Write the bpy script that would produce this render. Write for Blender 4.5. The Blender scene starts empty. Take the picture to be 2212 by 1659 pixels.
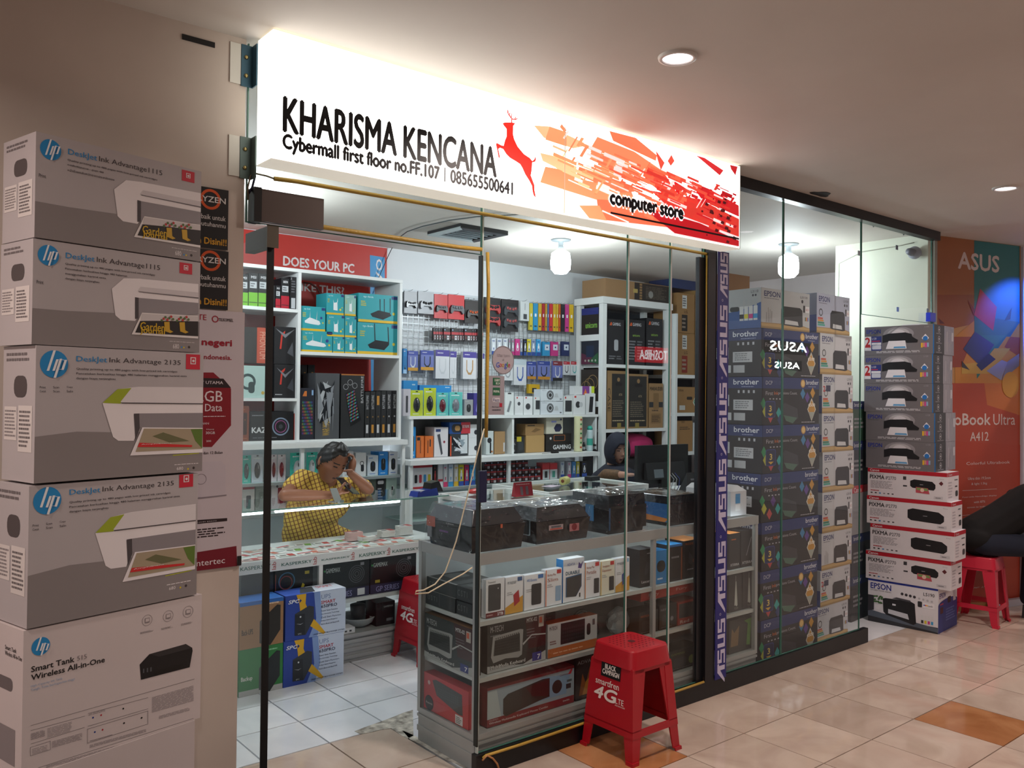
import bpy, bmesh, math, random
from mathutils import Vector, Matrix
random.seed(7)
PI = math.pi
scene = bpy.context.scene
COL = scene.collection
# ------------------------------------------------ camera (solved from the tile grid, heights in metres)
IW, IH, FPX = 2212, 1659, 1833.97
yaw, pitch, roll = 0.685537, 0.0116497, 0.0103594
CAM = Vector((-1.728, -3.62773, 1.50879))
fw = Vector((math.sin(yaw)*math.cos(pitch), math.cos(yaw)*math.cos(pitch), math.sin(pitch)))
r0 = fw.cross(Vector((0, 0, 1))).normalized(); u0 = r0.cross(fw)
RT = r0*math.cos(roll)+u0*math.sin(roll); UP = u0*math.cos(roll)-r0*math.sin(roll)
cd = bpy.data.cameras.new('camera'); cam = bpy.data.objects.new('camera', cd); COL.objects.link(cam)
M4 = Matrix((RT, UP, -fw)).transposed().to_4x4(); M4.translation = CAM
cam.matrix_world = M4
cd.sensor_width = 36; cd.lens = FPX/IW*36; cd.clip_start = 0.05
scene.camera = cam
def at(px, py, X=None, Y=None, Z=None):
    """the point of the room on a plane X, Y or Z = const that a pixel of the photograph shows"""
    d = fw+RT*((px-IW/2)/FPX)-UP*((py-IH/2)/FPX)
    if X is not None: t = (X-CAM.x)/d.x
    elif Y is not None: t = (Y-CAM.y)/d.y
    else: t = (Z-CAM.z)/d.z
    return CAM+d*t
# ------------------------------------------------ world, lights, exposure
w = bpy.data.worlds.new('world'); scene.world = w; w.use_nodes = True
bg = w.node_tree.nodes['Background']; bg.inputs[0].default_value = (1.0, 0.86, 0.84, 1); bg.inputs[1].default_value = 0.55
scene.view_settings.view_transform = 'Standard'; scene.view_settings.look = 'None'
scene.view_settings.exposure = 0.0; scene.view_settings.gamma = 1.0
def light(name, kind, loc, power, color=(1, 1, 1), size=0.1, rot=(0, 0, 0), size_y=None, spread=None):
    l = bpy.data.lights.new(name, kind); l.energy = power; l.color = color
    if kind == 'AREA':
        l.shape = 'DISK' if size_y is None else 'RECTANGLE'; l.size = size
        if size_y is not None: l.size_y = size_y
        if spread: l.spread = spread
    elif kind == 'POINT': l.shadow_soft_size = size
    o = bpy.data.objects.new(name, l); o.location = loc; o.rotation_euler = rot; COL.objects.link(o); return o
WARM = (1.0, 0.84, 0.76)
for x in (0.49, 3.22, -2.24, 5.95, -4.97):                       # corridor downlights, two of them in view
    light('downlight_lamp', 'AREA', (x, -1.77, 2.628), 19, WARM, 0.11, spread=2.7)
for x in (-2.2, 0.5, 3.2, 5.9, -4.9):                           # their second row, over the far side of the corridor
    light('downlight_lamp', 'AREA', (x, -4.6, 2.628), 19, WARM, 0.11, spread=2.7)
COOL = (0.86, 0.96, 1.0)
light('bulb_lamp', 'POINT', (2.50, 0.99, 2.36), 42, COOL, 0.07)
light('bulb_lamp', 'POINT', (3.87, -0.03, 2.36), 22, COOL, 0.07)
light('bulb_lamp', 'POINT', (0.15, 1.0, 2.40), 30, COOL, 0.07)
_b = light('blue_spot', 'SPOT', (5.32, -1.62, 2.42), 60, (0.01, 0.12, 1.0), 0.05); _b.data.spot_size = .95; _b.data.spot_blend = .8; _b.rotation_euler = (Vector((5.13, -1.12, 2.15))-_b.location).to_track_quat('-Z', 'Y').to_euler()
# ------------------------------------------------ materials
def lin(h):
    if not isinstance(h, str): return h
    v = [int(h[i:i+2], 16)/255 for i in (0, 2, 4)]
    return tuple((c/12.92 if c <= .04045 else ((c+.055)/1.055)**2.4) for c in v)+(1,)
MATS = {}
def mat(c, rough=.5, metal=0, emit=0, bump=0, bscale=60, vary=.05, vscale=6, spec=.5, coat=0):
    if isinstance(c, bpy.types.Material): return c
    key = (c, rough, metal, emit, bump, vary, spec, coat)
    if key in MATS: return MATS[key]
    m = bpy.data.materials.new('m_'+str(c)); m.use_nodes = True; nt = m.node_tree; b = nt.nodes['Principled BSDF']
    L = lin(c)
    tc = nt.nodes.new('ShaderNodeTexCoord')
    if emit:
        b.inputs['Base Color'].default_value = L
        b.inputs['Emission Color'].default_value = L; b.inputs['Emission Strength'].default_value = emit
    else:
        n = nt.nodes.new('ShaderNodeTexNoise'); n.inputs['Scale'].default_value = vscale; n.inputs['Detail'].default_value = 3
        mx = nt.nodes.new('ShaderNodeMix'); mx.data_type = 'RGBA'
        mx.inputs[6].default_value = tuple(max(0, x*(1-vary)) for x in L[:3])+(1,)
        mx.inputs[7].default_value = tuple(min(1, x*(1+vary)) for x in L[:3])+(1,)
        nt.links.new(tc.outputs['Object'], n.inputs['Vector']); nt.links.new(n.outputs['Fac'], mx.inputs[0])
        nt.links.new(mx.outputs[2], b.inputs['Base Color'])
    b.inputs['Roughness'].default_value = rough; b.inputs['Metallic'].default_value = metal
    b.inputs['Specular IOR Level'].default_value = spec; b.inputs['Coat Weight'].default_value = coat
    b.inputs['Coat Roughness'].default_value = .08
    if bump:
        n2 = nt.nodes.new('ShaderNodeTexNoise'); n2.inputs['Scale'].default_value = bscale; n2.inputs['Detail'].default_value = 4
        bp = nt.nodes.new('ShaderNodeBump'); bp.inputs['Strength'].default_value = bump; bp.inputs['Distance'].default_value = .01
        nt.links.new(tc.outputs['Object'], n2.inputs['Vector']); nt.links.new(n2.outputs['Fac'], bp.inputs['Height'])
        nt.links.new(bp.outputs[0], b.inputs['Normal'])
    MATS[key] = m; return m
def glass_mat(name, tint, base=.035, bump=0, rough=0.0, edge=1.0, haze=0.0):
    m = bpy.data.materials.new(name); m.use_nodes = True; nt = m.node_tree; N = nt.nodes.new
    for n in list(nt.nodes): nt.nodes.remove(n)
    out = N('ShaderNodeOutputMaterial'); tr = N('ShaderNodeBsdfTransparent'); gl = N('ShaderNodeBsdfGlossy'); mx = N('ShaderNodeMixShader')
    tr.inputs[0].default_value = tint+(1,); gl.inputs['Roughness'].default_value = rough; gl.inputs[0].default_value = (1, 1, 1, 1)
    lw = N('ShaderNodeLayerWeight'); lw.inputs[0].default_value = .5
    pw = N('ShaderNodeMath'); pw.operation = 'POWER'; pw.inputs[1].default_value = 4
    ma = N('ShaderNodeMath'); ma.operation = 'MULTIPLY_ADD'; ma.inputs[1].default_value = .6*edge; ma.inputs[2].default_value = base
    nt.links.new(lw.outputs['Facing'], pw.inputs[0]); nt.links.new(pw.outputs[0], ma.inputs[0]); nt.links.new(ma.outputs[0], mx.inputs[0])
    nt.links.new(tr.outputs[0], mx.inputs[1]); nt.links.new(gl.outputs[0], mx.inputs[2])
    last = mx
    if haze:
        tcg = N('ShaderNodeTexCoord'); nz = N('ShaderNodeTexNoise'); nz.inputs['Scale'].default_value = 3.5; nz.inputs['Detail'].default_value = 6
        rp = N('ShaderNodeMapRange'); rp.inputs[1].default_value = .45; rp.inputs[2].default_value = .8; rp.inputs[3].default_value = haze*.3; rp.inputs[4].default_value = haze*2.2
        df = N('ShaderNodeBsdfDiffuse'); df.inputs[0].default_value = (.75, .8, .8, 1); m2 = N('ShaderNodeMixShader')
        nt.links.new(tcg.outputs['Object'], nz.inputs['Vector']); nt.links.new(nz.outputs['Fac'], rp.inputs[0]); nt.links.new(rp.outputs[0], m2.inputs[0])
        nt.links.new(mx.outputs[0], m2.inputs[1]); nt.links.new(df.outputs[0], m2.inputs[2]); last = m2
    if bump:
        tc = N('ShaderNodeTexCoord'); n = N('ShaderNodeTexNoise'); n.inputs['Scale'].default_value = 9; n.inputs['Detail'].default_value = 2
        n.inputs['Distortion'].default_value = 1.5
        bp = N('ShaderNodeBump'); bp.inputs['Strength'].default_value = bump; bp.inputs['Distance'].default_value = .05
        nt.links.new(tc.outputs['Object'], n.inputs['Vector']); nt.links.new(n.outputs['Fac'], bp.inputs['Height']); nt.links.new(bp.outputs[0], gl.inputs['Normal'])
    nt.links.new(last.outputs[0], out.inputs[0]); return m
GLASS = glass_mat('shop_glass', (.93, .965, .955), .024, haze=.004)
CGLASS = glass_mat('counter_glass', (.95, .98, .965), .022)
GEDGE = mat('3f6f62', .2)
WRAP = glass_mat('plastic_wrap', (.97, .97, .98), .035, bump=.4, rough=.04)
BLISTER = glass_mat('clear_blister', (.96, .96, .97), .06, bump=.3, rough=.1)
ALU = mat('a3a6a6', .4, .25, vary=.06)
WHITE = mat('dfe2e2', .5)
BLACK = mat('101012', .45)
def wall_mat(name, c, c2, scale, rough=.6, bump=.08, dirt=None):
    m = bpy.data.materials.new(name); m.use_nodes = True; nt = m.node_tree; b = nt.nodes['Principled BSDF']
    tc = nt.nodes.new('ShaderNodeTexCoord'); n = nt.nodes.new('ShaderNodeTexNoise'); n.inputs['Scale'].default_value = scale; n.inputs['Detail'].default_value = 7
    r = nt.nodes.new('ShaderNodeValToRGB'); r.color_ramp.elements[0].color = lin(c2); r.color_ramp.elements[1].color = lin(c)
    r.color_ramp.elements[0].position = .3; r.color_ramp.elements[1].position = .7
    nt.links.new(tc.outputs['Object'], n.inputs['Vector']); nt.links.new(n.outputs['Fac'], r.inputs[0]); nt.links.new(r.outputs[0], b.inputs['Base Color'])
    n2 = nt.nodes.new('ShaderNodeTexNoise'); n2.inputs['Scale'].default_value = 5; n2.inputs['Detail'].default_value = 6
    bp = nt.nodes.new('ShaderNodeBump'); bp.inputs['Strength'].default_value = bump; bp.inputs['Distance'].default_value = .02
    nt.links.new(tc.outputs['Object'], n2.inputs['Vector']); nt.links.new(n2.outputs['Fac'], bp.inputs['Height']); nt.links.new(bp.outputs[0], b.inputs['Normal'])
    b.inputs['Roughness'].default_value = rough; return m
def marble(name, cols, rough, scale=3.0, rand=.08):
    m = bpy.data.materials.new(name); m.use_nodes = True; nt = m.node_tree; b = nt.nodes['Principled BSDF']; N = nt.nodes.new
    tc = N('ShaderNodeTexCoord'); oi = N('ShaderNodeObjectInfo'); ad = N('ShaderNodeVectorMath'); ad.operation = 'ADD'
    mu = N('ShaderNodeVectorMath'); mu.operation = 'SCALE'; mu.inputs['Scale'].default_value = 40
    cb = N('ShaderNodeCombineXYZ'); nt.links.new(oi.outputs['Random'], cb.inputs[0]); nt.links.new(oi.outputs['Random'], cb.inputs[1])
    nt.links.new(cb.outputs[0], mu.inputs[0]); nt.links.new(tc.outputs['Object'], ad.inputs[0]); nt.links.new(mu.outputs[0], ad.inputs[1])
    n = N('ShaderNodeTexNoise'); n.inputs['Scale'].default_value = scale; n.inputs['Detail'].default_value = 6; n.inputs['Distortion'].default_value = 1.2
    r = N('ShaderNodeValToRGB'); r.color_ramp.elements[0].position = .32; r.color_ramp.elements[1].position = .68
    r.color_ramp.elements[0].color = lin(cols[0]); r.color_ramp.elements[1].color = lin(cols[1])
    hs = N('ShaderNodeHueSaturation'); mr = N('ShaderNodeMapRange'); mr.inputs[3].default_value = 1-rand; mr.inputs[4].default_value = 1+rand*.5
    nt.links.new(oi.outputs['Random'], mr.inputs[0]); nt.links.new(mr.outputs[0], hs.inputs['Value'])
    nt.links.new(ad.outputs[0], n.inputs['Vector']); nt.links.new(n.outputs['Fac'], r.inputs[0]); nt.links.new(r.outputs[0], hs.inputs['Color'])
    nt.links.new(hs.outputs[0], b.inputs['Base Color']); b.inputs['Roughness'].default_value = rough
    return m
# ------------------------------------------------ mesh building
TXT = {}
def text_mesh(s, bold):
    bold = 0; k = (s, bold)
    if k in TXT: return TXT[k]
    cu = bpy.data.curves.new('t', 'FONT'); cu.body = s; cu.resolution_u = 4 if s in ('KHARISMA KENCANA', 'computer store', '4G', 'Cybermall first floor no.FF.107', '085655500641') else 2
    o = bpy.data.objects.new('t', cu); me = bpy.data.meshes.new_from_object(o)
    vs = [(v.co.x, v.co.y) for v in me.vertices]; fs = [tuple(p.vertices) for p in me.polygons]
    bpy.data.objects.remove(o); bpy.data.meshes.remove(me); bpy.data.curves.remove(cu)
    if not vs: vs, fs = [(0, 0), (1, 0), (0, 1)], []
    x0 = min(v[0] for v in vs); x1 = max(v[0] for v in vs); y0 = min(v[1] for v in vs); y1 = max(v[1] for v in vs)
    vs = [((v[0]-x0)/(x1-x0 or 1), (v[1]-y0)/(y1-y0 or 1)) for v in vs]
    TXT[k] = (vs, fs); return TXT[k]
class MB:
    def __init__(s): s.v = []; s.f = []; s.m = []; s.ms = []; s.sm = []
    def mi(s, m):
        m = mat(m)
        if m not in s.ms: s.ms.append(m)
        return s.ms.index(m)
    def add(s, vs, fs, m, smooth=False):
        b = len(s.v); k = s.mi(m); s.v += [Vector(p) for p in vs]
        for f in fs: s.f.append([b+i for i in f]); s.m.append(k); s.sm.append(smooth)
        return s
    def box(s, x0, y0, z0, x1, y1, z1, m):
        vs = [(x0, y0, z0), (x1, y0, z0), (x1, y1, z0), (x0, y1, z0), (x0, y0, z1), (x1, y0, z1), (x1, y1, z1), (x0, y1, z1)]
        return s.add(vs, [(0, 3, 2, 1), (4, 5, 6, 7), (0, 1, 5, 4), (1, 2, 6, 5), (2, 3, 7, 6), (3, 0, 4, 7)], m)
    def hexa(s, bot, top, m):          # any 8 corners, both rings anticlockwise from above
        return s.add(list(bot)+list(top), [(0, 3, 2, 1), (4, 5, 6, 7), (0, 1, 5, 4), (1, 2, 6, 5), (2, 3, 7, 6), (3, 0, 4, 7)], m)
    def slab(s, pts, thick, m, mside=None):   # polygon pts (3d, seen anticlockwise from outside) given thickness inward
        pts = [Vector(p) for p in pts]; n = (pts[1]-pts[0]).cross(pts[-1]-pts[0]).normalized(); q = [p-n*thick for p in pts]; k = len(pts)
        s.add(pts, [tuple(range(k))], m); s.add(q, [tuple(reversed(range(k)))], mside or m)
        for i in range(k): j = (i+1) % k; s.add([pts[i], q[i], q[j], pts[j]], [(0, 1, 2, 3)], mside or m)
        return s
    def tube(s, pts, r, m, n=6, closed=False):
        pts = [Vector(p) for p in pts]; K = len(pts); vs = []; prev = None
        for i, p in enumerate(pts):
            a = pts[i-1] if (i or closed) else p; b = pts[(i+1) % K] if (i < K-1 or closed) else p
            t = (b-a).normalized()
            if prev is None: nn = t.orthogonal().normalized()
            else: nn = (prev-t*prev.dot(t)); nn = nn.normalized() if nn.length > 1e-6 else t.orthogonal().normalized()
            prev = nn; bb = t.cross(nn); rr = r[i] if isinstance(r, (list, tuple)) else r
            for k in range(n): a_ = 2*PI*k/n; vs.append(p+(nn*math.cos(a_)+bb*math.sin(a_))*rr)
        fs = []
        for i in range(K if closed else K-1):
            j = (i+1) % K
            for k in range(n): l = (k+1) % n; fs.append((i*n+k, i*n+l, j*n+l, j*n+k))
        if not closed: fs += [tuple(reversed(range(n))), tuple((K-1)*n+k for k in range(n))]
        return s.add(vs, fs, m, True)
    def lathe(s, prof, c, m, n=16, axis='Z', caps=True):
        vs = []
        for r, h in prof:
            for k in range(n):
                a = 2*PI*k/n; p = (r*math.cos(a), r*math.sin(a), h)
                if axis == 'X': p = (h, p[0], p[1])
                if axis == 'Y': p = (p[0], -h, p[1])
                vs.append((c[0]+p[0], c[1]+p[1], c[2]+p[2]))
        fs = []
        for i in range(len(prof)-1):
            for k in range(n): l = (k+1) % n; fs.append((i*n+k, i*n+l, (i+1)*n+l, (i+1)*n+k))
        if caps: fs += [tuple(reversed(range(n))), tuple((len(prof)-1)*n+k for k in range(n))]
        return s.add(vs, fs, m, True)
    def build(s, name, parent=None, loc=(0, 0, 0), rz=0, bevel=0):
        me = bpy.data.meshes.new(name); me.from_pydata([tuple(v) for v in s.v], [], s.f)
        for m in s.ms: me.materials.append(m)
        me.polygons.foreach_set('material_index', s.m); me.polygons.foreach_set('use_smooth', s.sm); me.update()
        o = bpy.data.objects.new(name, me); COL.objects.link(o); o.location = loc; o.rotation_euler = (0, 0, rz)
        if parent: o.parent = parent
        if bevel:
            md = o.modifiers.new('b', 'BEVEL'); md.width = bevel; md.segments = 2; md.limit_method = 'ANGLE'
        return o
class Face:
    """flat print on one face of a body: u to the right, v up, both 0..1"""
    def __init__(s, mb, O, U, V):
        s.mb = mb; s.O = Vector(O); s.U = Vector(U); s.V = Vector(V); s.N = s.U.cross(s.V).normalized(); s.used = []
    def lay(s, u0, v0, u1, v1):
        k = 1+max([l for a, b, c, d, l in s.used if a < u1 and c > u0 and b < v1 and d > v0] or [0])
        s.used.append((u0, v0, u1, v1, k)); return s.N*(.0003*k+.0003)
    def P(s, u, v, o): return s.O+s.U*u+s.V*v+o
    def p(s, pts, c):
        us = [a for a, b in pts]; vs = [b for a, b in pts]; o = s.lay(min(us), min(vs), max(us), max(vs))
        s.mb.add([s.P(u, v, o) for u, v in pts], [tuple(range(len(pts)))], c); return s
    def r(s, u0, v0, u1, v1, c): return s.p([(u0, v0), (u1, v0), (u1, v1), (u0, v1)], c)
    def c(s, u, v, r, c, n=20, ry=None):
        k = s.U.length/s.V.length; ry = ry or r*k
        return s.p([(u+r*math.cos(2*PI*i/n), v+ry*math.sin(2*PI*i/n)) for i in range(n)], c)
    def rr(s, u0, v0, u1, v1, c, q=.3):       # rounded rectangle; q = corner size / shorter side
        W, H = (u1-u0)*s.U.length, (v1-v0)*s.V.length; rad = min(W, H)*q; a, b = rad/s.U.length, rad/s.V.length; pts = []
        for cx, cy, st in ((u1-a, v1-b, 0), (u0+a, v1-b, 90), (u0+a, v0+b, 180), (u1-a, v0+b, 270)):
            for i in range(4): t = math.radians(st+i*30); pts.append((cx+a*math.cos(t), cy+b*math.sin(t)))
        return s.p(pts, c)
    def ring(s, u, v, r, w, c, n=24):
        k = s.U.length/s.V.length; o = s.lay(u-r, v-r*k, u+r, v+r*k); vs = []
        for i in range(n):
            a = 2*PI*i/n
            for q in (r, r-w): vs.append(s.P(u+q*math.cos(a), v+q*k*math.sin(a), o))
        s.mb.add(vs, [(2*i, (2*i+2) % (2*n), (2*i+3) % (2*n), 2*i+1) for i in range(n)], c); return s
    def t(s, txt, u0, v0, u1, v1, c, bold=0.0, rot=0, shear=0):
        """lettering filling the box; rot 90 reads upward"""
        o = s.lay(min(u0, u1), min(v0, v1), max(u0, u1), max(v0, v1)); vs, fs = text_mesh(txt, bold)
        out = []
        for a, b in vs:
            if shear: a = a+shear*b
            if rot == 90: a, b = 1-b, a
            elif rot == -90: a, b = b, 1-a
            out.append(s.P(u0+(u1-u0)*a, v0+(v1-v0)*b, o))
        s.mb.add(out, fs, c)
        if bold and not rot:
            e = abs(v1-v0)*s.V.length*bold*.9
            for i, (a, b) in enumerate(((e, 0), (-e, 0))+(((0, e), (0, -e)) if bold > .02 else ())): d = s.U.normalized()*a+s.V.normalized()*b+s.N*.00006*(i+1); s.mb.add([p+d for p in out], fs, c)
        return s
    def lines(s, u0, v0, u1, v1, n, c, fill=.5, ragged=.3):
        h = (v1-v0)/n; o = s.lay(u0, v0, u1, v1)
        for i in range(n):
            v = v1-h*(i+1)+h*(1-fill)/2; e = u1-(u1-u0)*ragged*random.random(); u = u0
            while u < e-.005:
                wl = (u1-u0)*random.uniform(.06, .2); ue = min(e, u+wl)
                s.mb.add([s.P(u, v, o), s.P(ue, v, o), s.P(ue, v+h*fill, o), s.P(u, v+h*fill, o)], [(0, 1, 2, 3)], c); u = ue+(u1-u0)*.025
        return s
ORD = 'first second third fourth fifth sixth seventh eighth ninth tenth eleventh twelfth thirteenth fourteenth fifteenth sixteenth seventeenth eighteenth'.split()
def tag(o, label, cat, group=None):
    o['label'] = label; o['category'] = cat
    if group: o['group'] = group
    return o
def struct(o): o['kind'] = 'structure'; return o
def empty(name, loc=(0, 0, 0), rz=0):
    o = bpy.data.objects.new(name, None); COL.objects.link(o); o.location = loc; o.rotation_euler = (0, 0, rz); o.empty_display_size = .1; return o
def copy_tree(o, parent=None):
    c = o.copy(); COL.objects.link(c)
    if parent: c.parent = parent
    for ch in list(o.children): copy_tree(ch, c)
    return c
def carton(name, w, d, h, body, front=None, left=None, top=None, side=None, right=None, bev=.0):
    """a carton whose base centre front edge is its origin: x right, y back, z up; prints are functions of a Face"""
    m = MB(); m.box(-w/2, 0, 0, w/2, d, h, body)
    F = lambda O, U, V: Face(m, O, U, V)
    if front: front(F((-w/2, 0, 0), (w, 0, 0), (0, 0, h)))
    if left: left(F((-w/2, d, 0), (0, -d, 0), (0, 0, h)))
    if right: right(F((w/2, 0, 0), (0, d, 0), (0, 0, h)))
    if top: top(F((-w/2, 0, h), (w, 0, 0), (0, d, 0)))
    return m
def pbox(name, label, cat, px0, py0, px1, py1, Y, d, body, front=None, left=None, top=None, z=None, group=None, rz=0, kids=None, gap=.002):
    """a carton standing where the photo shows it, its front on the plane Y"""
    ym = (py0+py1)/2; xm = (px0+px1)/2
    X0, X1 = at(px0, ym, Y=Y).x, at(px1, ym, Y=Y).x; Z1, Z0 = at(xm, py0, Y=Y).z, at(xm, py1, Y=Y).z
    if z is not None: Z0 = z
    wd = max(.004, X1-X0-gap); m = carton(name, wd, d, max(.01, Z1-Z0-.001), body, front, left, top)
    o = m.build(name, loc=((X0+X1)/2, Y, Z0+.0005), rz=rz); tag(o, label, cat, group)
    return o
# ================================================================ the setting
def sbox(name, x0, y0, z0, x1, y1, z1, m, parent=None):
    o = MB().box(x0, y0, z0, x1, y1, z1, m).build(name, parent)
    if not parent: struct(o)
    return o
CEILM = wall_mat('ceiling_paint', 'cfc8c0', 'c2bab2', 1.1, .7, .05)
WALLM = wall_mat('corridor_paint', 'd3c8bd', 'c3b6ab', 1.6, .6, .06)
SHOPW = wall_mat('shop_paint', 'd6d9dd', 'cbd0d4', 1.3, .6, .03)
BEIGE = marble('beige_floor_tile', ('b8a597', 'ccbcae'), .07)
AMBER = marble('amber_floor_tile', ('a06a42', 'bf8a60'), .1)
WTILE = marble('white_floor_tile', ('d6dbe2', 'e6e9ee'), .16)
floor = sbox('floor', -6, -7, -.3, 9, 2.4, -.0105, wall_mat('screed', '2a2522', '1a1614', 6, .9))
def slabm(m, s, nx=None):
    b = MB(); g = .0016 if m != WTILE else .0028; nx = nx or s
    b.hexa([(g, g, -.011), (nx-g, g, -.011), (nx-g, s-g, -.011), (g, s-g, -.011)], [(g+.001, g+.001, 0), (nx-g-.001, g+.001, 0), (nx-g-.001, s-g-.001, 0), (g+.001, s-g-.001, 0)], m)
    return b
T = .39
tile0 = slabm(BEIGE, T).build('floor_tile', floor, (-9, -9, -9))
amber = {(0, 0+0): 0}
first = True
for i in range(-5, 12):
    for j in range(1, 7):
        x, y = 1.895+T*i, -.95-T*j
        if x < -2.6: continue
        am = (i, j) in ((-3, 1), (1, 3))
        if first: t = tile0; first = False
        elif am: t = slabm(AMBER, T).build('floor_tile', floor); t['label'] = 'amber coloured floor tile'
        else: t = tile0.copy(); COL.objects.link(t)
        t.location = (x, y, 0)
# far floor beyond the tiles that can be told apart
o = MB().box(-5.9, -6.9, -.011, 8.9, -.95-T*6-.002, -.001, BEIGE).build('far_floor_tiles', floor); o['kind'] = 'stuff'
MB().box(1.895+T*12, -3.28, -.011, 8.9, 2, -.001, BEIGE).build('far_floor_tiles', floor)['kind'] = 'stuff'
# beige tiles of the doorway, white tiles of the shop
for (x0, x1) in ((-.667, -.39), (-.388, -.002), (0, .29)):
    for (y0, y1) in ((-.949, -.692), (-.69, -.302)):
        b = slabm(BEIGE, y1-y0, x1-x0).build('floor_tile', floor, (x0, y0, 0))
w0 = None
for i in range(-3, 5):
    for j in range(-1, 3):
        x, y = .3*i, .3*j
        if w0 is None: w0 = slabm(WTILE, .3).build('floor_tile', floor, (x, y, 0)); continue
        if x > .5 and y < 0: continue
        c = w0.copy(); COL.objects.link(c); c.location = (x, y, 0)
MB().box(-.9, .902, -.011, 4.2, 2.17, 0, WTILE).build('hidden_floor_tiles', floor)['kind'] = 'stuff'
MB().box(.602, -.949, -.011, 4.2, -.002, 0, WTILE).build('hidden_floor_tiles', floor)['kind'] = 'stuff'
MB().box(.302, -.949, -.011, .6, -.302, 0, WTILE).build('hidden_floor_tiles', floor)['kind'] = 'stuff'
MB().box(1.502, 0, -.011, 4.2, .9, 0, WTILE).build('hidden_floor_tiles', floor)['kind'] = 'stuff'
MB().box(4.2, -.94, -.011, 6.57, 2.17, 0, BEIGE).build('hidden_floor_tiles', floor)['kind'] = 'stuff'
# rough cement patch where the tiles are broken away beside the corner counter
cem = wall_mat('rough_cement', 'd8d2c6', '6e675f', 26, .95, .6)
def patch(pts, z=.0016):
    q = [at(a, b, Z=0) for a, b in pts]; MB().slab([(p.x, p.y, z) for p in q][::-1] if (q[1]-q[0]).cross(q[2]-q[0]).z < 0 else [(p.x, p.y, z) for p in q], .0014, cem).build('cement_patch', floor)
patch([(766, 1580), (792, 1570), (826, 1558), (850, 1549), (872, 1540), (892, 1534), (893, 1590), (880, 1596), (862, 1586), (845, 1574), (822, 1577), (800, 1583), (778, 1586)])
patch([(868, 1578), (892, 1588), (935, 1612), (975, 1634), (1012, 1650), (1010, 1664), (985, 1650), (962, 1642), (930, 1622), (905, 1607), (886, 1598)])
ceiling = sbox('ceiling', -6, -7, 2.65, 9, 2.4, 2.75, CEILM)
wl = sbox('wall_left', -6, -.95, 0, -.667, -.82, 2.65, WALLM)
MB().box(-.872, -.953, 2.595, -.77, -.951, 2.612, BLACK).build('ceiling_gap', wl)
for k in range(5):
    a = at(300+k*36, 16+k*9+random.uniform(-1, 1), Y=-.951); b = at(322+k*36, 23+k*9, Y=-.951)
    MB().tube([a, b], .0018, '6b6058', 4).build('crack', wl)
sbox('wall_west', -1.0, -.82, 0, -.86, 2.3, 2.65, SHOPW)
sbox('wall_back', -.86, 2.17, 0, 6.6, 2.3, 2.65, SHOPW)
sbox('wall_right', 4.215, -.90, 0, 4.30, -.21, 2.65, wall_mat('side_paint', 'd8dccb', 'ccd0bf', 2, .6))
sbox('wall_far', 5.45, -.21, 0, 5.55, 2.17, 2.65, wall_mat('far_paint', 'cfc4c4', 'c2b8b8', 2, .6))
sbox('wall_link', 4.30, -.26, 0, 5.45, -.2, 2.65, SHOPW)
sbox('wall_opposite', -6, -6.6, 0, 9, -6.5, 2.65, wall_mat('opposite_paint', '5a585c', '46444a', 2, .6))
# black metal frame of the shopfront
FR = mat('15161a', .4, .2)
sbox('trim_1', 1.705, -.985, 2.59, 4.215, -.93, 2.649, FR)                 # head
th = sbox('trim_2', .292, -.962, .001, 3.31, -.93, .088, FR)                # threshold
sbox('trim_3', 1.700, -.972, .089, 1.772, -.93, 2.589, FR)                 # post
sbox('trim_4', 4.175, -.965, .002, 4.214, -.935, 2.589, mat('8d8b80', .4, .4))
sbox('trim_5', 1.655, -.952, .089, 1.699, -.93, 2.20, mat('23252a', .35, .4))
# glass panes: big faces clear, cut edges green
def pane(name, x0, x1, z0, z1, y=-.945, t=.008):
    b = MB()
    b.add([(x0, y, z0), (x1, y, z0), (x1, y, z1), (x0, y, z1)], [(0, 1, 2, 3)], GLASS)
    for q in ((x0, x0+.004), (x1-.004, x1)): b.box(q[0], y-t/2, z0, q[1], y+t/2, z1, GEDGE)
    b.box(x0+.004, y-t/2, z0, x1-.004, y+t/2, z0+.003, GEDGE)
    return struct(b.build(name))
pane('window_1', -.66, .303, 2.058, 2.64)
pane('window_2', .307, 1.146, .09, 2.64)
pane('window_3', 1.149, 1.444, .09, 2.64)
pane('window_4', 1.447, 1.699, .09, 2.64)
pane('window_5', 1.773, 2.391, .09, 2.589)
pane('window_6', 2.394, 3.229, .09, 2.589)
pane('window_7', 3.232, 4.172, 2.02, 2.589)
sb = mat('c9ccc8', .35, .3)
for k, x in ((6, 1.1475), (7, 1.4455)):
    struct(MB().box(x-.004, -.951, .09, x+.004, -.9495, 2.3, sb).build('trim_%d' % k))
struct(MB().box(.303, -.951, .09, .309, -.938, 2.64, mat('b9c4bf', .3)).build('trim_8'))
struct(MB().box(.296, -.957, .12, .3025, -.935, 2.055, mat('0c1512', .5)).build('trim_9'))
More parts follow.
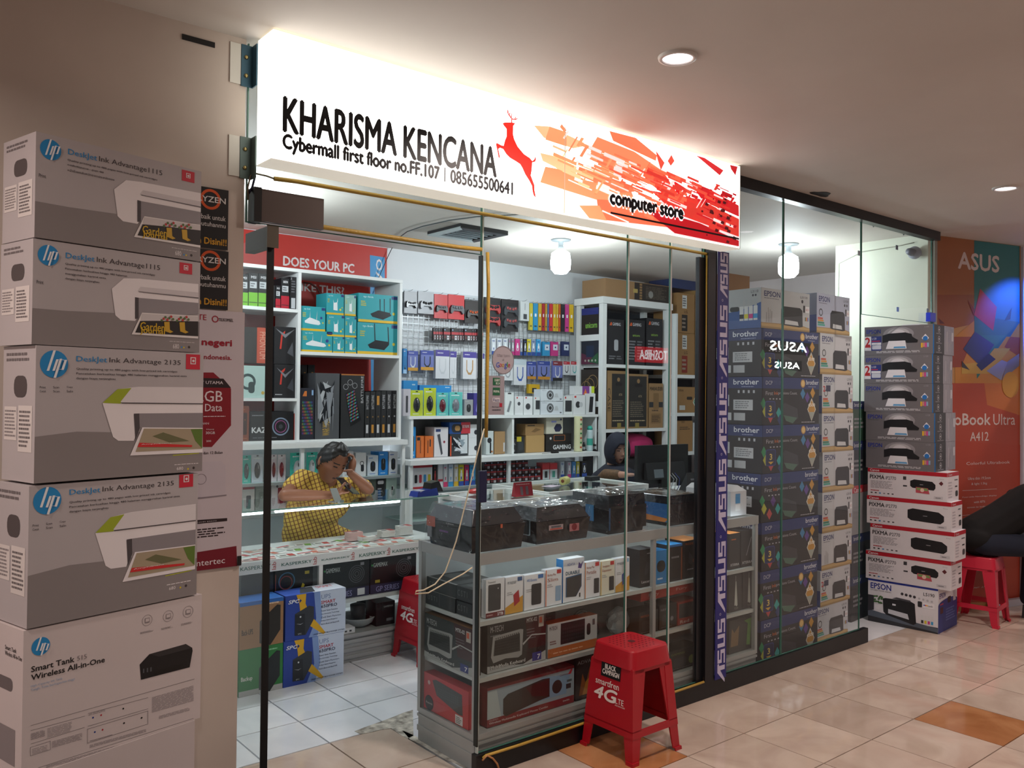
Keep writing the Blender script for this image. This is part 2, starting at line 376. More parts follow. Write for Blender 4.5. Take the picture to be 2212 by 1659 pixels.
# glass door standing open, folded back along the wall end
dr = struct(empty('door_1', (-.575, -.945, 0)))
b = MB(); b.add([(0, 0, .02), (0, .88, .02), (0, .88, 2.03), (0, 0, 2.03)], [(0, 3, 2, 1)], GLASS); b.box(-.004, .876, .02, .004, .88, 2.03, GEDGE); b.build('door_glass', dr)
MB().box(-.012, -.006, .02, .012, -.001, 1.985, mat('0b0c0e', .6)).build('edge_seal', dr)
pf = MB(); pf.box(-.016, -.02, 1.985, .016, .17, 2.052, mat('4a443c', .35, .6)); pf.box(-.020, -.022, 1.982, .020, -.019, 2.055, mat('6d675c', .4, .5)); pf.build('pivot_clamp', dr)
hd = MB(); hd.box(-.09, -.03, -.0, .13, -.004, .105, mat('5a4e4a', .45, .2)); hd.box(-.116, -.032, -.004, -.091, .02, .108, mat('1a1a1a', .4))
struct(hd.build('trim_10', loc=(-.53, -.95, 2.062)))
# dark blue pull on the glass edge of the corner
tag(MB().box(-.018, -.016, 0, .018, .0, .125, mat('10163a', .5)).build('edge_pull', loc=(.303, -.958, at(1038, 1085, Y=-.96).z), bevel=.003), 'dark blue sleeve clamped on the corner glass edge above the wrapped printer', 'handle')
# ---------------------------------------------------------------- rope lights along the glass
ROPE = mat('b3913a', .4, bump=.3, bscale=90, vary=.35)
def rope(pts, label, r=.0075):
    return tag(MB().tube(pts, r, ROPE, 7).build('rope_light'), label, 'light strip')
R = [at(x, y, Y=-.96) for x, y in ((592, 386), (640, 392), (760, 413), (900, 437), (1050, 463), (1200, 490), (1350, 517), (1480, 540), (1527, 549))]
rope(R, 'upper yellow rope light running across the glass below the lit sign')
rope([at(x, y, Y=-.96) for x, y in ((556, 470), (590, 475), (700, 491), (800, 506), (900, 521), (990, 534), (1040, 539))], 'yellow rope light along the head of the open doorway', .0085)
rope([at(x, y, Y=-.962) for x, y in ((1053, 545), (1055, 620), (1053, 750), (1051, 880), (1050, 945))], 'yellow rope light hanging down beside the corner of the glass')
rope([at(x, y, Y=-.962) for x, y in ((1527, 552), (1526, 800), (1524, 1100), (1522, 1400), (1521, 1472))], 'yellow rope light running down the black post', .006)
rope([at(x, y, Y=-.968) for x, y in ((1043, 1638), (1050, 1632), (1120, 1610), (1200, 1583), (1300, 1549), (1400, 1514), (1480, 1487), (1520, 1473))], 'yellow rope light lying along the black threshold', .006)
cable = lambda pts, r, c, label, nm='cable': tag(MB().tube(pts, r, c, 5).build(nm), label, 'cable')
cable([at(x, y, Y=-.975) for x, y in ((1046, 926), (1030, 985), (1010, 1070), (985, 1170), (962, 1235), (940, 1262), (915, 1275), (899, 1277), (897, 1283), (925, 1281), (958, 1262), (1000, 1240), (1020, 1226))], .0028, 'c9bda0', 'thin cream cable drooping across the corner glass and looping by the showcase')
cable([at(x, y, Y=-.975) for x, y in ((1042, 1643), (1052, 1632), (1064, 1638), (1074, 1650), (1080, 1668))], .004, 'b07a4a', 'bare copper coloured cable end curling over the threshold corner')
cable([at(x, y, Y=-.958) for x, y in ((551, 363), (550, 385), (545, 405), (537, 418))], .004, '1d1a3c', 'dark blue flex dropping from the left end of the sign')
cable([at(x, y, Y=-.962) for x, y in ((536, 432), (535, 405), (541, 380), (552, 375), (575, 380), (592, 386))], .003, '6b6250', 'grey flex joining the rope light to the wall')
# the doorway frame at the far right of the glass
# ================================================================ the lit shop sign
sg = empty('shop_sign', (0, 0, 0))
X0, X1, Z0, Z1, YF = -.641, 1.778, 2.238, 2.643, -1.1
WE = mat('fffdf6', emit=3.2); WE2 = mat('fffaf0', emit=2.2)
m = MB(); m.box(X0, YF+.002, Z0, X1, -.985, Z1, mat('f6f0de', emit=1.3)); m.build('sign_case', sg)
m = MB(); m.box(X0-.001, YF+.001, Z0+.001, X0, -.986, Z1-.001, WE2); m.build('end_panel', sg)
m = MB(); m.add([(X0, YF, Z0), (X1, YF, Z0), (X1, YF, Z1), (X0, YF, Z1)], [(0, 1, 2, 3)], WE)
F = Face(m, (X0, YF, Z0), (X1-X0, 0, 0), (0, 0, Z1-Z0))
def sp(px, py):
    p = at(px, py, Y=YF); return ((p.x-X0)/(X1-X0), (p.z-Z0)/(Z1-Z0))
def cl(p): return (min(.998, max(.002, p[0])), min(.995, max(.005, p[1])))
def spk(cx, cy): return sp(1050+cx*.27125, 200+cy*.27125)
K = mat('0a0a14', .4)
ART = ['ffd9a0', 'ffb98a', 'ff9a6a', 'f98a60', 'f47a55', 'ef6a4a', 'e8503c', 'df3a30', 'd32028', 'c01420', 'a80f1c']
ARTM = [mat(c, emit=1.0-.03*i) for i, c in enumerate(ART)]; PALE = mat('f8d8d4', emit=1.0); MIDW = mat('eee6e8', emit=.9)
# pale grey-white ground under the art to the right of the seam
F.p([cl(sp(1217, 470)), cl(sp(1598, 534)), cl(sp(1598, 470)), cl(sp(1500, 440)), cl(sp(1217, 405))], MIDW)
big = [([(380, 262), (505, 270), (780, 400), (770, 430), (690, 445), (460, 360)], 1), ([(505, 270), (640, 315), (640, 430), (470, 375)], 2), ([(430, 480), (560, 510), (720, 590), (715, 655), (600, 620), (450, 545)], 1),
       ([(470, 590), (640, 620), (800, 700), (1150, 770), (1180, 850), (900, 860), (430, 715)], 3), ([(885, 352), (1180, 470), (1430, 640), (1420, 700), (840, 430)], 3), ([(840, 450), (1060, 540), (1240, 650), (1200, 700), (820, 530)], 3),
       ([(980, 305), (1190, 360), (1360, 500), (1350, 545), (1010, 385)], 4), ([(740, 590), (1160, 740), (1180, 790), (1050, 800), (720, 650)], 4), ([(1290, 590), (1430, 660), (1540, 830), (1400, 800), (1260, 690)], 6),
       ([(880, 850), (1400, 880), (1640, 1060), (1600, 1090), (900, 1010)], 5), ([(740, 900), (900, 900), (960, 1020), (820, 1000)], 3), ([(1310, 780), (1700, 850), (2015, 1010), (2015, 1150), (1500, 960)], 7),
       ([(1610, 700), (1780, 770), (2010, 900), (2012, 990), (1720, 860)], 8), ([(1220, 900), (1700, 1040), (2012, 1180), (2012, 1225), (1500, 1120)], 9), ([(1350, 460), (1420, 560), (1390, 620), (1360, 520)], 6), ([(1475, 495), (1500, 545), (1470, 585), (1445, 545)], 6),
       ([(1670, 500), (1740, 520), (1890, 620), (1860, 660)], 8), ([(1940, 575), (2003, 590), (1985, 660), (1950, 610)], 9), ([(1490, 700), (1600, 770), (1560, 840), (1510, 790)], 8), ([(600, 250), (640, 300), (625, 320), (585, 275)], 3)]
for pts, ci in big: F.p([cl(spk(*p)) for p in pts], ARTM[ci])
rs = random.Random(3)
for k in range(260):
    t = rs.random()**.75; cx = 480+1530*t; mid = 470+430*t+rs.gauss(0, 1)*(95+45*t); L = rs.uniform(30, 210)*(1.2-.6*t); wd = rs.uniform(5, 30)
    if mid > 270+.315*cx+520 or mid < 160+.30*cx: continue
    ci = min(10, max(0, int(t*8+rs.uniform(0, 3)))); c = ARTM[ci] if rs.random() < .8 else PALE
    dx, dy = L, L*.44; nx, ny = -wd*.2, wd
    if rs.random() < .22: dx, dy, nx, ny = L*.3, -L*.5, wd*.8, wd*.3
    if cx+dx > 2010: continue
    F.p([cl(spk(cx, mid)), cl(spk(cx+dx, mid+dy)), cl(spk(cx+dx+nx, mid+dy+ny)), cl(spk(cx+nx, mid+ny))], c)
for k in range(26):
    cx = rs.uniform(1700, 1990); cy = rs.uniform(840, 1200); q = rs.uniform(8, 26)
    F.p([cl(spk(cx, cy)), cl(spk(cx+q, cy+q*.5)), cl(spk(cx+q*.8, cy+q*1.4)), cl(spk(cx-q*.3, cy+q))], mat('5a1018', emit=.5))
# joint between the two acrylic sheets
a, b_ = sp(1220, 252), sp(1216, 463); F.r(a[0]-.0008, .01, a[0]+.0008, .995, mat('b8a890', emit=.7))
RED = mat('f2281e', emit=1.05)
deer = [(130, 245), (150, 238), (195, 238), (230, 243), (222, 258), (215, 265), (213, 330), (222, 370), (250, 430), (300, 490), (345, 520), (368, 546), (385, 530), (390, 505), (397, 530), (390, 550), (366, 557), (362, 620), (355, 660), (370, 700), (383, 735), (385, 780), (396, 838), (378, 820), (368, 780), (365, 745), (345, 705), (310, 650), (288, 600), (270, 570), (240, 550), (190, 520), (160, 490), (135, 450), (110, 440), (95, 450), (105, 490), (110, 525), (98, 515), (90, 470), (78, 415), (82, 400), (120, 420), (138, 425), (150, 380), (162, 350), (162, 290), (140, 262)]
F.p([spk(*p) for p in deer], RED)
for pl, wd in (([(203, 240), (203, 208), (188, 190), (172, 165), (169, 138)], 5), ([(204, 210), (226, 216), (248, 208)], 5), ([(196, 200), (202, 168)], 4), ([(225, 216), (233, 194)], 4), ([(180, 176), (190, 160)], 4)):
    for (ax, ay), (bx, by) in zip(pl, pl[1:]):
        l = math.hypot(bx-ax, by-ay); nx, ny = -(by-ay)/l*wd, (bx-ax)/l*wd
        F.p([spk(ax+nx, ay+ny), spk(bx+nx*.7, by+ny*.7), spk(bx-nx*.7, by-ny*.7), spk(ax-nx, ay-ny)][::-1], RED)
def st(txt, lx, ly, rx, ry, c, bold=.0):
    a, b = sp(lx, ly), sp(rx, ry); F.t(txt, a[0], a[1], b[0], b[1], c, bold)
st('KHARISMA KENCANA', 612, 284, 1072, 320, K, .035)
st('Cybermall first floor no.FF.107', 611, 329, 949, 361, K, .05)
a, b = sp(961, 362), sp(962, 393); F.r(a[0]-.001, b[1], a[0]+.001, a[1], K)
st('085655500641', 973, 394, 1107, 395, K, .05)
WO = mat('ffffff', emit=1.2)
st('computer store', 1317, 449, 1474, 452, WO, .2)
st('computer store', 1317, 449, 1474, 452, K, .08)
a, b = sp(1318, 458), sp(1597, 514); F.r(a[0], a[1]-.018, .998, a[1]+.003, K)
m.build('sign_face', sg)
m = MB()
m.box(X0-.002, YF-.002, Z0-.003, X1+.003, -.985, Z0-.0005, mat('e9e4d6', emit=.55)); m.box(X1+.0005, YF-.001, Z0, X1+.004, -.985, Z1, mat('9a958c', .5)); m.build('sign_edge', sg)
tag(sg, 'long lit white and red sign box above the shopfront with a leaping deer', 'sign')
# the two steel brackets
for (x, y, lab) in ((522, 92, 'upper blue steel angle bracket holding the sign to the wall'), (520, 292, 'lower grey green steel angle bracket holding the sign to the wall')):
    p = at(x-13, y, Y=-.952); z = p.z
    br = empty('sign_bracket', (-.663, -.951, z-.135))
    m = MB(); c = '2f5566' if y < 200 else '5a6b66'
    m.box(-.022, -.005, 0, .018, 0, .135, mat(c, .5, .3)); m.box(.014, -.04, 0, .018, 0, .135, mat(c, .5, .3)); m.build('angle_plate', br)
    m = MB(); m.box(-.058, -.003, .004, -.023, 0, .134, mat('d8d6cc', .7)); m.build('painted_plate', br)
    for zz in (.035, .095):
        m = MB(); m.lathe([(.007, 0), (.007, .004), (.003, .006)], (-.006, -.005, zz), mat('b8a870', .3, .8), 6, 'Y'); m.build('bolt', br)
    tag(br, lab, 'bracket')
pink_box = MB(); pink_box.box(-4.7, -1.1, 2.24, -2.9, -.96, 2.64, mat('ff9a90', emit=2.4)); tag(pink_box.build('lit_panel'), 'pink lit box out of view at the left, added to light the wall', 'sign')  # unseen glowing box, added to cast reddish light on the upper left wall
# ================================================================ ceiling fittings
for x, lab in ((.497, 'round recessed ceiling downlight nearest to the camera'), (3.219, 'round recessed ceiling downlight at the right edge of the picture')):
    d = empty('downlight', (x, -1.77, 2.65))
    MB().lathe([(.066, 0), (.064, -.008), (.052, -.010), (.050, -.004)], (0, 0, 0), mat('c9c4bd', .4), 28, caps=False).build('trim_ring', d)
    MB().lathe([(.051, -.004), (.001, -.0045)], (0, 0, 0), mat('fff4fb', emit=5), 28).build('diffuser', d)
    tag(d, lab, 'ceiling light')
for (x, y, lab) in ((2.50, .99, 'bright spiral bulb hanging from the shop ceiling above the white counters'), (3.87, -.03, 'bright bare bulb on the shop ceiling behind the printer box stacks')):
    d = empty('ceiling_bulb', (x, y, 2.65))
    MB().lathe([(.075, 0), (.07, -.008), (.02, -.012), (.018, -.05), (.03, -.075)], (0, 0, 0), mat('a8b4ba', .4), 20).build('lamp_holder', d)
    MB().lathe([(.03, -.075), (.068, -.10), (.076, -.16), (.072, -.22), (.045, -.25), (.001, -.255)], (0, 0, 0), mat('f4fbff', emit=14), 18).build('bulb', d)
    tag(d, lab, 'lamp')
ac = empty('ceiling_cassette', (0, 0, 2.65))
q = [at(x, y, Z=2.645) for x, y in ((928, 495), (1020, 519), (1101, 506), (987, 482))]
c0 = sum(q, Vector())/4; ac.location = (c0.x, c0.y, 2.65)
ex, ey = .205, .20
m = MB(); m.box(-ex, -ey, -.02, ex, ey, -.001, mat('20262a', .6)); m.build('housing', ac)
for k in range(4):
    m = MB(); v = [(-ex, -ey), (ex, -ey), (ex, ey), (-ex, ey)]; a = v[k]; b = v[(k+1) % 4]
    m.slab([(a[0], a[1], -.03), (a[0]*.72, a[1]*.72, -.03), (b[0]*.72, b[1]*.72, -.03), (b[0], b[1], -.03)][::1], .009, mat('aab4b6', .5) if k > 1 else mat('22292d', .5)); m.build('louvre', ac)
for k in range(5): MB().box(-ex*.65, -ey*.6+k*.06, -.03, ex*.65, -ey*.6+k*.06+.012, -.022, mat('69757a', .5)).build('grille_bar', ac)
tag(ac, 'dirty dark square ceiling cassette vent with broken grille', 'ceiling vent')
cable([at(x, y, Z=2.64) for x, y in ((864, 512), (880, 500), (912, 489), (970, 476), (1030, 468), (1110, 464), (1150, 460))], .004, '3d474b', 'dark cable clipped along the shop ceiling past the vent')
def hole():
    m = MB(); c = at(1774, 419, Z=2.649); v = []
    for k in range(14): a = 2*PI*k/14; r = .05+.012*math.sin(3*a); v.append((c.x+r*1.5*math.cos(a), c.y+r*math.sin(a)*.8, 2.6485))
    m.slab(v[::-1], .0012, '1a1412'); return m.build('torn_hole', ceiling)
hole()
# ================================================================ helpers for prints read off the photograph
class PF(Face):
    """a face whose place in the room is known: q(px, py) gives the u, v that a pixel of the photograph shows on it"""
    def place(s, loc, rz=0, k=1.0, ox=0, oy=0):
        Mx = Matrix.Translation(Vector(loc)) @ Matrix.Rotation(rz, 4, 'Z')
        s.wo = Mx @ s.O; s.wu = Mx.to_3x3() @ s.U; s.wv = Mx.to_3x3() @ s.V; s.k = k; s.ox = ox; s.oy = oy; return s
    def q(s, a, b):
        px, py = s.ox+a*s.k, s.oy+b*s.k
        d = fw+RT*((px-IW/2)/FPX)-UP*((py-IH/2)/FPX); n = s.wu.cross(s.wv)
        p = CAM+d*((s.wo-CAM).dot(n)/d.dot(n))-s.wo
        return (p.dot(s.wu)/s.wu.length_squared, p.dot(s.wv)/s.wv.length_squared)
    def cl(s, p): return (min(.999, max(.001, p[0])), min(.999, max(.001, p[1])))
    def P_(s, pts, c): return s.p([s.cl(s.q(*p)) for p in pts], c)
    def R_(s, a, b, c_, d, col):
        p, q = s.cl(s.q(a, b)), s.cl(s.q(c_, d)); return s.r(min(p[0], q[0]), min(p[1], q[1]), max(p[0], q[0]), max(p[1], q[1]), col)
    def T_(s, txt, a, b, c_, d, col, bold=0, hp=0, **k):     # baseline left pixel, cap-height right pixel
        p, q = s.q(a, b), s.q(c_, d)
        if hp: q = (q[0], s.q(a, b-hp)[1])
        return s.t(txt, p[0], p[1], q[0], q[1], col, bold, **k)
    def L_(s, a, b, c_, d, n, col, **k):
        p, q = s.q(a, b), s.q(c_, d); return s.lines(p[0], p[1], q[0], q[1], n, col, **k)
    def C_(s, a, b, r, col, n=24):
        p, q = s.q(a, b), s.q(a+r, b); return s.c(p[0], p[1], abs(q[0]-p[0]), col, n)
def pixbox(name, label, cat, TL, TR, BLy, Yl, d, body, front=None, left=None, z=None, group=None, k=1, ox=0, oy=0, top=None, rz=.25):
    """carton whose front top-left corner is TL on the plane Y=Yl, turned by rz, reaching as far right as TR"""
    a = at(*TL, Y=Yl); zb = at(TL[0], BLy, Y=Yl).z if z is None else z
    dv = fw+RT*((TR[0]-IW/2)/FPX)-UP*((TR[1]-IH/2)/FPX); n = Vector((-math.sin(rz), math.cos(rz), 0)); b = CAM+dv*((a-CAM).dot(n)/dv.dot(n))
    wd = math.hypot(b.x-a.x, b.y-a.y); h = a.z-zb-.001
    loc = ((a.x+b.x)/2, (a.y+b.y)/2, zb+.0005)
    m = MB(); m.box(-wd/2, 0, 0, wd/2, d, h, body)
    if front: front(PF(m, (-wd/2, 0, 0), (wd, 0, 0), (0, 0, h)).place(loc, rz, k, ox, oy))
    if left: left(PF(m, (-wd/2, d, 0), (0, -d, 0), (0, 0, h)).place(loc, rz, k, ox, oy))
    if top: top(PF(m, (-wd/2, 0, h), (wd, 0, 0), (0, d, 0)).place(loc, rz, k, ox, oy))
    return tag(m.build(name, loc=loc, rz=rz), label, cat, group), zb
# ================================================================ stack of big printer cartons on the left
G1 = mat('b6b1b3', .5); G2 = mat('8b8585', .5); GW = mat('e6e2e4', .5); GB = mat('1f8ac9', .5); GT = mat('3c3638', .5); GRD = mat('c8243a', .5); PK = mat('3a3032', .5)
def hp_logo(F, x, y, r):
    F.C_(x, y, r, GB)
    for t in ((-.30, 1.0, .05), (.12, .45, .5)): pass
    W_ = mat('eef2f4', .5)
    def st_(ax, ay, bx, by, w_=.09): F.P_([(x+(ax-w_)*r, y-ay*r), (x+(bx-w_)*r, y-by*r), (x+(bx+w_)*r, y-by*r), (x+(ax+w_)*r, y-ay*r)], W_)
    st_(-.46, -.48, .02, .98); st_(-.12, .32, .2, .32, .1); st_(-.06, -.48, .22, .34)          # h
    st_(.02, -.98, .46, .38); st_(.5, .32, .75, .28, .1); st_(.56, -.42, .8, .30); st_(.32, -.36, .55, -.38, .1)      # p
def hp_left(F):
    F.rr(.35, .62, .75, .78, '4c4547', .4)
    F.r(.06, .30, .45, .55, 'd8d3d0'); F.lines(.08, .32, .43, .53, 8, '8a8486'); F.r(.5, .22, .92, .56, 'd8d3d0'); F.lines(.53, .25, .88, .53, 9, '6c6668')
    F.lines(.1, .88, .8, .96, 2, '6c6668')
def cart_1115(oy, dx, tail):
    def f(F):
        Q = lambda x, y: (x+dx, y+oy-(x-235)*(.098 if oy else 0))
        F.P_([Q(205, 560), Q(760, 640), Q(760, 950), Q(205, 800)], G2); F.r(.0, .001, .999, .34, G2)
        hp_logo(F, *Q(330, 222), 69)
        F.T_('DeskJet', *Q(443, 262), *Q(632, 232), GB, .01, hp=48); F.T_('Ink Advantage1115', *Q(645, 306), *Q(1058, 348), GT, hp=44)
        F.T_('Quality printing up to 480 pages with low-priced ink cartridges', *Q(440, 296), *Q(1025, 405), GT, .008, hp=16)
        for i, (tt, t) in enumerate(tail): F.T_(tt, *Q(440, 296+32*(i+1)), *Q(t, 274+32*(i+1)+(t-440)*.23), GT, .008, hp=16)
        F.R_(*Q(1185, 350), *Q(1266, 440), GRD); F.R_(*Q(1212, 372), *Q(1240, 410), GW); F.R_(*Q(1217, 377), *Q(1235, 405), GRD); F.C_(*Q(1226, 393), 7, GW, 8)
        F.T_('Print', *Q(253, 398), *Q(298, 384), GT)
        F.P_([Q(742, 480), Q(820, 420), Q(925, 432), Q(940, 436), Q(1306, 505), Q(1306, 690), Q(920, 665), Q(895, 705), Q(800, 688), Q(765, 655)], mat('ece8ea', .5))
        F.P_([Q(912, 512), Q(930, 486), Q(1306, 560), Q(1306, 588)], mat('d2cdd0', .5)); F.P_([Q(912, 514), Q(1306, 592), Q(1306, 600), Q(920, 520)], mat('6a6468', .5))
        F.P_([Q(893, 552), Q(1306, 628), Q(1306, 700), Q(895, 692)], mat('938e92', .5)); F.P_([Q(893, 550), Q(916, 556), Q(916, 690), Q(893, 692)], mat('4a4548', .5))
        F.P_([Q(938, 655), Q(1303, 712), Q(1303, 860), Q(870, 790)], mat('e8e4e2', .5)); F.P_([Q(925, 708), Q(1303, 745), Q(1303, 845), Q(893, 780)], mat('241e1c', .5))
        F.P_([Q(940, 662), Q(1303, 716), Q(1303, 748), Q(930, 706)], mat('cfcaca', .5))
        F.T_('Garden', *Q(925, 768), *Q(1085, 742), mat('d8b01e', .5), .02); F.T_('Journal', *Q(925, 797), *Q(1085, 774), mat('d8b01e', .5), .02)
        for x, y in ((1080, 730), (1180, 742)):
            F.P_([Q(x, y), Q(x+35, y+2), Q(x+38, y+55), Q(x+60, y+70), Q(x+40, y+76), Q(x+5, y+60)], mat('c9a028', .5))
            for k in range(7): F.C_(*Q(x-15+k*12, y-12-(k % 3)*9), 8, mat('b8342c' if k % 2 else '56703a', .5), 7)
        F.T_('680', *Q(1140, 908), *Q(1180, 884), GW); F.C_(*Q(1197, 905), 5, GB, 8); F.C_(*Q(1212, 909), 5, mat('d8c020', .5), 8); F.C_(*Q(1245, 910), 8, PK, 8); F.L_(*Q(1118, 864), *Q(1280, 880), 1, GW, fill=.25, ragged=0)
    return f
S1 = .33152
HPY = -1.285
_, z1 = pixbox('printer_box', 'grey printer carton with plain white printer, topmost of the tall left stack', 'box', (78, 283), (435, 373), 513, HPY, .175, G1, cart_1115(0, 0, (('การพิมพ์คุณภาพ - สูงสุด 480', 675), ('หน้าด้วยตลับหมึกราคาประหยัดของ', 745))), hp_left, k=S1, ox=0, oy=250)
_, z2 = pixbox('printer_box', 'grey printer carton second from the top of the tall left stack', 'box', (72, 514), (433, 568), 744, HPY, .175, G1, cart_1115(697, -15, (('Pencetakan berkualitas hingga 480 halaman', 842), ('menggunakan kartrid tinta', 705), ('dengan biaya terjangkau', 662))), hp_left, k=S1, ox=0, oy=250)
def cart_2135(f3):
    def f(F):
        def Q(x, y):
            if f3: return (x, y)
            return (x-44-(y-60)*.008, y+906-(x-235)*.135)
        F.P_([Q(205, 615), Q(500, 580), Q(760, 585), Q(1320, 580), Q(1320, 860), Q(205, 920)], G2); F.r(0, .001, .999, .3, G2)
        hp_logo(F, *Q(353, 140), 91)
        F.T_('DeskJet', *Q(497, 133), *Q(698, 95), GB, .01, hp=46); F.T_('Ink Advantage 2135', *Q(712, 139), *Q(1177, 117), GT, hp=42)
        for i, e in enumerate((1155, 1217, 752)):
            F.T_(('Quality printing up to 480 pages with low-priced ink cartridges', 'Pencetakan berkualitas hingga 480 halaman menggunakan kartrid tinta', 'dengan biaya terjangkau')[i], *Q(497, 180+31*i), *Q(e, (178, 208, 226)[i]), GT, .008, hp=17)
        F.R_(*Q(1212, 75), *Q(1302, 176), GRD); F.R_(*Q(1240, 95), *Q(1275, 142), GW); F.R_(*Q(1246, 101), *Q(1269, 136), GRD); F.C_(*Q(1258, 120), 8, GW, 8)
        for i, (t1, t2) in enumerate((('Print', 'Cetak'), ('Scan', 'Scan'), ('Copy', 'Salin'))):
            x = 258+88*i; F.T_(t1, *Q(x, 298), *Q(x+40, 284), GT); F.T_(t2, *Q(x, 324), *Q(x+42, 310), GT)
        wht = mat('ece8ea', .5)
        F.P_([Q(667, 395), Q(765, 303), Q(900, 288), Q(1320, 292), Q(1320, 560), Q(905, 553), Q(870, 640), Q(770, 640), Q(735, 615)], wht)
        F.P_([Q(667, 393), Q(765, 303), Q(855, 296), Q(783, 398)], mat('9fb028', .5))
        F.P_([Q(783, 386), Q(855, 296), Q(895, 289), Q(1320, 294), Q(1320, 400), Q(800, 394)], mat('dedadc', .5)); F.P_([Q(785, 390), Q(1320, 396), Q(1320, 402), Q(790, 397)], mat('4a4548', .5))
        F.P_([Q(872, 462), Q(1320, 458), Q(1320, 560), Q(905, 552), Q(883, 640)], mat('8d888c', .5)); F.P_([Q(870, 465), Q(905, 462), Q(908, 560), Q(880, 635)], mat('4a4548', .5))
        F.P_([Q(925, 552), Q(1318, 556), Q(1318, 716), Q(845, 736)], wht); F.P_([Q(935, 560), Q(1316, 562), Q(1312, 692), Q(880, 712)], mat('a89a80', .5))
        F.P_([Q(990, 610), Q(1060, 585), Q(1230, 640), Q(1100, 650)], mat('6a6a48', .5)); F.P_([Q(1240, 565), Q(1316, 562), Q(1314, 690), Q(1270, 640)], mat('5d7a2c', .5))
        F.P_([Q(905, 652), Q(1250, 668), Q(1246, 680), Q(893, 680)], mat('d02a2c', .5)); F.T_('Amphibians', *Q(915, 668), *Q(1113, 652), wht, .01)
        F.P_([Q(1125, 732), Q(1296, 718), Q(1296, 723), Q(1125, 738)], mat('b8c01e', .5)); F.T_('680', *Q(1150, 831), *Q(1192, 808), wht)
        F.C_(*Q(1224, 823), 6, mat('d8c020', .5), 8); F.C_(*Q(1260, 816), 8, PK, 8); F.L_(*Q(1135, 800), *Q(1290, 782), 1, wht, fill=.5, ragged=0)
    return f
_, z3 = pixbox('printer_box', 'grey printer carton showing a green-cornered white printer, third from the top on the left', 'box', (78, 745), (440, 768), 1045, HPY, .175, G1, cart_2135(True), hp_left, k=S1, ox=0, oy=740)
_, z4 = pixbox('printer_box', 'grey printer carton showing a green-cornered white printer, fourth from the top on the left', 'box', (63, 1050), (428, 1026), 1359, HPY, .175, G1, cart_2135(False), hp_left, k=S1, ox=0, oy=740)
WC = mat('cfc5c4', .55)
def cart_tank(F):
    hp_logo(F, 318, 708, 72)
    D = mat('141214', .5); T2 = mat('4d4648', .5); g = mat('8c8486', .5)
    F.T_('Smart Tank', 243, 912, 580, 800, D, .03, hp=44); F.T_('515', 603, 822, 677, 781, g, .02, hp=36); F.T_('Wireless All-in-One', 243, 976, 817, 810, D, .03, hp=44)
    F.T_('High Capacity Ink Tank', 240, 1035, 487, 962, mat('9ab0cc', .5), hp=22); F.T_('Tangki Tinta berkapasitas tinggi', 240, 1066, 583, 972, mat('9ab0cc', .5), hp=24)
    for x, y in ((1149, 505), (1313, 472), (1468, 438)):
        p = F.q(x, y); q = F.q(x+40, y); F.ring(p[0], p[1], q[0]-p[0], (q[0]-p[0])*.07, g); F.R_(x-18, y-14, x+18, y+16, g); F.R_(x-14, y-10, x+14, y+8, WC)
        F.L_(x-55, y+110, x+50, y+70, 3, g)
    F.P_([(1090, 850), (1165, 770), (1450, 690), (1500, 720), (1503, 745), (1480, 872), (1100, 970)], D); F.P_([(1165, 770), (1450, 690), (1500, 720), (1240, 790)], mat('2e2c2e', .4)); F.P_([(1200, 905), (1415, 850), (1415, 880), (1205, 938)], mat('050505', .4))
    for x in (1115, 1145, 1172): F.R_(x, 885-(x-1115)*.2, x+10, 915-(x-1115)*.2, mat('55575c', .5))
    def ln(x0, y0, x1, y1, w=2.4): F.P_([(x0, y0), (x1, y1), (x1, y1+w), (x0, y0+w)], T2)
    ln(238, 1327, 1518, 962); ln(238, 1366, 662, 1252); ln(686, 1232, 1156, 1108); ln(240, 1470, 660, 1340); ln(684, 1332, 1156, 1195); ln(300, 1655, 1510, 1270); ln(240, 1496, 393, 1447); ln(234, 1563, 390, 1515); ln(680, 1355, 1153, 1212); ln(680, 1465, 1150, 1315)
    for a in ((234, 1496, 1563), (391, 1447, 1516), (681, 1355, 1466), (1152, 1212, 1318)): F.P_([(a[0], a[1]), (a[0]+2.5, a[1]), (a[0]+2.5, a[2]), (a[0], a[2])], T2)
    for (a, b, c, d, n) in ((240, 1440, 350, 1355, 7), (368, 1420, 560, 1290, 7), (250, 1550, 370, 1470, 4), (405, 1500, 640, 1380, 6), (690, 1250, 820, 1195, 2), (1185, 1225, 1510, 1010, 14), (1240, 1275, 1480, 1180, 3), (360, 1659, 1505, 1310, 3), (700, 1450, 880, 1400, 2), (700, 1500, 1140, 1350, 3)):
        p, q = F.q(a, b), F.q(c, d)
        nn = n; h = abs(b-d)/nn; sl = (962-1327)/(1518-238.)
        for i in range(nn):
            x = a; yb = b-(b-(d+(c-a)*-sl*1.0))*i/max(1, nn)
            while x < c-8: wl = min(random.uniform(20, 70), c-x); y = yb+(x-a)*sl; F.P_([(x, y), (x+wl, y+wl*sl), (x+wl, y+wl*sl-3.2), (x, y-3.2)], mat('857d80', .5)); x += wl+6
    for x, y, c in ((726, 1265, '1a3c8c'), (789, 1246, 'b01a30'), (962, 1195, '141214'), (740, 1378, '1a3c8c'), (800, 1360, 'b01a30'), (968, 1308, '141214'), (1105, 1267, '141214')): F.C_(x, y, 7, mat(c, .5), 10)
def tank_left(F):
    F.t('Smart Tank', .45, .83, .80, .86, '3c3638', .01); F.t('Wireless All-in-One', .45, .79, .97, .82, '3c3638', .01); F.rr(.25, .55, .7, .64, '6a6264', .4); F.r(.2, .05, .8, .3, '8a8284')
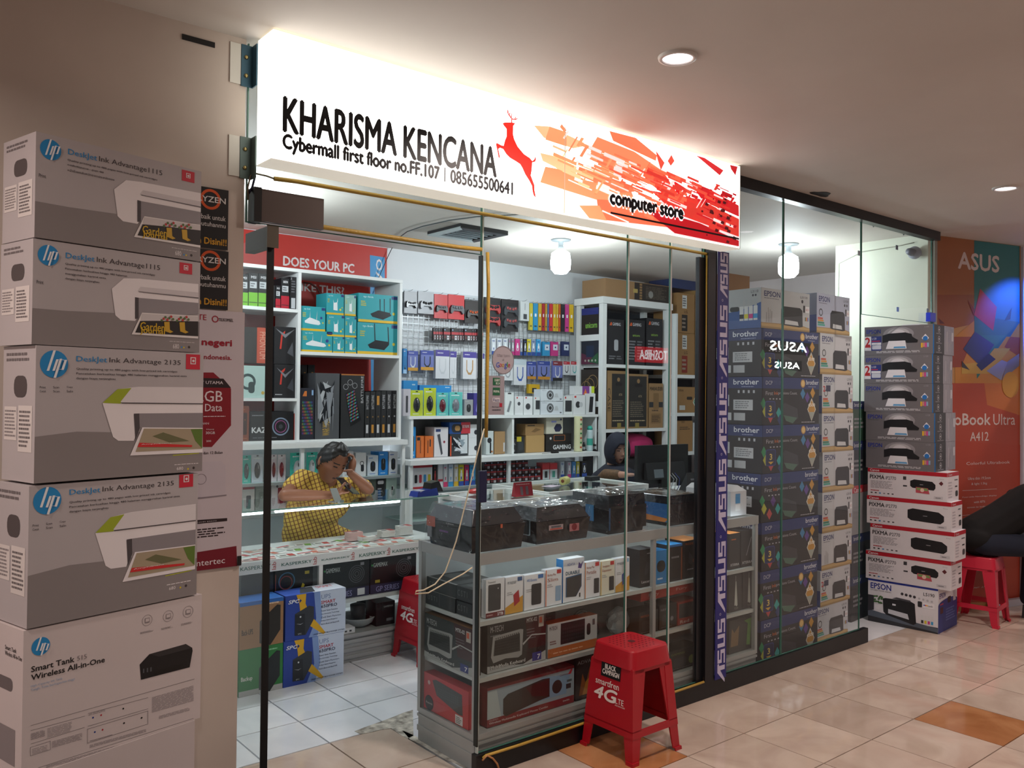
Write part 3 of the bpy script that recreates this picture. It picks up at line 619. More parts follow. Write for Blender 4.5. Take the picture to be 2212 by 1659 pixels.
_, z5 = pixbox('printer_box', 'white ink tank printer carton with black lettering near the bottom of the left stack', 'box', (51, 1363), (436, 1287), 1680, HPY, .175, WC, cart_tank, tank_left, k=.27666, ox=0, oy=1200)
for k, lab in enumerate(('plain white carton under the ink tank printer carton',)):
    a = at(40, 1659, Y=HPY); m = carton('plain_carton', .47, .19, z5-.001, mat('c9bfbe', .55)); tag(m.build('printer_box', loc=(a.x+.24*math.cos(.25), HPY+.24*math.sin(.25)-.004, .0005), rz=.25), lab, 'box')
# ================================================================ posters on the wall
def poster(name, label, x0, y0, x1, y1, base, draw, Y=-.9545):
    a, b = at(x0, y0, Y=Y), at(x1, y1, Y=Y); zt = (at(x0, y0, Y=Y).z+at(x1, y0+(x1-x0)*.17, Y=Y).z)/2
    wd, h = b.x-a.x, a.z-b.z; m = MB(); m.box(0, 0, 0, wd, .0018, h, base)
    F = PF(m, (0, 0, 0), (wd, 0, 0), (0, 0, h)).place((a.x, Y, b.z)); draw(F)
    return tag(m.build(name, loc=(a.x, Y, b.z)), label, 'poster')
def ryz(oy):
    def f(F):
        F.k = S1; F.oy = 250
        p = F.q(1372, 545+oy); q = F.q(1430, 545+oy); r_ = abs(q[0]-p[0]); F.ring(p[0], p[1], r_*1.15, r_*.3, mat('d0531f', .5))
        W_ = mat('d8d4d2', .5); Y_ = mat('d29a28', .5)
        F.T_('RYZEN', 1283, 549+oy, 1470, 550+oy, W_, .03, hp=36)
        F.T_('terbaik untuk', 1262, 661+oy, 1470, 655+oy, W_, .01, hp=32); F.T_('kebutuhanmu', 1253, 706+oy, 1470, 708+oy, W_, .01, hp=30); F.T_('an Disini!!', 1262, 824+oy, 1475, 803+oy, Y_, .04, hp=42)
    return f
poster('poster', 'upper black poster with orange ring half hidden behind the cartons', 372, 392, 492, 541, '19181a', ryz(0))
poster('poster', 'lower black poster with orange ring half hidden behind the cartons', 372, 530, 492, 670, '19181a', ryz(400), -.9547)
def tsel(F):
    F.k = S1; F.oy = 740
    W_ = mat('e8e0e4', .5); R_ = mat('a01830', .5); D = mat('2a1c20', .5)
    F.oy = 250; F.T_('4G LTE', 1180, 1322, 1345, 1296, R_, .02); F.T_('TELKOMSEL', 1424, 1338, 1520, 1324, D, .02); p = F.q(1402, 1325); q = F.q(1424, 1325); F.ring(p[0], p[1], q[0]-p[0], (q[0]-p[0])*.3, R_)
    F.T_('dalam negeri', 1090, 1497, 1510, 1450, R_, .05, hp=56); F.T_('di Indonesia.', 1265, 1583, 1508, 1560, R_, .03, hp=30)
    F.oy = 740
    F.P_([(1150, 195), (1390, 195), (1505, 300), (1505, 540), (1380, 680), (1150, 680)], mat('8a1424', .5)); F.P_([(1150, 225), (1455, 235), (1505, 295), (1150, 290)], D)
    F.T_('PAKET UTAMA', 1230, 268, 1453, 252, W_, .02); F.T_('12GB', 1250, 385, 1450, 315, W_, .01); F.T_('Data', 1335, 448, 1447, 400, W_, .01); F.T_('TAMBAHAN', 1230, 535, 1360, 520, W_); F.T_('Heavy', 1345, 572, 1395, 560, W_); F.T_('30GB', 1340, 597, 1400, 579, W_, .02); F.T_('200', 1343, 648, 1375, 635, W_)
    F.L_(1325, 487, 1468, 475, 1, W_, fill=.4, ragged=0); F.T_('dan 12 Bulan', 1325, 728, 1450, 706, D, .01)
    F.P_([(1150, 790), (1440, 772), (1470, 800), (1468, 975), (1440, 1000), (1150, 1015)], mat('cbc3cb', .4)); p = F.q(1310, 890); q = F.q(1345, 890); F.ring(p[0], p[1], q[0]-p[0], (q[0]-p[0])*.1, mat('8a828a'))
    F.P_([(1200, 1020), (1475, 990), (1475, 997), (1200, 1030)], mat('8a828a', .5))
    F.P_([(1200, 1162), (1480, 1143), (1480, 1162), (1200, 1190)], D); F.T_('HUAWEI E5573', 1240, 1178, 1410, 1158, W_); F.L_(1200, 1285, 1475, 1195, 4, D)
    F.P_([(1100, 1395), (1540, 1325), (1545, 1465), (1100, 1510)], mat('7a1226', .5)); F.T_('intertec', 1265, 1460, 1465, 1400, W_, .01)
poster('poster', 'white and dark red data package poster on the wall beside the door', 372, 664, 521, 1222, 'cfc6cc', tsel)
tag(MB().box(0, 0, 0, .012, .004, .03, '141416').build('poster_clip', loc=(at(514, 1215, Y=-.96).x, -.9585, at(514, 1222, Y=-.96).z)), 'small black clip at the bottom corner of the white poster', 'clip')
# ================================================================ red plastic stools
SR = mat('a80e20', .38, coat=.2, vary=.03)
def stool(cx, cy, rz, label, open_left=False, words=True, black=False, c=SR, hgt=.45, tw=.115, bw=.15):
    s = empty('plastic_stool', (cx, cy, 0), rz)
    def hw(z): return bw+(tw-bw)*z/hgt
    th = .005
    # seat: rounded square with a raised lip
    m = MB(); pts = []; q = tw
    for sx, sy, st_ in ((1, 1, 0), (-1, 1, 90), (-1, -1, 180), (1, -1, 270)):
        for i in range(5): t = math.radians(st_+i*22.5); pts.append((sx*(q-.028)+.028*math.cos(t), sy*(q-.028)+.028*math.sin(t)))
    m.slab([(x*.97, y*.97, hgt) for x, y in pts], .006, c)
    n = len(pts)
    ring0 = [(x*.97, y*.97, hgt) for x, y in pts]; ring1 = [(x*1.0, y*1.0, hgt-.006) for x, y in pts]; ring2 = [(x*1.02, y*1.02, hgt-.02) for x, y in pts]
    q3 = hw(hgt-.075)/tw*1.035; ring3 = [((x*1.0 if 0 else x)*q3, y*q3, hgt-.075) for x, y in pts]
    for a, b in ((ring0, ring1), (ring1, ring2), (ring2, ring3)): m.add(a+b, [(i, (i+1) % n, n+(i+1) % n, n+i)[::-1] for i in range(n)], c, True)
    F = Face(m, (-q, -q, hgt), (2*q, 0, 0), (0, 2*q, 0)); dk = mat('4c0610', .7)
    F.c(.5, .5, .075, dk, 14)
    for i in range(9):
        for j in range(9):
            u, v = .12+.095*i, .12+.095*j
            if (u-.5)**2+(v-.5)**2 < .0125 or abs(u-.5)+abs(v-.5) > .66: continue
            F.c(u, v, .02, dk, 6) if (i+j) % 2 == 0 else F.p([(u-.022, v), (u, v-.022), (u+.022, v), (u, v+.022)], dk)
    m.build('seat', s)
    for k in range(4):
        a = k*PI/2; opened = (k % 2 == 0) or open_left     # k=0 faces -y, k=3 faces -x
        ca, sa = math.cos(a), math.sin(a)
        def W(u, z, o=0):         # u -1..1 across the side
            h = hw(z); x, y = u*h, -h-o; return (x*ca-y*sa, x*sa+y*ca, z)
        m = MB()
        zc, zb, zt = .105, .075, hgt-.07
        def quad(u0, z0, u1, z1, u2=None, u3=None):
            u2 = u1 if u2 is None else u2; u3 = u0 if u3 is None else u3
            m.slab([W(u0, z0), W(u1, z0), W(u2, z1), W(u3, z1)], th, c)
        if opened:
            quad(-.9, hgt-.09, .9, zt)
            quad(-1, .13, -.62, hgt-.075); quad(.62, .13, 1, hgt-.075)
            quad(-.62, hgt-.1, -.5, hgt-.075, -.4, -.62); quad(.4, hgt-.09, .62, hgt-.075, .62, .4) if 0 else None
            quad(-1, zc, 1, .135)
        else:
            quad(-.985, .13, .985, zt); quad(-1, .105, 1, .13); quad(-.97, .128, .97, .134)
        m.build('side_panel', s)
        if k == 3 and words:
            h1, h0 = hw(.40), hw(.12); m = MB()
            F = Face(m, W(-1, .12, .0012), Vector(W(1, .12, .0012))-Vector(W(-1, .12, .0012)), Vector(W(-1, .40, .0012))+Vector((0, 0, 0))-Vector(W(-1, .12, .0012)))
            F.V = (Vector(W(0, .40, .0012))-Vector(W(0, .12, .0012))); F.N = F.U.cross(F.V).normalized()
            wt = mat('e4dcd8', .5)
            if black:
                F.r(.30, .70, .70, .93, '0c0c0e'); F.t('BLACK', .38, .82, .60, .89, wt, .04); F.t('CAMPAIGN', .33, .74, .67, .81, wt, .04)
            F.t('smartfren', .20, .565, .68, .66, wt, .015); F.t('4G', .17, .36, .61, .535, wt, .05, shear=.12); F.t('LTE', .63, .37, .79, .45, wt, .01); F.t('ADVANCED', .62, .335, .82, .355, wt)
            m.build('printed_lettering', s)
    for sx, sy in ((1, 1), (-1, 1), (-1, -1), (1, -1)):
        m = MB(); t, lw = .0, .052
        def L(z, e=0):
            h = hw(z)+e; w_ = lw*(.75+.25*z/.13); return [(sx*h, sy*h, z), (sx*(h-w_), sy*h, z), (sx*(h-w_), sy*(h-.006), z), (sx*(h-.006), sy*(h-.006), z), (sx*(h-.006), sy*(h-w_), z), (sx*h, sy*(h-w_), z)]
        for z0, z1, e in ((.012, hgt-.070, -.002), (0, .014, .004)):
            A, B = L(z0, e), L(z1, e); f = [tuple((i, (i+1) % 6, 6+(i+1) % 6, 6+i)) for i in range(6)]
            if sx*sy > 0: f = [q_[::-1] for q_ in f]
            m.add(A+B, f+[tuple(range(6)), tuple(range(6, 12))], c)
        m.build('leg', s)
    return tag(s, label, 'stool')
stool(1.0, -1.122, .0, 'red plastic stool with black sticker and white lettering in front of the glass', black=True)
stool(1.0, .44, .0, 'red plastic stool inside the shop behind the corner showcase')
stool(4.41, -1.17, .12, 'pink red open-sided stool under the seated person at the right edge', open_left=True, words=False, c=mat('c8203c', .4))
# ================================================================ free-standing stack of printer cartons at the far doorway (fronts face the corridor's near end)
def sidebox(name, label, x, yl, yr, z0, z1, dx, body, front=None, side=None, group=None, lean=.0, cat='box', lb=None, top=None):
    """carton whose front faces -X, from yl (far, left in the picture) to yr (near), side face towards -Y"""
    wd = math.hypot(yl-yr, .05*(yl-yr)+lean); ang = -PI/2+math.atan2(.04, .45)+lean
    loc = (x+.02, (yl+yr)/2, z0+.0005); h = z1-z0-.001; m = MB(); m.box(-wd/2, 0, 0, wd/2, dx, h, body)
    if front: front(PF(m, (-wd/2, 0, 0), (wd, 0, 0), (0, 0, h)).place(loc, ang))
    if side: side(PF(m, (wd/2, 0, 0), (0, dx, 0), (0, 0, h)).place(loc, ang))
    if top: top(PF(m, (-wd/2, 0, h), (wd, 0, 0), (0, dx, 0)).place(loc, ang))
    return tag(m.build(name, loc=loc, rz=ang), label, cat, group)
EB = mat('1c2f8c', .5); EG = mat('6c6a6e', .45); EK = mat('17171b', .45); WT = mat('dcdce2', .5)
def l120(sticker):
    def f(F):
        F.t('EPSON', .03, .76, .24, .90, EB, .03); F.lines(.03, .70, .2, .73, 1, '45454a')
        glow = mat('c9c7cc', .5); F.c(.50, .72, .22, mat('8d8b90', .45), 24, ry=.25); F.c(.50, .72, .16, mat('aeacb0', .45), 24, ry=.2); F.c(.50, .72, .10, glow, 20, ry=.15)
        F.p([(.27, .42), (.36, .46), (.60, .46), (.62, .40), (.77, .40), (.78, .48), (.70, .60), (.69, .70), (.60, .76), (.36, .74), (.27, .68)], EK)
        F.p([(.36, .48), (.60, .48), (.62, .20), (.32, .20)], WT); F.p([(.44, .28), (.60, .28), (.61, .22), (.43, .22)], mat('5a9ac8', .5))
        F.p([(.88, .68), (.93, .54), (.90, .46), (.86, .46), (.83, .54)], WT); F.c(.88, .53, .035, mat('2a70b8', .5), 14)
        for i, c in enumerate(('d8b030', 'c88878', 'c04a90', '88a8c8')): F.r(.82+.028*i, .22+.015*(i % 2), .845+.028*i, .38, c)
        F.lines(.18, .06, .82, .14, 2, 'c8c8cc', ragged=.05); F.t('L120', .87, .90, .93, .95, '9a9aa0')
        if sticker:
            F.r(.005, .16, .10, .66, WT); F.t('2', .015, .33, .085, .62, 'b01a24', .05); F.r(.01, .27, .095, .32, 'b01a24'); F.r(.105, .16, .255, .66, '24327c'); F.r(.11, .36, .25, .44, WT); F.t('L120', .115, .55, .18, .62, WT); F.lines(.11, .46, .25, .52, 1, 'd03040'); F.rr(.115, .2, .25, .35, 'c4c8d4', .2)
        F.r(.985, 0, .999, 1, '1f6cb0')
    return f
def l120s(F):
    F.r(0, 0, .5, 1, EK); F.r(.5, 0, .999, 1, mat('8f8d94', .3, .4, bump=.4, bscale=30))
    for k in range(3): y = .84-.32*k; F.ring(.24, y, .055, .012, '9a9aa0'); F.r(.22, y-.03, .26, y+.03, 'b8b8bc'); F.lines(.1, y-.17, .4, y-.11, 1, '7a7a80')
    F.r(.62, .1, .66, .8, 'a8a6ae'); F.r(.88, .5, .97, .8, 'c0c0c8')
CR = mat('ae1428', .5); CW = mat('d6d3d8', .5)
def canon(full):
    def f(F):
        F.r(0, .86, .999, .999, CR); F.t('Canon', .03, .89, .15, .97, WT, .03)
        F.t('PIXMA', .03, .62, .22, .76, '1a1a1e', .03); F.t('iP2770', .235, .62, .37, .74, '55555c', .01); F.lines(.03, .79, .25, .82, 1, '9a9aa0')
        F.lines(.04, .28, .36, .56, 6, 'a5a2a8'); F.lines(.04, .17, .15, .23, 1, 'b02030', ragged=.05)
        for i, c in enumerate(('2a2a2e', '2a2a2e', '3a8ac8', '8a8a90', '4a4a50', '4a4a50')): F.r(.04+.055*i, .09, .065+.055*i, .13, c)
        if full: F.p([(.50, .34), (.54, .26), (.88, .22), (.92, .32), (.92, .5), (.86, .62), (.56, .68), (.50, .62)], EK); F.r(.68, .44, .73, .46, '9a9aa0')
        else:
            F.p([(.55, .46), (.58, .40), (.84, .36), (.86, .44), (.86, .56), (.82, .66), (.60, .70), (.55, .64)], EK); F.r(.67, .52, .71, .54, '9a9aa0')
            F.p([(.62, .44), (.77, .42), (.79, .22), (.62, .24)], mat('b84a58', .5)); F.p([(.63, .42), (.76, .41), (.77, .32), (.63, .34)], mat('7a9a5a', .5)); F.c(.70, .34, .025, 'e0c0b0', 10)
            F.r(.46, .66, .50, .78, '3a3a3e'); F.r(.46, .42, .51, .47, '3a3a3e'); F.p([(.90, .62), (.93, .70), (.955, .62), (.93, .54)], mat('5a2028', .5))
        F.t('Fine', .91, .76, .96, .79, '8a8a90'); F.r(.84, .07, .95, .17, 'c2c0c6'); F.lines(.86, .09, .93, .14, 1, '5a5a60')
    return f
def canons(F):
    F.r(0, .86, .999, .999, CR); F.t('Canon', .1, .89, .4, .96, WT, .01); F.lines(.1, .1, .45, .7, 6, 'b5b2ba'); F.lines(.62, .68, .92, .76, 1, '6a6a70'); F.lines(.68, .44, .9, .54, 1, '2a2a2e'); F.rr(.7, .14, .92, .34, '3a3a3e', .3)
def l5190(F):
    F.r(.0, .955, .999, .999, EB)
    F.t('EPSON', .04, .78, .34, .91, EB, .03); F.t('EXCEED YOUR VISION', .04, .73, .34, .76, '5a5a64'); F.t('L5190', .80, .80, .95, .875, '26262c', .01)
    F.r(0, .0, .999, .14, '2c2d33'); F.p([(0, .28), (.2, .24), (1, .12), (1, .03), (.8, .05), (0, .13)], mat('56606e', .5))
    F.p([(0, .62), (.09, .62), (.09, .28), (.0, .24)], mat('33333a', .5)); F.p([(.22, .58), (.26, .60), (.62, .62), (.68, .58), (.70, .14), (.66, .10), (.27, .22), (.23, .28)], EK)
    F.p([(.30, .36), (.58, .32), (.60, .20), (.30, .26)], mat('c8ccd4', .5)); F.r(.36, .46, .41, .50, 'd8dce4'); F.p([(.36, .62), (.62, .60), (.62, .64), (.42, .66)], mat('45454c', .5))
    rr_ = random.Random(5)
    for k in range(16): a, b = rr_.uniform(.09, .2), rr_.uniform(.42, .6); F.p([(a, b), (a+.03, b+.015), (a+.02, b+.05), (a-.01, b+.03)], mat('3f6a3a', .5))
    F.p([(.10, .42), (.19, .42), (.17, .30), (.12, .30)], mat('e6e6ea', .5))
    for i in range(4): F.c(.50+.058*i, .76-.008*i, .021, '3a3a40', 12)
    for i in range(4): F.c(.74+.058*i, .72-.008*i, .016, 'b5b5bc', 10)
    F.rr(.72, .53, .78, .66, '26262a', .2); F.r(.79, .53, .95, .65, 'e8e8ee'); [F.c(.81+.02*i, .59, .01, c, 8) for i, c in enumerate(('2060c0', 'e04030', 'f0c020'))]; F.t('tank', .86, .57, .93, .61, '4a4a50')
    for i, c in enumerate(('26262a', 'e0c82a', 'c83a8a', '3a9ad0')): F.r(.77+.045*i, .18, .80+.045*i, .36, 'd8dade'); F.r(.77+.045*i, .18, .80+.045*i, .25, c)
def l5190s(F):
    F.r(0, 0, .999, .62, mat('27367e', .5)); F.c(.5, .62, .5, mat('27367e', .5), 24, ry=.10); F.t('EPSON', .06, .76, .38, .88, EB, .02); F.rr(.48, .60, .66, .74, EK, .3); F.lines(.1, .6, .3, .66, 1, 'c04050'); F.r(.78, .6, .92, .84, 'c0bcc4'); F.lines(.4, .2, .9, .5, 5, '5a68a8'); F.rr(.1, .42, .25, .56, '4a1a24', .1)
ords = ('topmost', 'second', 'third', 'fourth', 'fifth')
zs = [.0, .288, .476, .662, .848, 1.034, 1.222, 1.414, 1.604, 1.796, 1.988]
sidebox('printer_box', 'blue and white tank printer carton at the very bottom of the far free-standing stack', 3.8, -.70, -1.148, zs[0], zs[1], .345, WT, l5190, l5190s)
for k, (yl, yr, full, lab) in enumerate(((-.685, -1.225, 0, 'lowest red topped white carton of the far stack'), (-.715, -1.245, 1, 'second lowest red topped white carton of the far stack'), (-.69, -1.225, 1, 'second highest red topped white carton of the far stack'), (-.695, -1.20, 0, 'highest red topped white carton of the far stack, under the grey ones'))):
    sidebox('printer_box', lab, 3.8, yl, yr, zs[k+1], zs[k+2], (.20, .21, .2, .21)[k], CW, canon(full), canons)
for k in range(5):
    yl, yr = ((-.665, -1.115), (-.664, -1.11), (-.665, -1.112), (-.678, -1.125), (-.68, -1.128))[k]
    sidebox('printer_box', ('topmost grey carton of the far stack, with a red 2 sticker', 'second grey carton of the far stack, with a red 2 sticker', 'third grey carton from the top of the far stack', 'fourth grey carton from the top of the far stack', 'lowest grey carton of the far stack, on a red topped one')[k], 3.8, yl, yr, zs[9-k], zs[10-k], (.36, .35, .35, .37, .36)[k], EG, l120(k < 2), l120s, group=None)
tag(MB().box(0, 0, 0, .16, .12, .012, mat('d8d8dc', .3)).build('flat_packet', loc=(3.93, -.98, 1.9895)), 'small clear plastic packet lying on top of the far carton stack', 'packet')
# darker cartons half seen inside the doorway behind that stack
for k, (c, lab, hh) in enumerate((('22262e', 'dark carton on the floor inside the far doorway', .30), ('262b38', 'dark blue carton second from the floor inside the far doorway', .28), ('8f8f94', 'grey and red carton third from the floor inside the far doorway', .33), ('262b38', 'dark blue carton fourth from the floor inside the far doorway', .30), ('2a4a3a', 'dark green topped carton uppermost inside the far doorway', .27))):
    z = (0, .301, .582, .913, 1.214)[k]
    def fr(F, k=k): (F.r(0, .85, .999, .999, CR) if k == 2 else F.r(0, .8, .999, .999, '1c2c5c')); F.lines(.1, .3, .6, .6, 3, '8a8a90'); F.t('brother' if k != 2 else 'Canon', .1, .86, .5, .96, WT)
    sidebox('printer_box', lab, 3.62, -.30, -.66, z, z+hh, .30, mat(c, .5), fr, fr)
# ================================================================ cartons stacked behind the right glass
def brother(k):
    def f(F):
        F.r(0, 0, .999, .999, '15161a'); F.r(0, .76, .999, .999, '1c2f66')
        F.t('DCP', .06, .84, .17, .92, 'b8bcc8'); F.t('T510W' if k < 5 else 'T710W', .19, .84, .36, .92, '3c4a78')
        F.t('brother', .76, .86, .985, .96, 'd0d4de', .02); F.lines(.8, .80, .96, .83, 1, '8a93b0')
        F.t('First', .06, .62, .18, .70, 'a8a8b0'); F.t('Ink', .20, .63, .27, .70, 'c86a30'); F.t('pressions Count.', .27, .62, .60, .70, 'a8a8b0')
        for i in range(4): F.r(.12+.055*i, .53, .145+.055*i, .555, 'a0a0a8')
        for i, (x, y, c) in enumerate(((.02, .45, '2f8a58'), (.0+.05, .28, 'a8ac3a'), (.14, .16, 'b04848'), (.28, .25, '2f9a98'), (.20, .42, '5a3a80') if k in (3,) else (.30, .10, '2a3a6a'), (.70, .66, '3a7aa8'), (.78, .58, '5a3f8a'), (.88, .68, 'b8882e'))): F.p([(x-.045, y), (x, y-.12), (x+.045, y), (x, y+.12)], mat(c, .5))
        if k not in (3,): F.rr(.05, .15, .22, .50, '2a3a78', .15); F.rr(.06, .17, .21, .48, '1a2246', .15); F.t('3', .115, .28, .155, .40, 'd8c060', .04); F.p([(.09, .24), (.18, .24), (.135, .18)], mat('c8a03a', .5))
        F.p([(.34, .40), (.38, .46), (.60, .34), (.62, .12), (.56, .08), (.36, .18)], mat('2b2d33', .4)); F.p([(.36, .20), (.60, .14), (.52, .02), (.40, .08)], mat('4a6a5c', .5))
        F.p([(.78, .32), (.86, .57), (.94, .32), (.86, .06)], mat('c8c4b8', .5)); F.p([(.795, .32), (.86, .52), (.925, .32), (.86, .11)], mat('b8862e', .5)); F.p([(.80, .26), (.92, .26), (.86, .09)], mat('9aa098', .5)); F.t('6500', .80, .38, .92, .45, 'f0ece0', .03)
        if k in (0, 1, 2, 5, 6): F.c(.70, .88 if k < 3 else .72, .042, mat('b08a4a', .5), 16); F.c(.70, .88 if k < 3 else .72, .03, mat('d8b878', .5), 14)
        F.lines(.68, .03, .95, .055, 1, 'b8b8c0')
    return f
def brothers(F):
    F.r(0, .76, .999, .999, '22336a'); F.t('brother', .55, .84, .95, .95, 'e0e4ee', .03); F.lines(.68, .78, .92, .81, 1, '9aa4c8')
    F.r(.18, .38, .48, .62, 'c2c6cc'); F.r(.55, .30, .86, .52, 'c2c6cc'); F.r(.30, .08, .52, .24, 'c2c6cc'); F.r(.56, .08, .74, .24, 'b4b8be'); F.lines(.2, .42, .45, .6, 5, '7a7e86'); F.lines(.58, .33, .84, .5, 4, '7a7e86')
    for i in range(4): F.r(.62+.08*i, .66, .65+.08*i, .72, 'b8bcc4')
names = ('directly under the pale ink tank carton', 'second from the top', 'third from the top', 'fourth from the top', 'fifth from the top', 'second from the floor', 'at the floor')
BY = -.868; BX = at(1645, 1000, Y=BY).x; BW = at(1768, 1000, Y=BY).x-BX
for k in range(7):
    z = .27*(6-k)
    wd = BW; m = MB(); m.box(-wd/2, 0, 0, wd/2, .42, .268, mat('17181d', .5))
    brother(k)(Face(m, (-wd/2, 0, 0), (wd, 0, 0), (0, 0, .268))); brothers(Face(m, (-wd/2, .42, 0), (0, -.42, 0), (0, 0, .268)))
    tag(m.build('printer_box', loc=(BX+wd/2+(.004*((k*7) % 5-2)), BY, z+.0005), rz=.0), 'black and navy printer carton behind the right glass, %s' % names[k], 'box')
def eps(kind):
    def f(F):
        if kind == 3: F.r(0, 0, .999, .999, mat('a9afc4', .5)); F.r(0, 0, .999, .02, '8a8060')
        F.t('EPSON', .06, .80, .38, .93, mat('27306a', .5), .03); F.lines(.06, .74, .36, .77, 1, '6a6a78')
        F.p([(0, .0), (.999, .0), (.999, .1), (.8, .16), (0, .14)], mat('9a7f50', .5)); F.p([(0, .12), (.8, .14), (.999, .08), (.999, .04), (0, .05)], mat('b89a64', .5))
        x0, x1 = (.40, .84); F.p([(x0, .14), (x0, .52), (x0+.05, .60), (x1-.05, .60), (x1, .54), (x1+.01, .12), (x1-.06, .10), (x0+.06, .12)], mat('1e2024', .45)); F.p([(x0+.08, .26), (x1-.10, .24), (x1-.08, .14), (x0+.07, .15)], mat('c0c4c8', .5))
        F.t('L3110' if kind != 3 else 'L3150', .80, .86, .95, .92, '3a3a44'); F.c(.84, .78, .022, '3a3a44', 10); F.c(.91, .78, .022, '5a5a62' if kind else 'b0b0b8', 10)
        F.r(.86, .5, .90, .68, '2c2c32'); F.r(.905, .5, .99, .66, 'd8dadf'); F.t('6.5', .92, .55, .97, .61, 'b03040'); 
        for i in range(4): F.r(.90+.02*i, .28, .915+.02*i, .38, ('26262a', 'c8b020', 'b83a78', '3a8ac0')[i])
        if kind == 0: [F.r(.10+.035*i, .16, .112+.035*i, .40+.04*((i*3) % 4), '8f8f90') for i in range(4)]
        else:
            for i, c in enumerate(('3f9a8a', '2f7a60', 'c88a2e', 'b84a2e')): F.r(.03, .18+.055*i, .24-.02*i, .225+.055*i, c)
            F.ring(.12, .52, .055, .015, '2a2a2c'); 
            if kind == 2: F.t('2', .03, .56, .10, .70, 'b01a24', .04); F.r(.12, .56, .26, .72, '2a2c4a')
    return f
def epsl(F): F.r(0, 0, .999, .45, '2c4a8c'); F.t('L3150', .55, .86, .85, .93, '5a6070'); F.r(0, .0, .999, .05, '223a70')
ez = [0, .213, .436, .666, .918, 1.167, 1.408, 1.651, 1.905, 2.15]
kd = (1, 2, 0, 1, 1, 1, 2, 1, 3)
for k in range(9):
    lab = ('wide ink tank carton standing on the floor behind the right glass', 'pale ink tank carton second from the floor in the narrow stack', 'pale ink tank carton third from the floor in the narrow stack', 'pale ink tank carton fourth from the floor in the narrow stack', 'pale ink tank carton in the middle of the narrow stack', 'pale ink tank carton sixth from the floor in the narrow stack', 'pale ink tank carton with a small red 2, seventh in the narrow stack', 'pale ink tank carton just below the bluish one in the narrow stack', 'bluish ink tank carton on top of the narrow stack behind the glass')[k]
    EY = -.775; x0 = at((1760, 1769, 1771, 1772, 1772, 1770, 1770, 1765, 1757)[k], 1000, Y=EY).x+.012; wd_ = at((1838, 1842, 1845, 1846, 1849, 1847, 1846, 1843, 1838)[k], 1000, Y=EY).x-x0-.012
    h = ez[k+1]-ez[k]-.001; m = MB(); wd = wd_; m.box(-wd/2, 0, 0, wd/2, .40, h, mat('b9bcc2' if k < 8 else '8f97ad', .5))
    eps(kd[k])(Face(m, (-wd/2, 0, 0), (wd, 0, 0), (0, 0, h))); epsl(Face(m, (-wd/2, .40, 0), (0, -.40, 0), (0, 0, h)))
    tag(m.build('printer_box', loc=(x0+wd/2, EY, ez[k]+.0005), rz=.04), lab, 'box')
def e3110l(F):
    F.r(0, 0, .999, .42, '2d5598'); F.p([(0, .42), (.5, .5), (.999, .64), (.999, .42)], mat('2d5598', .5)); F.t('L3110', .70, .88, .92, .95, '3a3a44', rot=0); F.rr(.06, .44, .35, .56, '222428', .45)
    for i, c in enumerate(('1e1e20', 'd8cc30', 'c83a88', '3a9ad8')): F.r(.36+.14*i, .20, .48+.14*i, .56, 'd4d8dc'); F.r(.36+.14*i, .25, .48+.14*i, .36, c); F.r(.38+.14*i, .56, .46+.14*i, .74, 'aab0b6')
    F.c(.76, .82, .03, '3a3a44', 10); F.c(.84, .82, .03, '3a3a44', 10)
m = MB(); wd = BW-.09; m.box(-wd/2, 0, 0, wd/2, .22, .225, mat('aeb2b6', .5)); eps(0)(Face(m, (-wd/2, 0, 0), (wd, 0, 0), (0, 0, .225))); e3110l(Face(m, (-wd/2, .22, 0), (0, -.22, 0), (0, 0, .225)))
tag(m.build('printer_box', loc=(BX+wd/2, BY+.01, 1.8905)), 'pale ink tank carton with ink bottles on its end, atop the navy stack', 'box')
m = carton('b', .22, .16, .33, mat('a07a56', .7)); m2 = m.build('cardboard_box', loc=(BX+.12, -.62, 1.8905)); tag(m2, 'brown cardboard box peeping over the ink tank carton beside the blue strip', 'box')
Face_ = None
# ================================================================ blue strip with lettering on the post
sx0, sx1 = 1.7725, 1.862
m = MB(); m.box(sx0, -.9775, .085, sx1, -.974, 2.24, mat('1c1c72', .45)); F = Face(m, (sx0, -.9775, .085), (sx1-sx0, 0, 0), (0, 0, 2.155))
lt = mat('c6c2dc', .4)
def asus(F, v0, v1, u0=.20, u1=.86):
    # four angular letters read upward; s runs along the strip, t across it
    def G(pts): F.p([(u1-(u1-u0)*t, v0+(v1-v0)*s) for s, t in pts][::-1], lt)
    G([(0, 0), (.05, 0), (.24, .78), (.30, .78), (.30, 1), (.17, 1)]); G([(.20, .0), (.27, 0), (.27, .80), (.20, .80)])
    for a in (.31, .78):
        G([(a, .80), (a+.2, .80), (a+.2, 1), (a, 1)]); G([(a, .42), (a+.2, .42), (a+.2, .60), (a, .60)]); G([(a+.145, .0), (a+.205, .0), (a+.205, .6), (a+.145, .6)]); G([(a-.01, 0), (a+.2, 0), (a+.2, .18), (a-.01, .18)]); G([(a, .42), (a+.055, .42), (a+.055, 1), (a, 1)])
    G([(.55, .0), (.75, 0), (.75, 1), (.69, 1), (.69, .18), (.61, .18), (.61, 1), (.55, 1)])
p_ = [at(1558, y, Y=-.977).z for y in (560, 625, 652, 815, 820, 985, 985, 1150, 1163, 1325, 1330, 1475)]
H = 2.155
asus(F, (p_[1]-.085)/H-.02, .999-.0)
for a, b in ((3, 2), (5, 4), (7, 6), (9, 8), (11, 10)):
    asus(F, (p_[a]-.085)/H, (p_[b]-.085)/H-.005); F.ring(.42, (p_[b]-.085)/H+.004, .07, .02, lt, 12)
tag(m.build('vertical_banner'), 'narrow dark blue strip with repeated white lettering taped to the black post', 'banner')
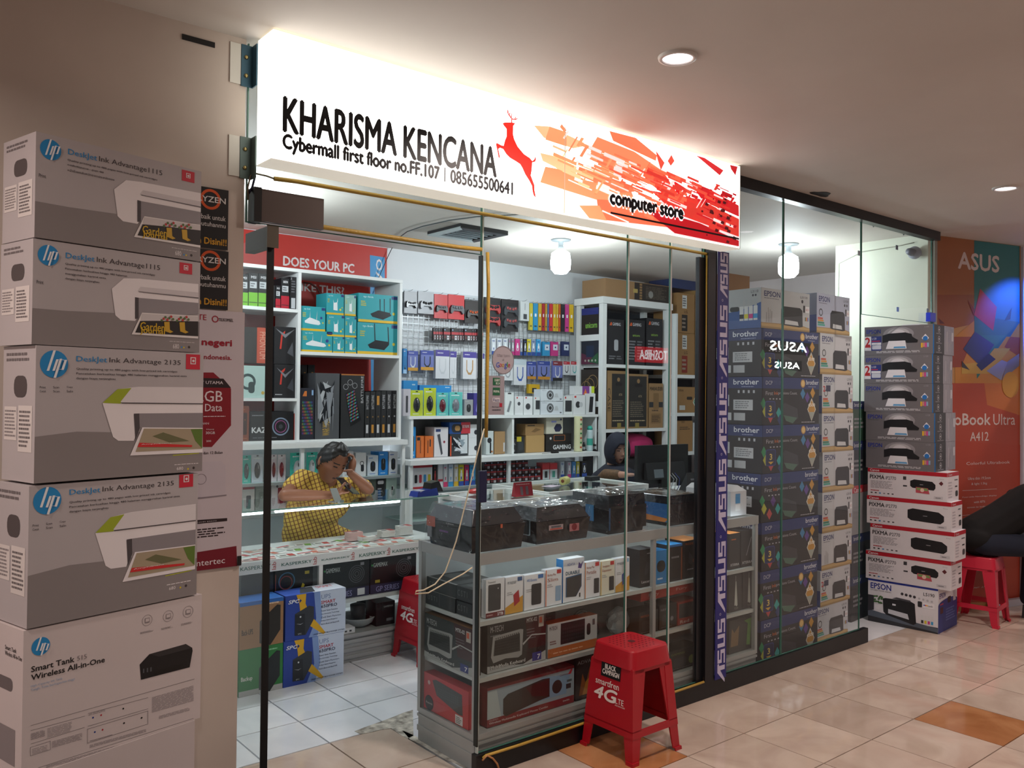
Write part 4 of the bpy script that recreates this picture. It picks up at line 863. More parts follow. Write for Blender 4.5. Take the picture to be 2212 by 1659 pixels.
# ================================================================ tall laptop poster panel on the right
pa, pb = Vector((4.313, -.911, 0)), Vector((5.19, -1.135, 0)); L = (pb-pa).length; ang = math.atan2(pb.y-pa.y, pb.x-pa.x)
m = MB(); m.box(0, 0, .0, L, .05, 2.648, mat('b08250', .5)); F = PF(m, (0, 0, 0), (L, 0, 0), (0, 0, 2.648)).place((pa.x, pa.y, 0), ang, k=212/676, ox=2000, oy=480)
def pm(c): return mat(c, .5)
F.P_([(60, 70), (332, 100), (332, 520), (60, 640)], pm('9a5f34')); F.P_([(60, 500), (332, 500), (332, 700), (60, 760)], pm('8a4a30'))
F.P_([(332, 105), (645, 150), (645, 720), (332, 760)], pm('1f6f74')); F.P_([(200, 790), (330, 680), (645, 700), (645, 1110), (200, 1110)], pm('b87a2c')); F.P_([(332, 640), (645, 690), (580, 790), (332, 790)], pm('1b5f5c')); F.P_([(332, 780), (560, 780), (350, 1080)], pm('1f6a60'))
F.P_([(60, 790), (330, 790), (240, 1000), (60, 1000)], pm('8a3626')); F.P_([(580, 790), (645, 795), (645, 930), (540, 860)], pm('8a3a2a')); F.P_([(60, 1110), (645, 1110), (645, 1659), (60, 1659)], pm('a8402a')); F.P_([(400, 1110), (645, 1110), (645, 1330), (420, 1260)], pm('b8662c'))
F.P_([(245, 1045), (440, 1045), (580, 870), (470, 870), (400, 960), (245, 980)], pm('b8933a')); F.P_([(330, 640), (372, 458), (487, 585), (462, 748)], pm('a81e38')); F.P_([(285, 535), (335, 600), (328, 645)], pm('7c1a30'))
F.P_([(255, 875), (335, 755), (468, 845), (370, 990)], pm('1c2a66')); F.P_([(345, 985), (430, 905), (478, 945), (380, 1025)], pm('182456')); F.P_([(415, 1025), (520, 950), (560, 965), (515, 1090)], pm('82869c')); F.P_([(520, 1090), (560, 960), (640, 905), (640, 990)], pm('70748c'))
F.C_(580, 1120, 58, pm('b8842c')); F.P_([(85, 660), (130, 700), (95, 700)], pm('5a2030')); F.P_([(245, 955), (300, 1020), (245, 1000)], pm('2a2430')); F.P_([(540, 680), (590, 590), (580, 670)], pm('14454a'))
WL = mat('cfc4c2', .5)
F.T_('ASUS', 222, 318, 503, 238, WL, .04, shear=.0); F.T_('VivoBook', 70, 1400, 443, 1320, WL, .03); F.T_('Ultra', 462, 1398, 613, 1322, WL); F.T_('A412', 303, 1508, 430, 1445, WL, .01); F.T_("World's Smallest", 268, 1605, 528, 1570, WL)
F.k = 212/879; F.oy = 1000
F.P_([(60, -200), (845, -160), (845, 1290), (60, 1250)], pm('a83c24')); F.T_('Colorful Ultrabook', 360, 20, 750, -20, WL)
F.T_('Ultra thin 19.5mm', 375, 155, 577, 120, WL); F.T_('& light 1.5kg', 405, 205, 545, 172, WL); F.T_('Four-side NanoEdge display', 325, 318, 632, 285, WL); F.T_('with 87%', 427, 362, 528, 336, WL); F.T_('screen to body ratio', 367, 412, 590, 378, WL); F.T_('Innovative', 420, 530, 540, 500, WL); F.T_('Ergolift', 405, 585, 480, 552, WL)
F.P_([(325, 248), (632, 232), (632, 235), (325, 251)], WL); F.P_([(325, 470), (632, 445), (632, 448), (325, 473)], WL); F.T_('Windows', 395, 978, 620, 915, WL); F.T_('Hi. I am Cortana. Hello. You are', 150, 1150, 600, 1105, WL, .01); F.R_(300, 930, 378, 1000, pm('a8a4bc'))
tag(m.build('advertising_banner', loc=(pa.x, pa.y, .001), rz=ang), 'tall orange and teal laptop advertising panel at the right of the shopfront', 'poster')
c_, s_ = math.cos(ang), math.sin(ang)
fr = empty('panel_frame', (pb.x, pb.y, 0), ang); MB().box(.001, -.02, 0, .03, .05, 2.64, mat('c6c8d6', .4)).build('post', fr); MB().box(-.35, -.06, .001, .029, -.022, .05, mat('b8b8c4', .4)).build('foot', fr)
tag(fr, 'pale upright frame and white foot at the right side of the laptop panel', 'stand')
sbox('wall_front', 4.31, -.86, 0, 5.2, -.80, 2.65, WALLM)
# neighbouring stall seen as a sliver at the picture edge
ns = empty('display_rack', (5.30, -1.30, 0))
MB().box(0, .05, 0, 1.3, .35, 2.45, mat('34303c', .5)).build('back_board', ns)
for k in range(6): MB().box(0, -.15, .25+.38*k, 1.3, .05, .27+.38*k, mat('c4c0cc', .4)).build('shelf', ns)
tag(ns, 'dark display rack with pale shelves of the neighbouring stall', 'shelf')
# ================================================================ opposite side of the corridor (seen only mirrored in the glass)
def mirror_sign(px0, py0, px1, py1, txt, base, tcol, name, label, YR=-3.9):
    def back(px, py):
        p = at(px, py, Y=-.945); d = (p-CAM); d = Vector((d.x, -d.y, d.z)); return p+d*((YR-p.y)/d.y)
    a, b = back(px0, py0), back(px1, py1); zl, zh = min(a.z, b.z), max(a.z, b.z); xl, xh = min(a.x, b.x), max(a.x, b.x)
    m = MB(); m.box(xl, YR-.03, zl, xh, YR, zh, base); F = Face(m, (xh, YR, zl), (xl-xh, 0, 0), (0, 0, zh-zl)); F.t(txt, .08, .2, .92, .8, tcol, .04)
    return tag(m.build(name), label, 'sign')
mirror_sign(1655, 728, 1750, 768, 'ASUS', mat('10142c', .5), mat('eef4f0', emit=26), 'lit_panel', 'lit lettering sign across the corridor, mirrored large in the right glass')
mirror_sign(1668, 776, 1732, 802, 'ASUS', mat('10142c', .5), mat('eef4f0', emit=34), 'lit_panel', 'smaller lit lettering sign across the corridor', YR=-3.88)
mirror_sign(1376, 748, 1447, 785, 'TOSHIBA', mat('c81420', emit=11), mat('f0f0f0', emit=14), 'lit_panel', 'red lit sign across the corridor mirrored in the middle pane')
# ================================================================ glass showcases
TUBE = mat('f4fbff', emit=12)
def gpane(m, p, ax='Y'):
    m.add(p, [(0, 1, 2, 3)], CGLASS)
def showcase(label, x0, x1, y0, y1, zt, base, shelves, rail=.045, mullions=(), metal=ALU, tube=None, group=None, topglass=True, name='glass_showcase', back=True, tube_x=None, tz=None):
    s = empty(name, ((x0+x1)/2, (y0+y1)/2, 0)); ox, oy = s.location.x, s.location.y
    def bx(nm, a, b, c, d, e, f, mt): return MB().box(a-ox, b-oy, c, d-ox, e-oy, f, mt).build(nm, s)
    pw = .022
    m = MB(); m.box(x0+.004-ox, y0+.006-oy, .002, x1-.004-ox, y1-.004-oy, base-.02, metal)
    for z in (base*.3, base*.38, base*.72): m.box(x0-ox, y0-oy, z, x1-ox, y1-oy, z+.012, metal)
    m.build('kick_board', s)
    bx('bottom_rail', x0, y0, base-.02, x1, y1, base, metal)
    for a in (x0, x1-pw):
        for b in (y0, y1-pw): bx('post', a, b, base, a+pw, b+pw, zt-rail, metal)
    for xm in mullions: bx('mullion', xm, y0, base, xm+.02, y0+.02, zt-rail, metal)
    bx('top_rail', x0-.002, y0-.002, zt-rail, x1+.002, y0+.016, zt, metal); bx('top_rail', x0-.002, y1-.02, zt-rail, x1+.002, y1+.001, zt, metal)
    for a, b in ((x0-.0015, x0+.02), (x1-.02, x1+.0015)): bx('top_rail', a, y0+.0165, zt-rail, b, y1-.021, zt, metal)
    for z in shelves: bx('shelf', x0+.023, y0+.008, z-.018, x1-.023, y1-.02, z, mat('b9bdbd', .4, .3))
    m = MB(); X0_, X1_, Y0_, Y1_ = x0-ox, x1-ox, y0-oy, y1-oy
    m.add([(X0_+pw, Y0_+.004, base), (X1_-pw, Y0_+.004, base), (X1_-pw, Y0_+.004, zt-rail), (X0_+pw, Y0_+.004, zt-rail)], [(0, 1, 2, 3)], CGLASS); m.build('front_glass', s)
    m = MB(); m.add([(X0_+.004, Y1_-pw, base), (X0_+.004, Y0_+pw, base), (X0_+.004, Y0_+pw, zt-rail), (X0_+.004, Y1_-pw, zt-rail)], [(0, 1, 2, 3)], CGLASS); m.build('end_glass', s)
    if topglass:
        m = MB(); m.add([(X0_+.018, Y0_+.016, zt-.004), (X1_-.018, Y0_+.016, zt-.004), (X1_-.018, Y1_-.018, zt-.004), (X0_+.018, Y1_-.018, zt-.004)], [(0, 1, 2, 3)], CGLASS); m.build('top_glass', s)
    if back: bx('back_panel', x0+.023, y1-.019, base+.001, x1-.023, y1-.012, zt-rail-.001, mat('c9d0d2', .5))
    if tube:
        for (a, b) in tube: MB().tube([(a-ox, y0+.022-oy, (tz or zt-rail)+.014), (b-ox, y0+.022-oy, (tz or zt-rail)+.014)], .006, TUBE, 8).build('light_tube', s)
    return tag(s, label, 'showcase')
# corner showcase right behind the glass
CX0, CX1, CY0, CY1, CZ = .315, 2.215, -.918, -.50, .866
showcase('long aluminium showcase along the inside of the front glass, printers on top', CX0, CX1, CY0, CY1, CZ, .146, (.366, .592), mullions=(1.37,), tube=((.45, 1.3), (1.45, 1.68), (1.85, 2.15)), back=True)
YP = CY0+.03
def item(name, label, cat, px, z, d, body, front=None, left=None, top=None, Y=YP, group=None, rz=0, gap=.003):
    return pbox(name, label, cat, px[0], px[1], px[2], px[3], Y, d, body, front, left, top, z=z, group=group, rz=rz, gap=gap)
z1_ = .594
def hdd(base, bandc, title, tc, dev, band=None, small=None, tri=None):
    def f(F):
        if bandc: F.r(0, .0, .05, .999, bandc)
        if tri: F.p([(.0, .0), (.999, .0), (.999, .45), (.0, .18)], mat(tri, .5))
        F.t(title, .12, .80, .62, .88, tc, .01)
        if small: F.t(small, .12, .66, .75, .76, tc, .01)
        F.lines(.1, .5, .45, .6, 2, 'a0a0a4')
        (F.p([(.45, .5), (.75, .62), (.82, .3), (.5, .18)], mat(dev, .4)) if tri else F.rr(*( (.35, .12, .85, .72) if not bandc else (.60, .10, .95, .52) ), dev, .12))
        if band: F.r(.68, .86, .95, .97, band)
    return f
def trans(F): F.r(0, 0, .999, .13, '6a1a22'); F.t('2TB', .62, .03, .93, .10, 'e8e8ec', .03); F.t('Transcend', .1, .90, .5, .95, '3a3a40'); F.rr(.12, .17, .80, .86, '3c3e42', .08); F.c(.65, .74, .03, 'd0d0d4', 8); F.lines(.05, .04, .5, .09, 1, 'c8a0a0')
def adata(F): F.t('ADATA', .18, .84, .55, .90, '4a6aa8', .01); F.p([(.7, .76), (.86, .74), (.95, .92), (.84, .84), (.74, .90)], mat('4a3a7a', .5)); F.t('DURABLE', .12, .63, .78, .71, '24506a', .04); F.p([(.12, .12), (.12, .58), (.88, .62), (.88, .32), (.62, .10)], mat('1f5a8a', .5)); F.p([(.16, .12), (.16, .56), (.86, .60), (.86, .33), (.60, .10)], mat('34363a', .4)); F.t('1', .76, .07, .82, .17, '2a2a2e', .02)
HD = 'portable drive boxes in the corner showcase'
item('drive_box', 'white drive box with maroon 2TB band, first beside the glass corner', 'box', (1049, 1250, 1090, 1332), z1_, .03, WT, trans)
item('drive_box', 'white and amber drive box showing a red drive', 'box', (1091, 1245, 1130, 1322), z1_, .03, WT, hdd(0, None, 'MY PASSPORT', '6a7078', 'a82430', '3a5a8a', tri='c8922c'))
item('drive_box', 'white drive box with a dark drive and blue badge, third from the glass corner', 'box', (1132, 1240, 1176, 1315), z1_, .03, WT, hdd(0, None, 'WD Elements', '4a78b8', '26282c', '3a6aa8'))
item('drive_box', 'white and orange drive box with a pale blue drive, left of the tall drive box', 'box', (1178, 1229, 1214, 1306), z1_, .03, WT, hdd(0, 'd8662a', 'Backup Plus', 'a05a4a', '8aa6c4', 'b83030', small='Slim'))
item('drive_box', 'tall white and blue drive box, the tallest in the corner showcase', 'box', (1216, 1206, 1262, 1300), z1_, .045, WT, adata, lambda F: F.r(0, 0, .999, .999, '2a8ad0'))
item('drive_box', 'white and orange drive box with a black drive, right of the tall drive box', 'box', (1263, 1213, 1296, 1290), z1_, .03, WT, hdd(0, 'c87a3a', 'Backup Plus', 'a05a4a', '2c2c30', 'b83030', small='Portable'))
item('drive_box', 'cream drive box with a large black drive, sixth from the glass corner', 'box', (1297, 1211, 1328, 1284), z1_, .03, mat('d8d4c4', .5), hdd(0, 'c8a03a', 'Seagate', 'a05a4a', '2c2c30', 'b83030', small='Expansion'))
item('drive_box', 'white and amber drive box showing a blue drive', 'box', (1329, 1205, 1360, 1276), z1_, .03, WT, hdd(0, None, 'MY PASSPORT', '6a7078', '2a4aa0', '8ab0d0', tri='c8922c'))
item('mouse_box', 'black gaming mouse box beside the showcase divider', 'box', (1381, 1186, 1413, 1265), z1_, .09, mat('1c1d22', .45), lambda F: (F.t('Lancer', .15, .10, .7, .17, 'c8c8cc', .02), F.lines(.5, .86, .9, .9, 1, 'a0a0a4'), F.p([(.35, .3), (.6, .34), (.7, .6), (.5, .66), (.38, .5)], mat('2e3036', .4))), top=lambda F: F.r(0, 0, .999, .999, '3c3e48'))
item('mouse_box', 'bright blue mouse box with a black mouse picture in the corner showcase', 'box', (1414, 1189, 1443, 1259), z1_, .09, mat('1f78b8', .45), lambda F: (F.rr(.15, .35, .8, .7, '17181c', .45), F.lines(.2, .1, .6, .2, 1, 'c8d8e8')))
item('mouse_box', 'black box with blue top right of the blue mouse box', 'box', (1444, 1176, 1474, 1252), z1_, .12, mat('1a1c22', .45), lambda F: (F.r(0, .94, .999, .999, '2a6aa8'), F.lines(.2, .6, .8, .7, 1, '7a7a80'), F.r(.9, 0, .999, .9, '7a3a1c')), top=lambda F: F.r(0, 0, .999, .999, '2a86c8'))
item('headset_box', 'black box with orange top at the right of the middle pane', 'box', (1476, 1166, 1516, 1246), z1_, .12, mat('191a1f', .45), lambda F: (F.t('PHOENIX', .1, .88, .6, .94, 'c0602a'), F.c(.6, .45, .1, '8a4a2a', 12), F.lines(.2, .2, .7, .26, 1, '8a8a90'), F.p([(.3, .7), (.5, .55), (.42, .35), (.25, .4)], mat('33343a', .4))), top=lambda F: F.r(0, 0, .999, .999, 'd88a4a'))
item('headset_box', 'black box with orange writing seen right of the dark blue strip', 'box', (1575, 1152, 1599, 1232), z1_, .12, mat('191a1f', .45), lambda F: (F.t('XTERRA', .1, .08, .9, .15, 'c8c8cc', .02), F.lines(.2, .8, .7, .86, 1, 'c0602a')), top=lambda F: F.r(0, 0, .999, .999, 'd88a4a'))
item('headset_box', 'black box with pale lettering at the right end of the showcase', 'box', (1600, 1145, 1628, 1222), z1_, .12, mat('191a1f', .45), lambda F: (F.t('XTERRA', .1, .08, .9, .15, 'c8c8cc', .02), F.p([(.4, .3), (.8, .8), (.84, .8), (.45, .3)], mat('8a8a90', .4))))
z2_ = .368
def mtech(F):
    F.r(0, 0, .999, .999, mat('1e2122', .4)); F.p([(.62, .999), (.999, .999), (.999, .3), (.7, .3)], mat('3a1418', .45))
    F.t('M-TECH', .05, .78, .26, .90, 'a8a8aa', .02); F.lines(.05, .70, .24, .73, 1, '7a7a7e'); F.t('MTK-02', .66, .84, .84, .92, 'c0c0c2', .04); F.r(.87, .7, .96, .93, 'b0a8a0'); F.r(.88, .78, .93, .9, 'c05a40')
    for i in range(4): F.lines(.66, .50+.06*i, .84, .525+.06*i, 1, '7a7a7e')
    F.p([(.06, .30), (.09, .70), (.55, .74), (.60, .72), (.58, .22), (.52, .18), (.3, .22), (.1, .18)], mat('8f9090', .4)); F.p([(.10, .32), (.12, .62), (.54, .66), (.55, .30)], mat('2a2c2c', .5))
    for i in range(12): F.r(.13+.034*i, .635+.002*i, .15+.034*i, .665+.002*i, '4a4c4c')
    for r_ in range(5):
        for c_ in range(14): F.r(.125+.029*c_, .33+.055*r_, .148+.029*c_, .37+.055*r_, '17191a')
    F.p([(.60, .4), (.75, .56), (.999, .52), (.999, .545), (.75, .585), (.59, .44)], mat('a8aaaa', .4))
    F.p([(0, 0), (.999, 0), (.999, .2), (.6, .02), (.0, .14)], mat('9ea0a0', .5)); F.t('MultiMedia Keyboard', .05, .04, .64, .14, '1c1e1e', .07); F.t('MultiMedia Keyboard', .055, .045, .635, .135, 'd0d2d2', .01)
    F.r(.76, .03, .92, .2, '28327a'); F.t('7', .85, .06, .90, .15, 'd8d8e0', .04)
def endbox(name, label, yl, yr, z0, z1, body, front, dx=.035, x=CX0+.012, top=None):
    wd = abs(yl-yr); loc = (x, (yl+yr)/2, z0+.0005); h = z1-z0-.001; m = MB(); m.box(-wd/2, 0, 0, wd/2, dx, h, body)
    front(Face(m, (-wd/2, 0, 0), (wd, 0, 0), (0, 0, h)))
    if top: top(Face(m, (-wd/2, 0, h), (wd, 0, 0), (0, dx, 0)))
    return tag(m.build(name, loc=loc, rz=-PI/2), label, 'box')
endbox('keyboard_box', 'black keyboard box facing the doorway in the corner showcase', -.535, -.885, z2_, z2_+.19, mat('2a2420', .5), mtech, .04, top=lambda F: F.r(0, 0, .999, .999, '6b4a30'))
item('keyboard_box', 'dark keyboard box facing the front glass next to the corner', 'box', (1052, 1332, 1179, 1437), z2_, .05, mat('2a2420', .5), mtech, top=lambda F: F.r(0, 0, .999, .999, '6b4a30'))
item('keyboard_box', 'white and orange keyboard box in the middle of the corner showcase', 'box', (1183, 1338, 1290, 1408), z2_, .05, mat('b0b2b4', .5), lambda F: (F.r(0, 0, .999, .26, 'a85a2a'), F.t('M-TECH', .03, .8, .18, .92, '5a5a5e', .02), F.r(.25, .32, .74, .95, '141416'), [F.r(.28+.045*i, .4+.11*j, .315+.045*i, .47+.11*j, '26262a') for i in range(10) for j in range(4)] and None, F.rr(.78, .42, .86, .78, '1a1a1c', .45), F.r(.9, .7, .95, .88, '4a4a4e'), F.lines(.04, .36, .18, .5, 2, '7a5a5a'), F.lines(.1, .08, .8, .14, 1, 'd0a080')), top=lambda F: F.r(0, 0, .999, .999, 'a8522a'))
def havic(F): F.r(0, 0, .999, .999, mat('b02c34', .45)); F.p([(.2, .86), (.28, .92), (.86, .84), (.88, .3), (.8, .28), (.3, .5)], mat('3a3c40', .4)); F.c(.13, .2, .1, '1e1418', 16); F.t('havit', .06, .17, .21, .23, 'c8b8b8', .02); F.r(.72, .02, .88, .26, 'c8c8ca'); F.lines(.74, .04, .86, .22, 4, '4a4a4e'); F.c(.12, .76, .03, 'c8a8a8', 8); [F.r(.30+.045*i, .52+.06*j, .335+.045*i, .56+.06*j, '4a4d52') for i in range(11) for j in range(4)]
z3_ = .148
endbox('keyboard_box', 'red keyboard box facing the doorway at the bottom of the corner showcase', -.535, -.86, z3_, z3_+.155, mat('b02c34', .45), havic, .05)
def genius(F):
    F.r(0, 0, .999, .999, mat('8fa0ac', .45)); F.p([(.0, .2), (.15, .2), (.1, .9), (.0, .9)], mat('a8b4b8', .45)); F.p([(.5, .3), (.9, .3), (.95, .8), (.6, .9)], mat('7a9ab8', .45))
    F.r(0, 0, .999, .2, mat('7a2028', .45)); F.r(0, .93, .999, .999, '7a2028')
    F.p([(.17, .24), (.17, .62), (.22, .72), (.62, .86), (.70, .84), (.70, .34), (.6, .32), (.2, .16)], mat('2c2a2a', .4)); F.p([(.42, .75), (.69, .83), (.69, .36), (.5, .48)], mat('42181c', .4))
    F.c(.79, .55, .06, '23201f', 18); F.t('Genius', .82, .8, .92, .86, '6a4a50', .01); F.p([(.92, .8), (.96, .93), (.98, .92), (.96, .8)], mat('b02030', .5)); F.r(.9, .42, .96, .55, '2a2a2e'); F.r(.91, .6, .97, .66, '4a5a5e')
    F.t('KB-8000X', .02, .14, .12, .18, 'a89a9a'); F.t('Wireless Multimedia Keyboard Mouse Combo', .02, .05, .68, .12, 'c8c0c0', .015); F.t('twin', .86, .09, .94, .14, 'c0b8b8', .03)
item('keyboard_box', 'long keyboard and mouse box with red band at the bottom of the showcase', 'box', (1052, 1462, 1240, 1556), z3_, .07, mat('7a2028', .5), genius)
item('speaker_box', 'dark box with a flame picture behind the red stool', 'box', (1243, 1412, 1315, 1500), z3_, .09, mat('1e1a1c', .5), lambda F: (F.t('ADVANCE', .05, .82, .75, .9, '9a9a9e', .01), F.p([(.1, .1), (.2, .6), (.3, .35), (.42, .72), (.55, .3), (.65, .5), (.7, .1)], mat('8a4a1c', .5)), F.p([(.2, .1), (.3, .4), (.45, .5), (.6, .1)], mat('b87a2a', .5))))
def pile(name, label, pts, z, d, hh, c, cat='box', n=1, fr=None, grp=None):
    out = []
    for k in range(n):
        a = at(pts[0], pts[1], Y=YP+.02); b = at(pts[2], pts[1], Y=YP+.02); m = carton(name, b.x-a.x, d, hh-.0008, mat(c, .5), fr)
        out.append(tag(m.build(name, loc=((a.x+b.x)/2+.002*k, YP+.03, z+hh*k+.0004)), label % (('lowest', 'second lowest', 'third lowest', 'highest')[k]) if '%s' in label else label, cat, grp))
    return out
# things lying behind or on top in the showcase
tag(carton('b', .22, .2, .06, mat('121316', .4), lambda F: [F.t('U S T I'.replace(' ', ' '), .08, .35, .4, .7, '6a6c70', .01), F.r(.46, .0, .5, .999, '3a3a40')], top=lambda F: (F.rr(.1, .3, .5, .8, '6a7070', .2), F.r(.0, .0, .999, .05, 'a8a8aa'))).build('fan_box', loc=(.34, -.63, .593), rz=-PI/2), 'black box stacked low behind the end glass beneath the cream cable', 'box')
tag(carton('b', .22, .2, .055, mat('15161a', .4), lambda F: [F.t('C S T I', .08, .35, .4, .7, '6a6c70', .01)], top=lambda F: (F.rr(.1, .3, .5, .8, '7a8080', .2), F.r(.0, .0, .999, .05, 'a8a8aa'))).build('fan_box', loc=(.345, -.63, .654), rz=-PI/2), 'black box with a glossy window, upper one behind the end glass', 'box')
for k in range(2):
    tag(carton('b', .11, .16, .055, mat('141519', .4), lambda F: [F.t('C S T I', .08, .3, .7, .75, '6a6c70', .01)], top=lambda F: (F.rr(.2, .2, .8, .8, '5a6060', .2),)).build('fan_box', loc=(.345, -.797, .593+.0605*k), rz=-PI/2), '%s black box nearest to the corner post, behind the end glass' % ('lower', 'upper')[k], 'box')
for k in range(3):
    p = item('red_box', 'thin maroon box, %s of three piled in the showcase above the orange keyboard box' % ('lowest', 'middle', 'topmost')[k], 'box', (1150, 1330, 1200, 1350), None, .08, mat('6a1a1e', .5), lambda F: F.lines(.1, .3, .9, .6, 1, 'a06060'), Y=YP+.16); p.location.z = z2_+.10+.02*k; p.scale.z = .3 if 0 else 1
for k in range(2):
    a = at(1215+40*k, 1320, Y=YP+.12); tag(carton('b', .09, .06, .05, mat('8a2620', .5), lambda F: (F.r(.25, .1, .7, .6, 'b8b0a8'), F.c(.5, .35, .08, '3a2a3a', 8))).build('red_box', loc=(a.x, YP+.08, z2_+.143-.0005)), '%s small red box with a white label on top of the white and orange keyboard box' % ('left', 'right')[k], 'box') if 0 else None
# headphones, bagged parts, cartons further right
a = at(1285, 1330, Y=-.80)
m = MB(); m.tube([(-.07*math.cos(t), 0, .05+.09*math.sin(t)) for t in [PI*i/10 for i in range(11)]], .008, mat('222326', .4), 6); m.lathe([(.03, -.02), (.034, 0), (.03, .02)], (-.07, 0, .045), mat('2a2c30', .5), 12, 'X'); m.lathe([(.03, -.02), (.034, 0), (.03, .02)], (.07, 0, .045), mat('2a2c30', .5), 12, 'X')
tag(m.build('headphones', loc=(a.x-.08, -.79, z2_+.002)), 'black headphones resting in clear plastic in the middle of the showcase', 'headphones')
m = MB(); bmx = bmesh.new(); bmesh.ops.create_icosphere(bmx, subdivisions=3, radius=1)
rs = random.Random(4); m.add([(v.co.x*.065*(1+.18*rs.random()), v.co.y*.04, .062+v.co.z*.06*(1+.15*rs.random())) for v in bmx.verts], [tuple(v.index for v in f.verts) for f in bmx.faces], mat('8f979c', .12, .3, bump=.6, bscale=40)); bmx.free()
tag(m.build('plastic_bag', loc=(at(1335, 1330, Y=-.80).x, -.80, z2_+.001)), 'crumpled clear plastic bag on the middle shelf of the showcase', 'bag')
def dark(seed, acc):
    def f(F):
        r_ = random.Random(seed); F.t(('GAMING', 'FANTECH', 'HAVIT', 'REXUS')[seed % 4], .08, .76, .5, .86, acc, .02); F.rr(.15, .15, .55, .6, '2c2e34', .3); F.c(.72, .38, .09, acc, 10); F.lines(.1, .06, .8, .1, 1, '6a6a70')
    return f
item('headset_box', 'red topped dark box on the middle shelf right of the divider', 'box', (1380, 1320, 1422, 1370), z2_, .1, mat('1d1b1e', .5), dark(1, 'a8502a'))
item('headset_box', 'black headset box second right of the divider on the middle shelf', 'box', (1424, 1305, 1462, 1362), z2_, .1, mat('1a1a1e', .5), dark(2, '7a7a80'))
item('headset_box', 'red and black headset box third right of the divider on the middle shelf', 'box', (1464, 1298, 1512, 1350), z2_, .1, mat('8a241c', .5), lambda F: (F.r(.05, .3, .95, .95, '1c1c20'), F.t('Red', .1, .06, .5, .2, 'c8b0a8')))
for k, (a0, a1) in enumerate(((1384, 1440), (1442, 1502))):
    o = item('red_box', '%s long red box laid on the boxes right of the showcase divider' % ('left', 'right')[k], 'box', (a0, 1280, a1, 1300), None, .1, mat('a8261e', .5), lambda F: F.t('Fury', .3, .3, .7, .7, 'd8a8a0')); o.location.z = z2_+.158; 
item('keyboard_box', 'dark keyboard box on the bottom right of the divider', 'box', (1384, 1425, 1440, 1470), z3_, .1, mat('17181a', .5), dark(3, 'a8a02c'))
item('keyboard_box', 'dark keyboard box at the bottom beside the black post', 'box', (1444, 1400, 1512, 1452), z3_, .1, mat('1b1c1e', .5), dark(0, '6a7a3c'))
def xt(F): F.p([(.42, .15), (.50, .8), (.56, .8), (.66, .15), (.58, .12), (.5, .16)], mat('b8bab4', .5)); F.r(.51, .8, .53, .95, 'b8bab4'); F.t('TOPI', .4, .04, .7, .1, '8a8a80')
item('mouse_box', 'black box with a pale figure left of two seen right of the blue strip', 'box', (1574, 1240, 1603, 1325), z2_, .1, mat('1c1c1f', .5), xt)
item('mouse_box', 'black box with a pale figure at the showcase end', 'box', (1604, 1232, 1630, 1315), z2_, .1, mat('1c1c1f', .5), xt)
item('mouse_box', 'dark box with brown and green shapes at the bottom end of the showcase', 'box', (1575, 1335, 1628, 1402), z3_, .1, mat('2a2b26', .5), lambda F: (F.p([(.05, .2), (.35, .2), (.4, .8), (.2, .6), (.1, .75)], mat('7a6040', .5)), F.p([(.7, .15), (.85, .12), (.9, .95), (.6, .9), (.75, .8)], mat('5a8a3c', .5))))
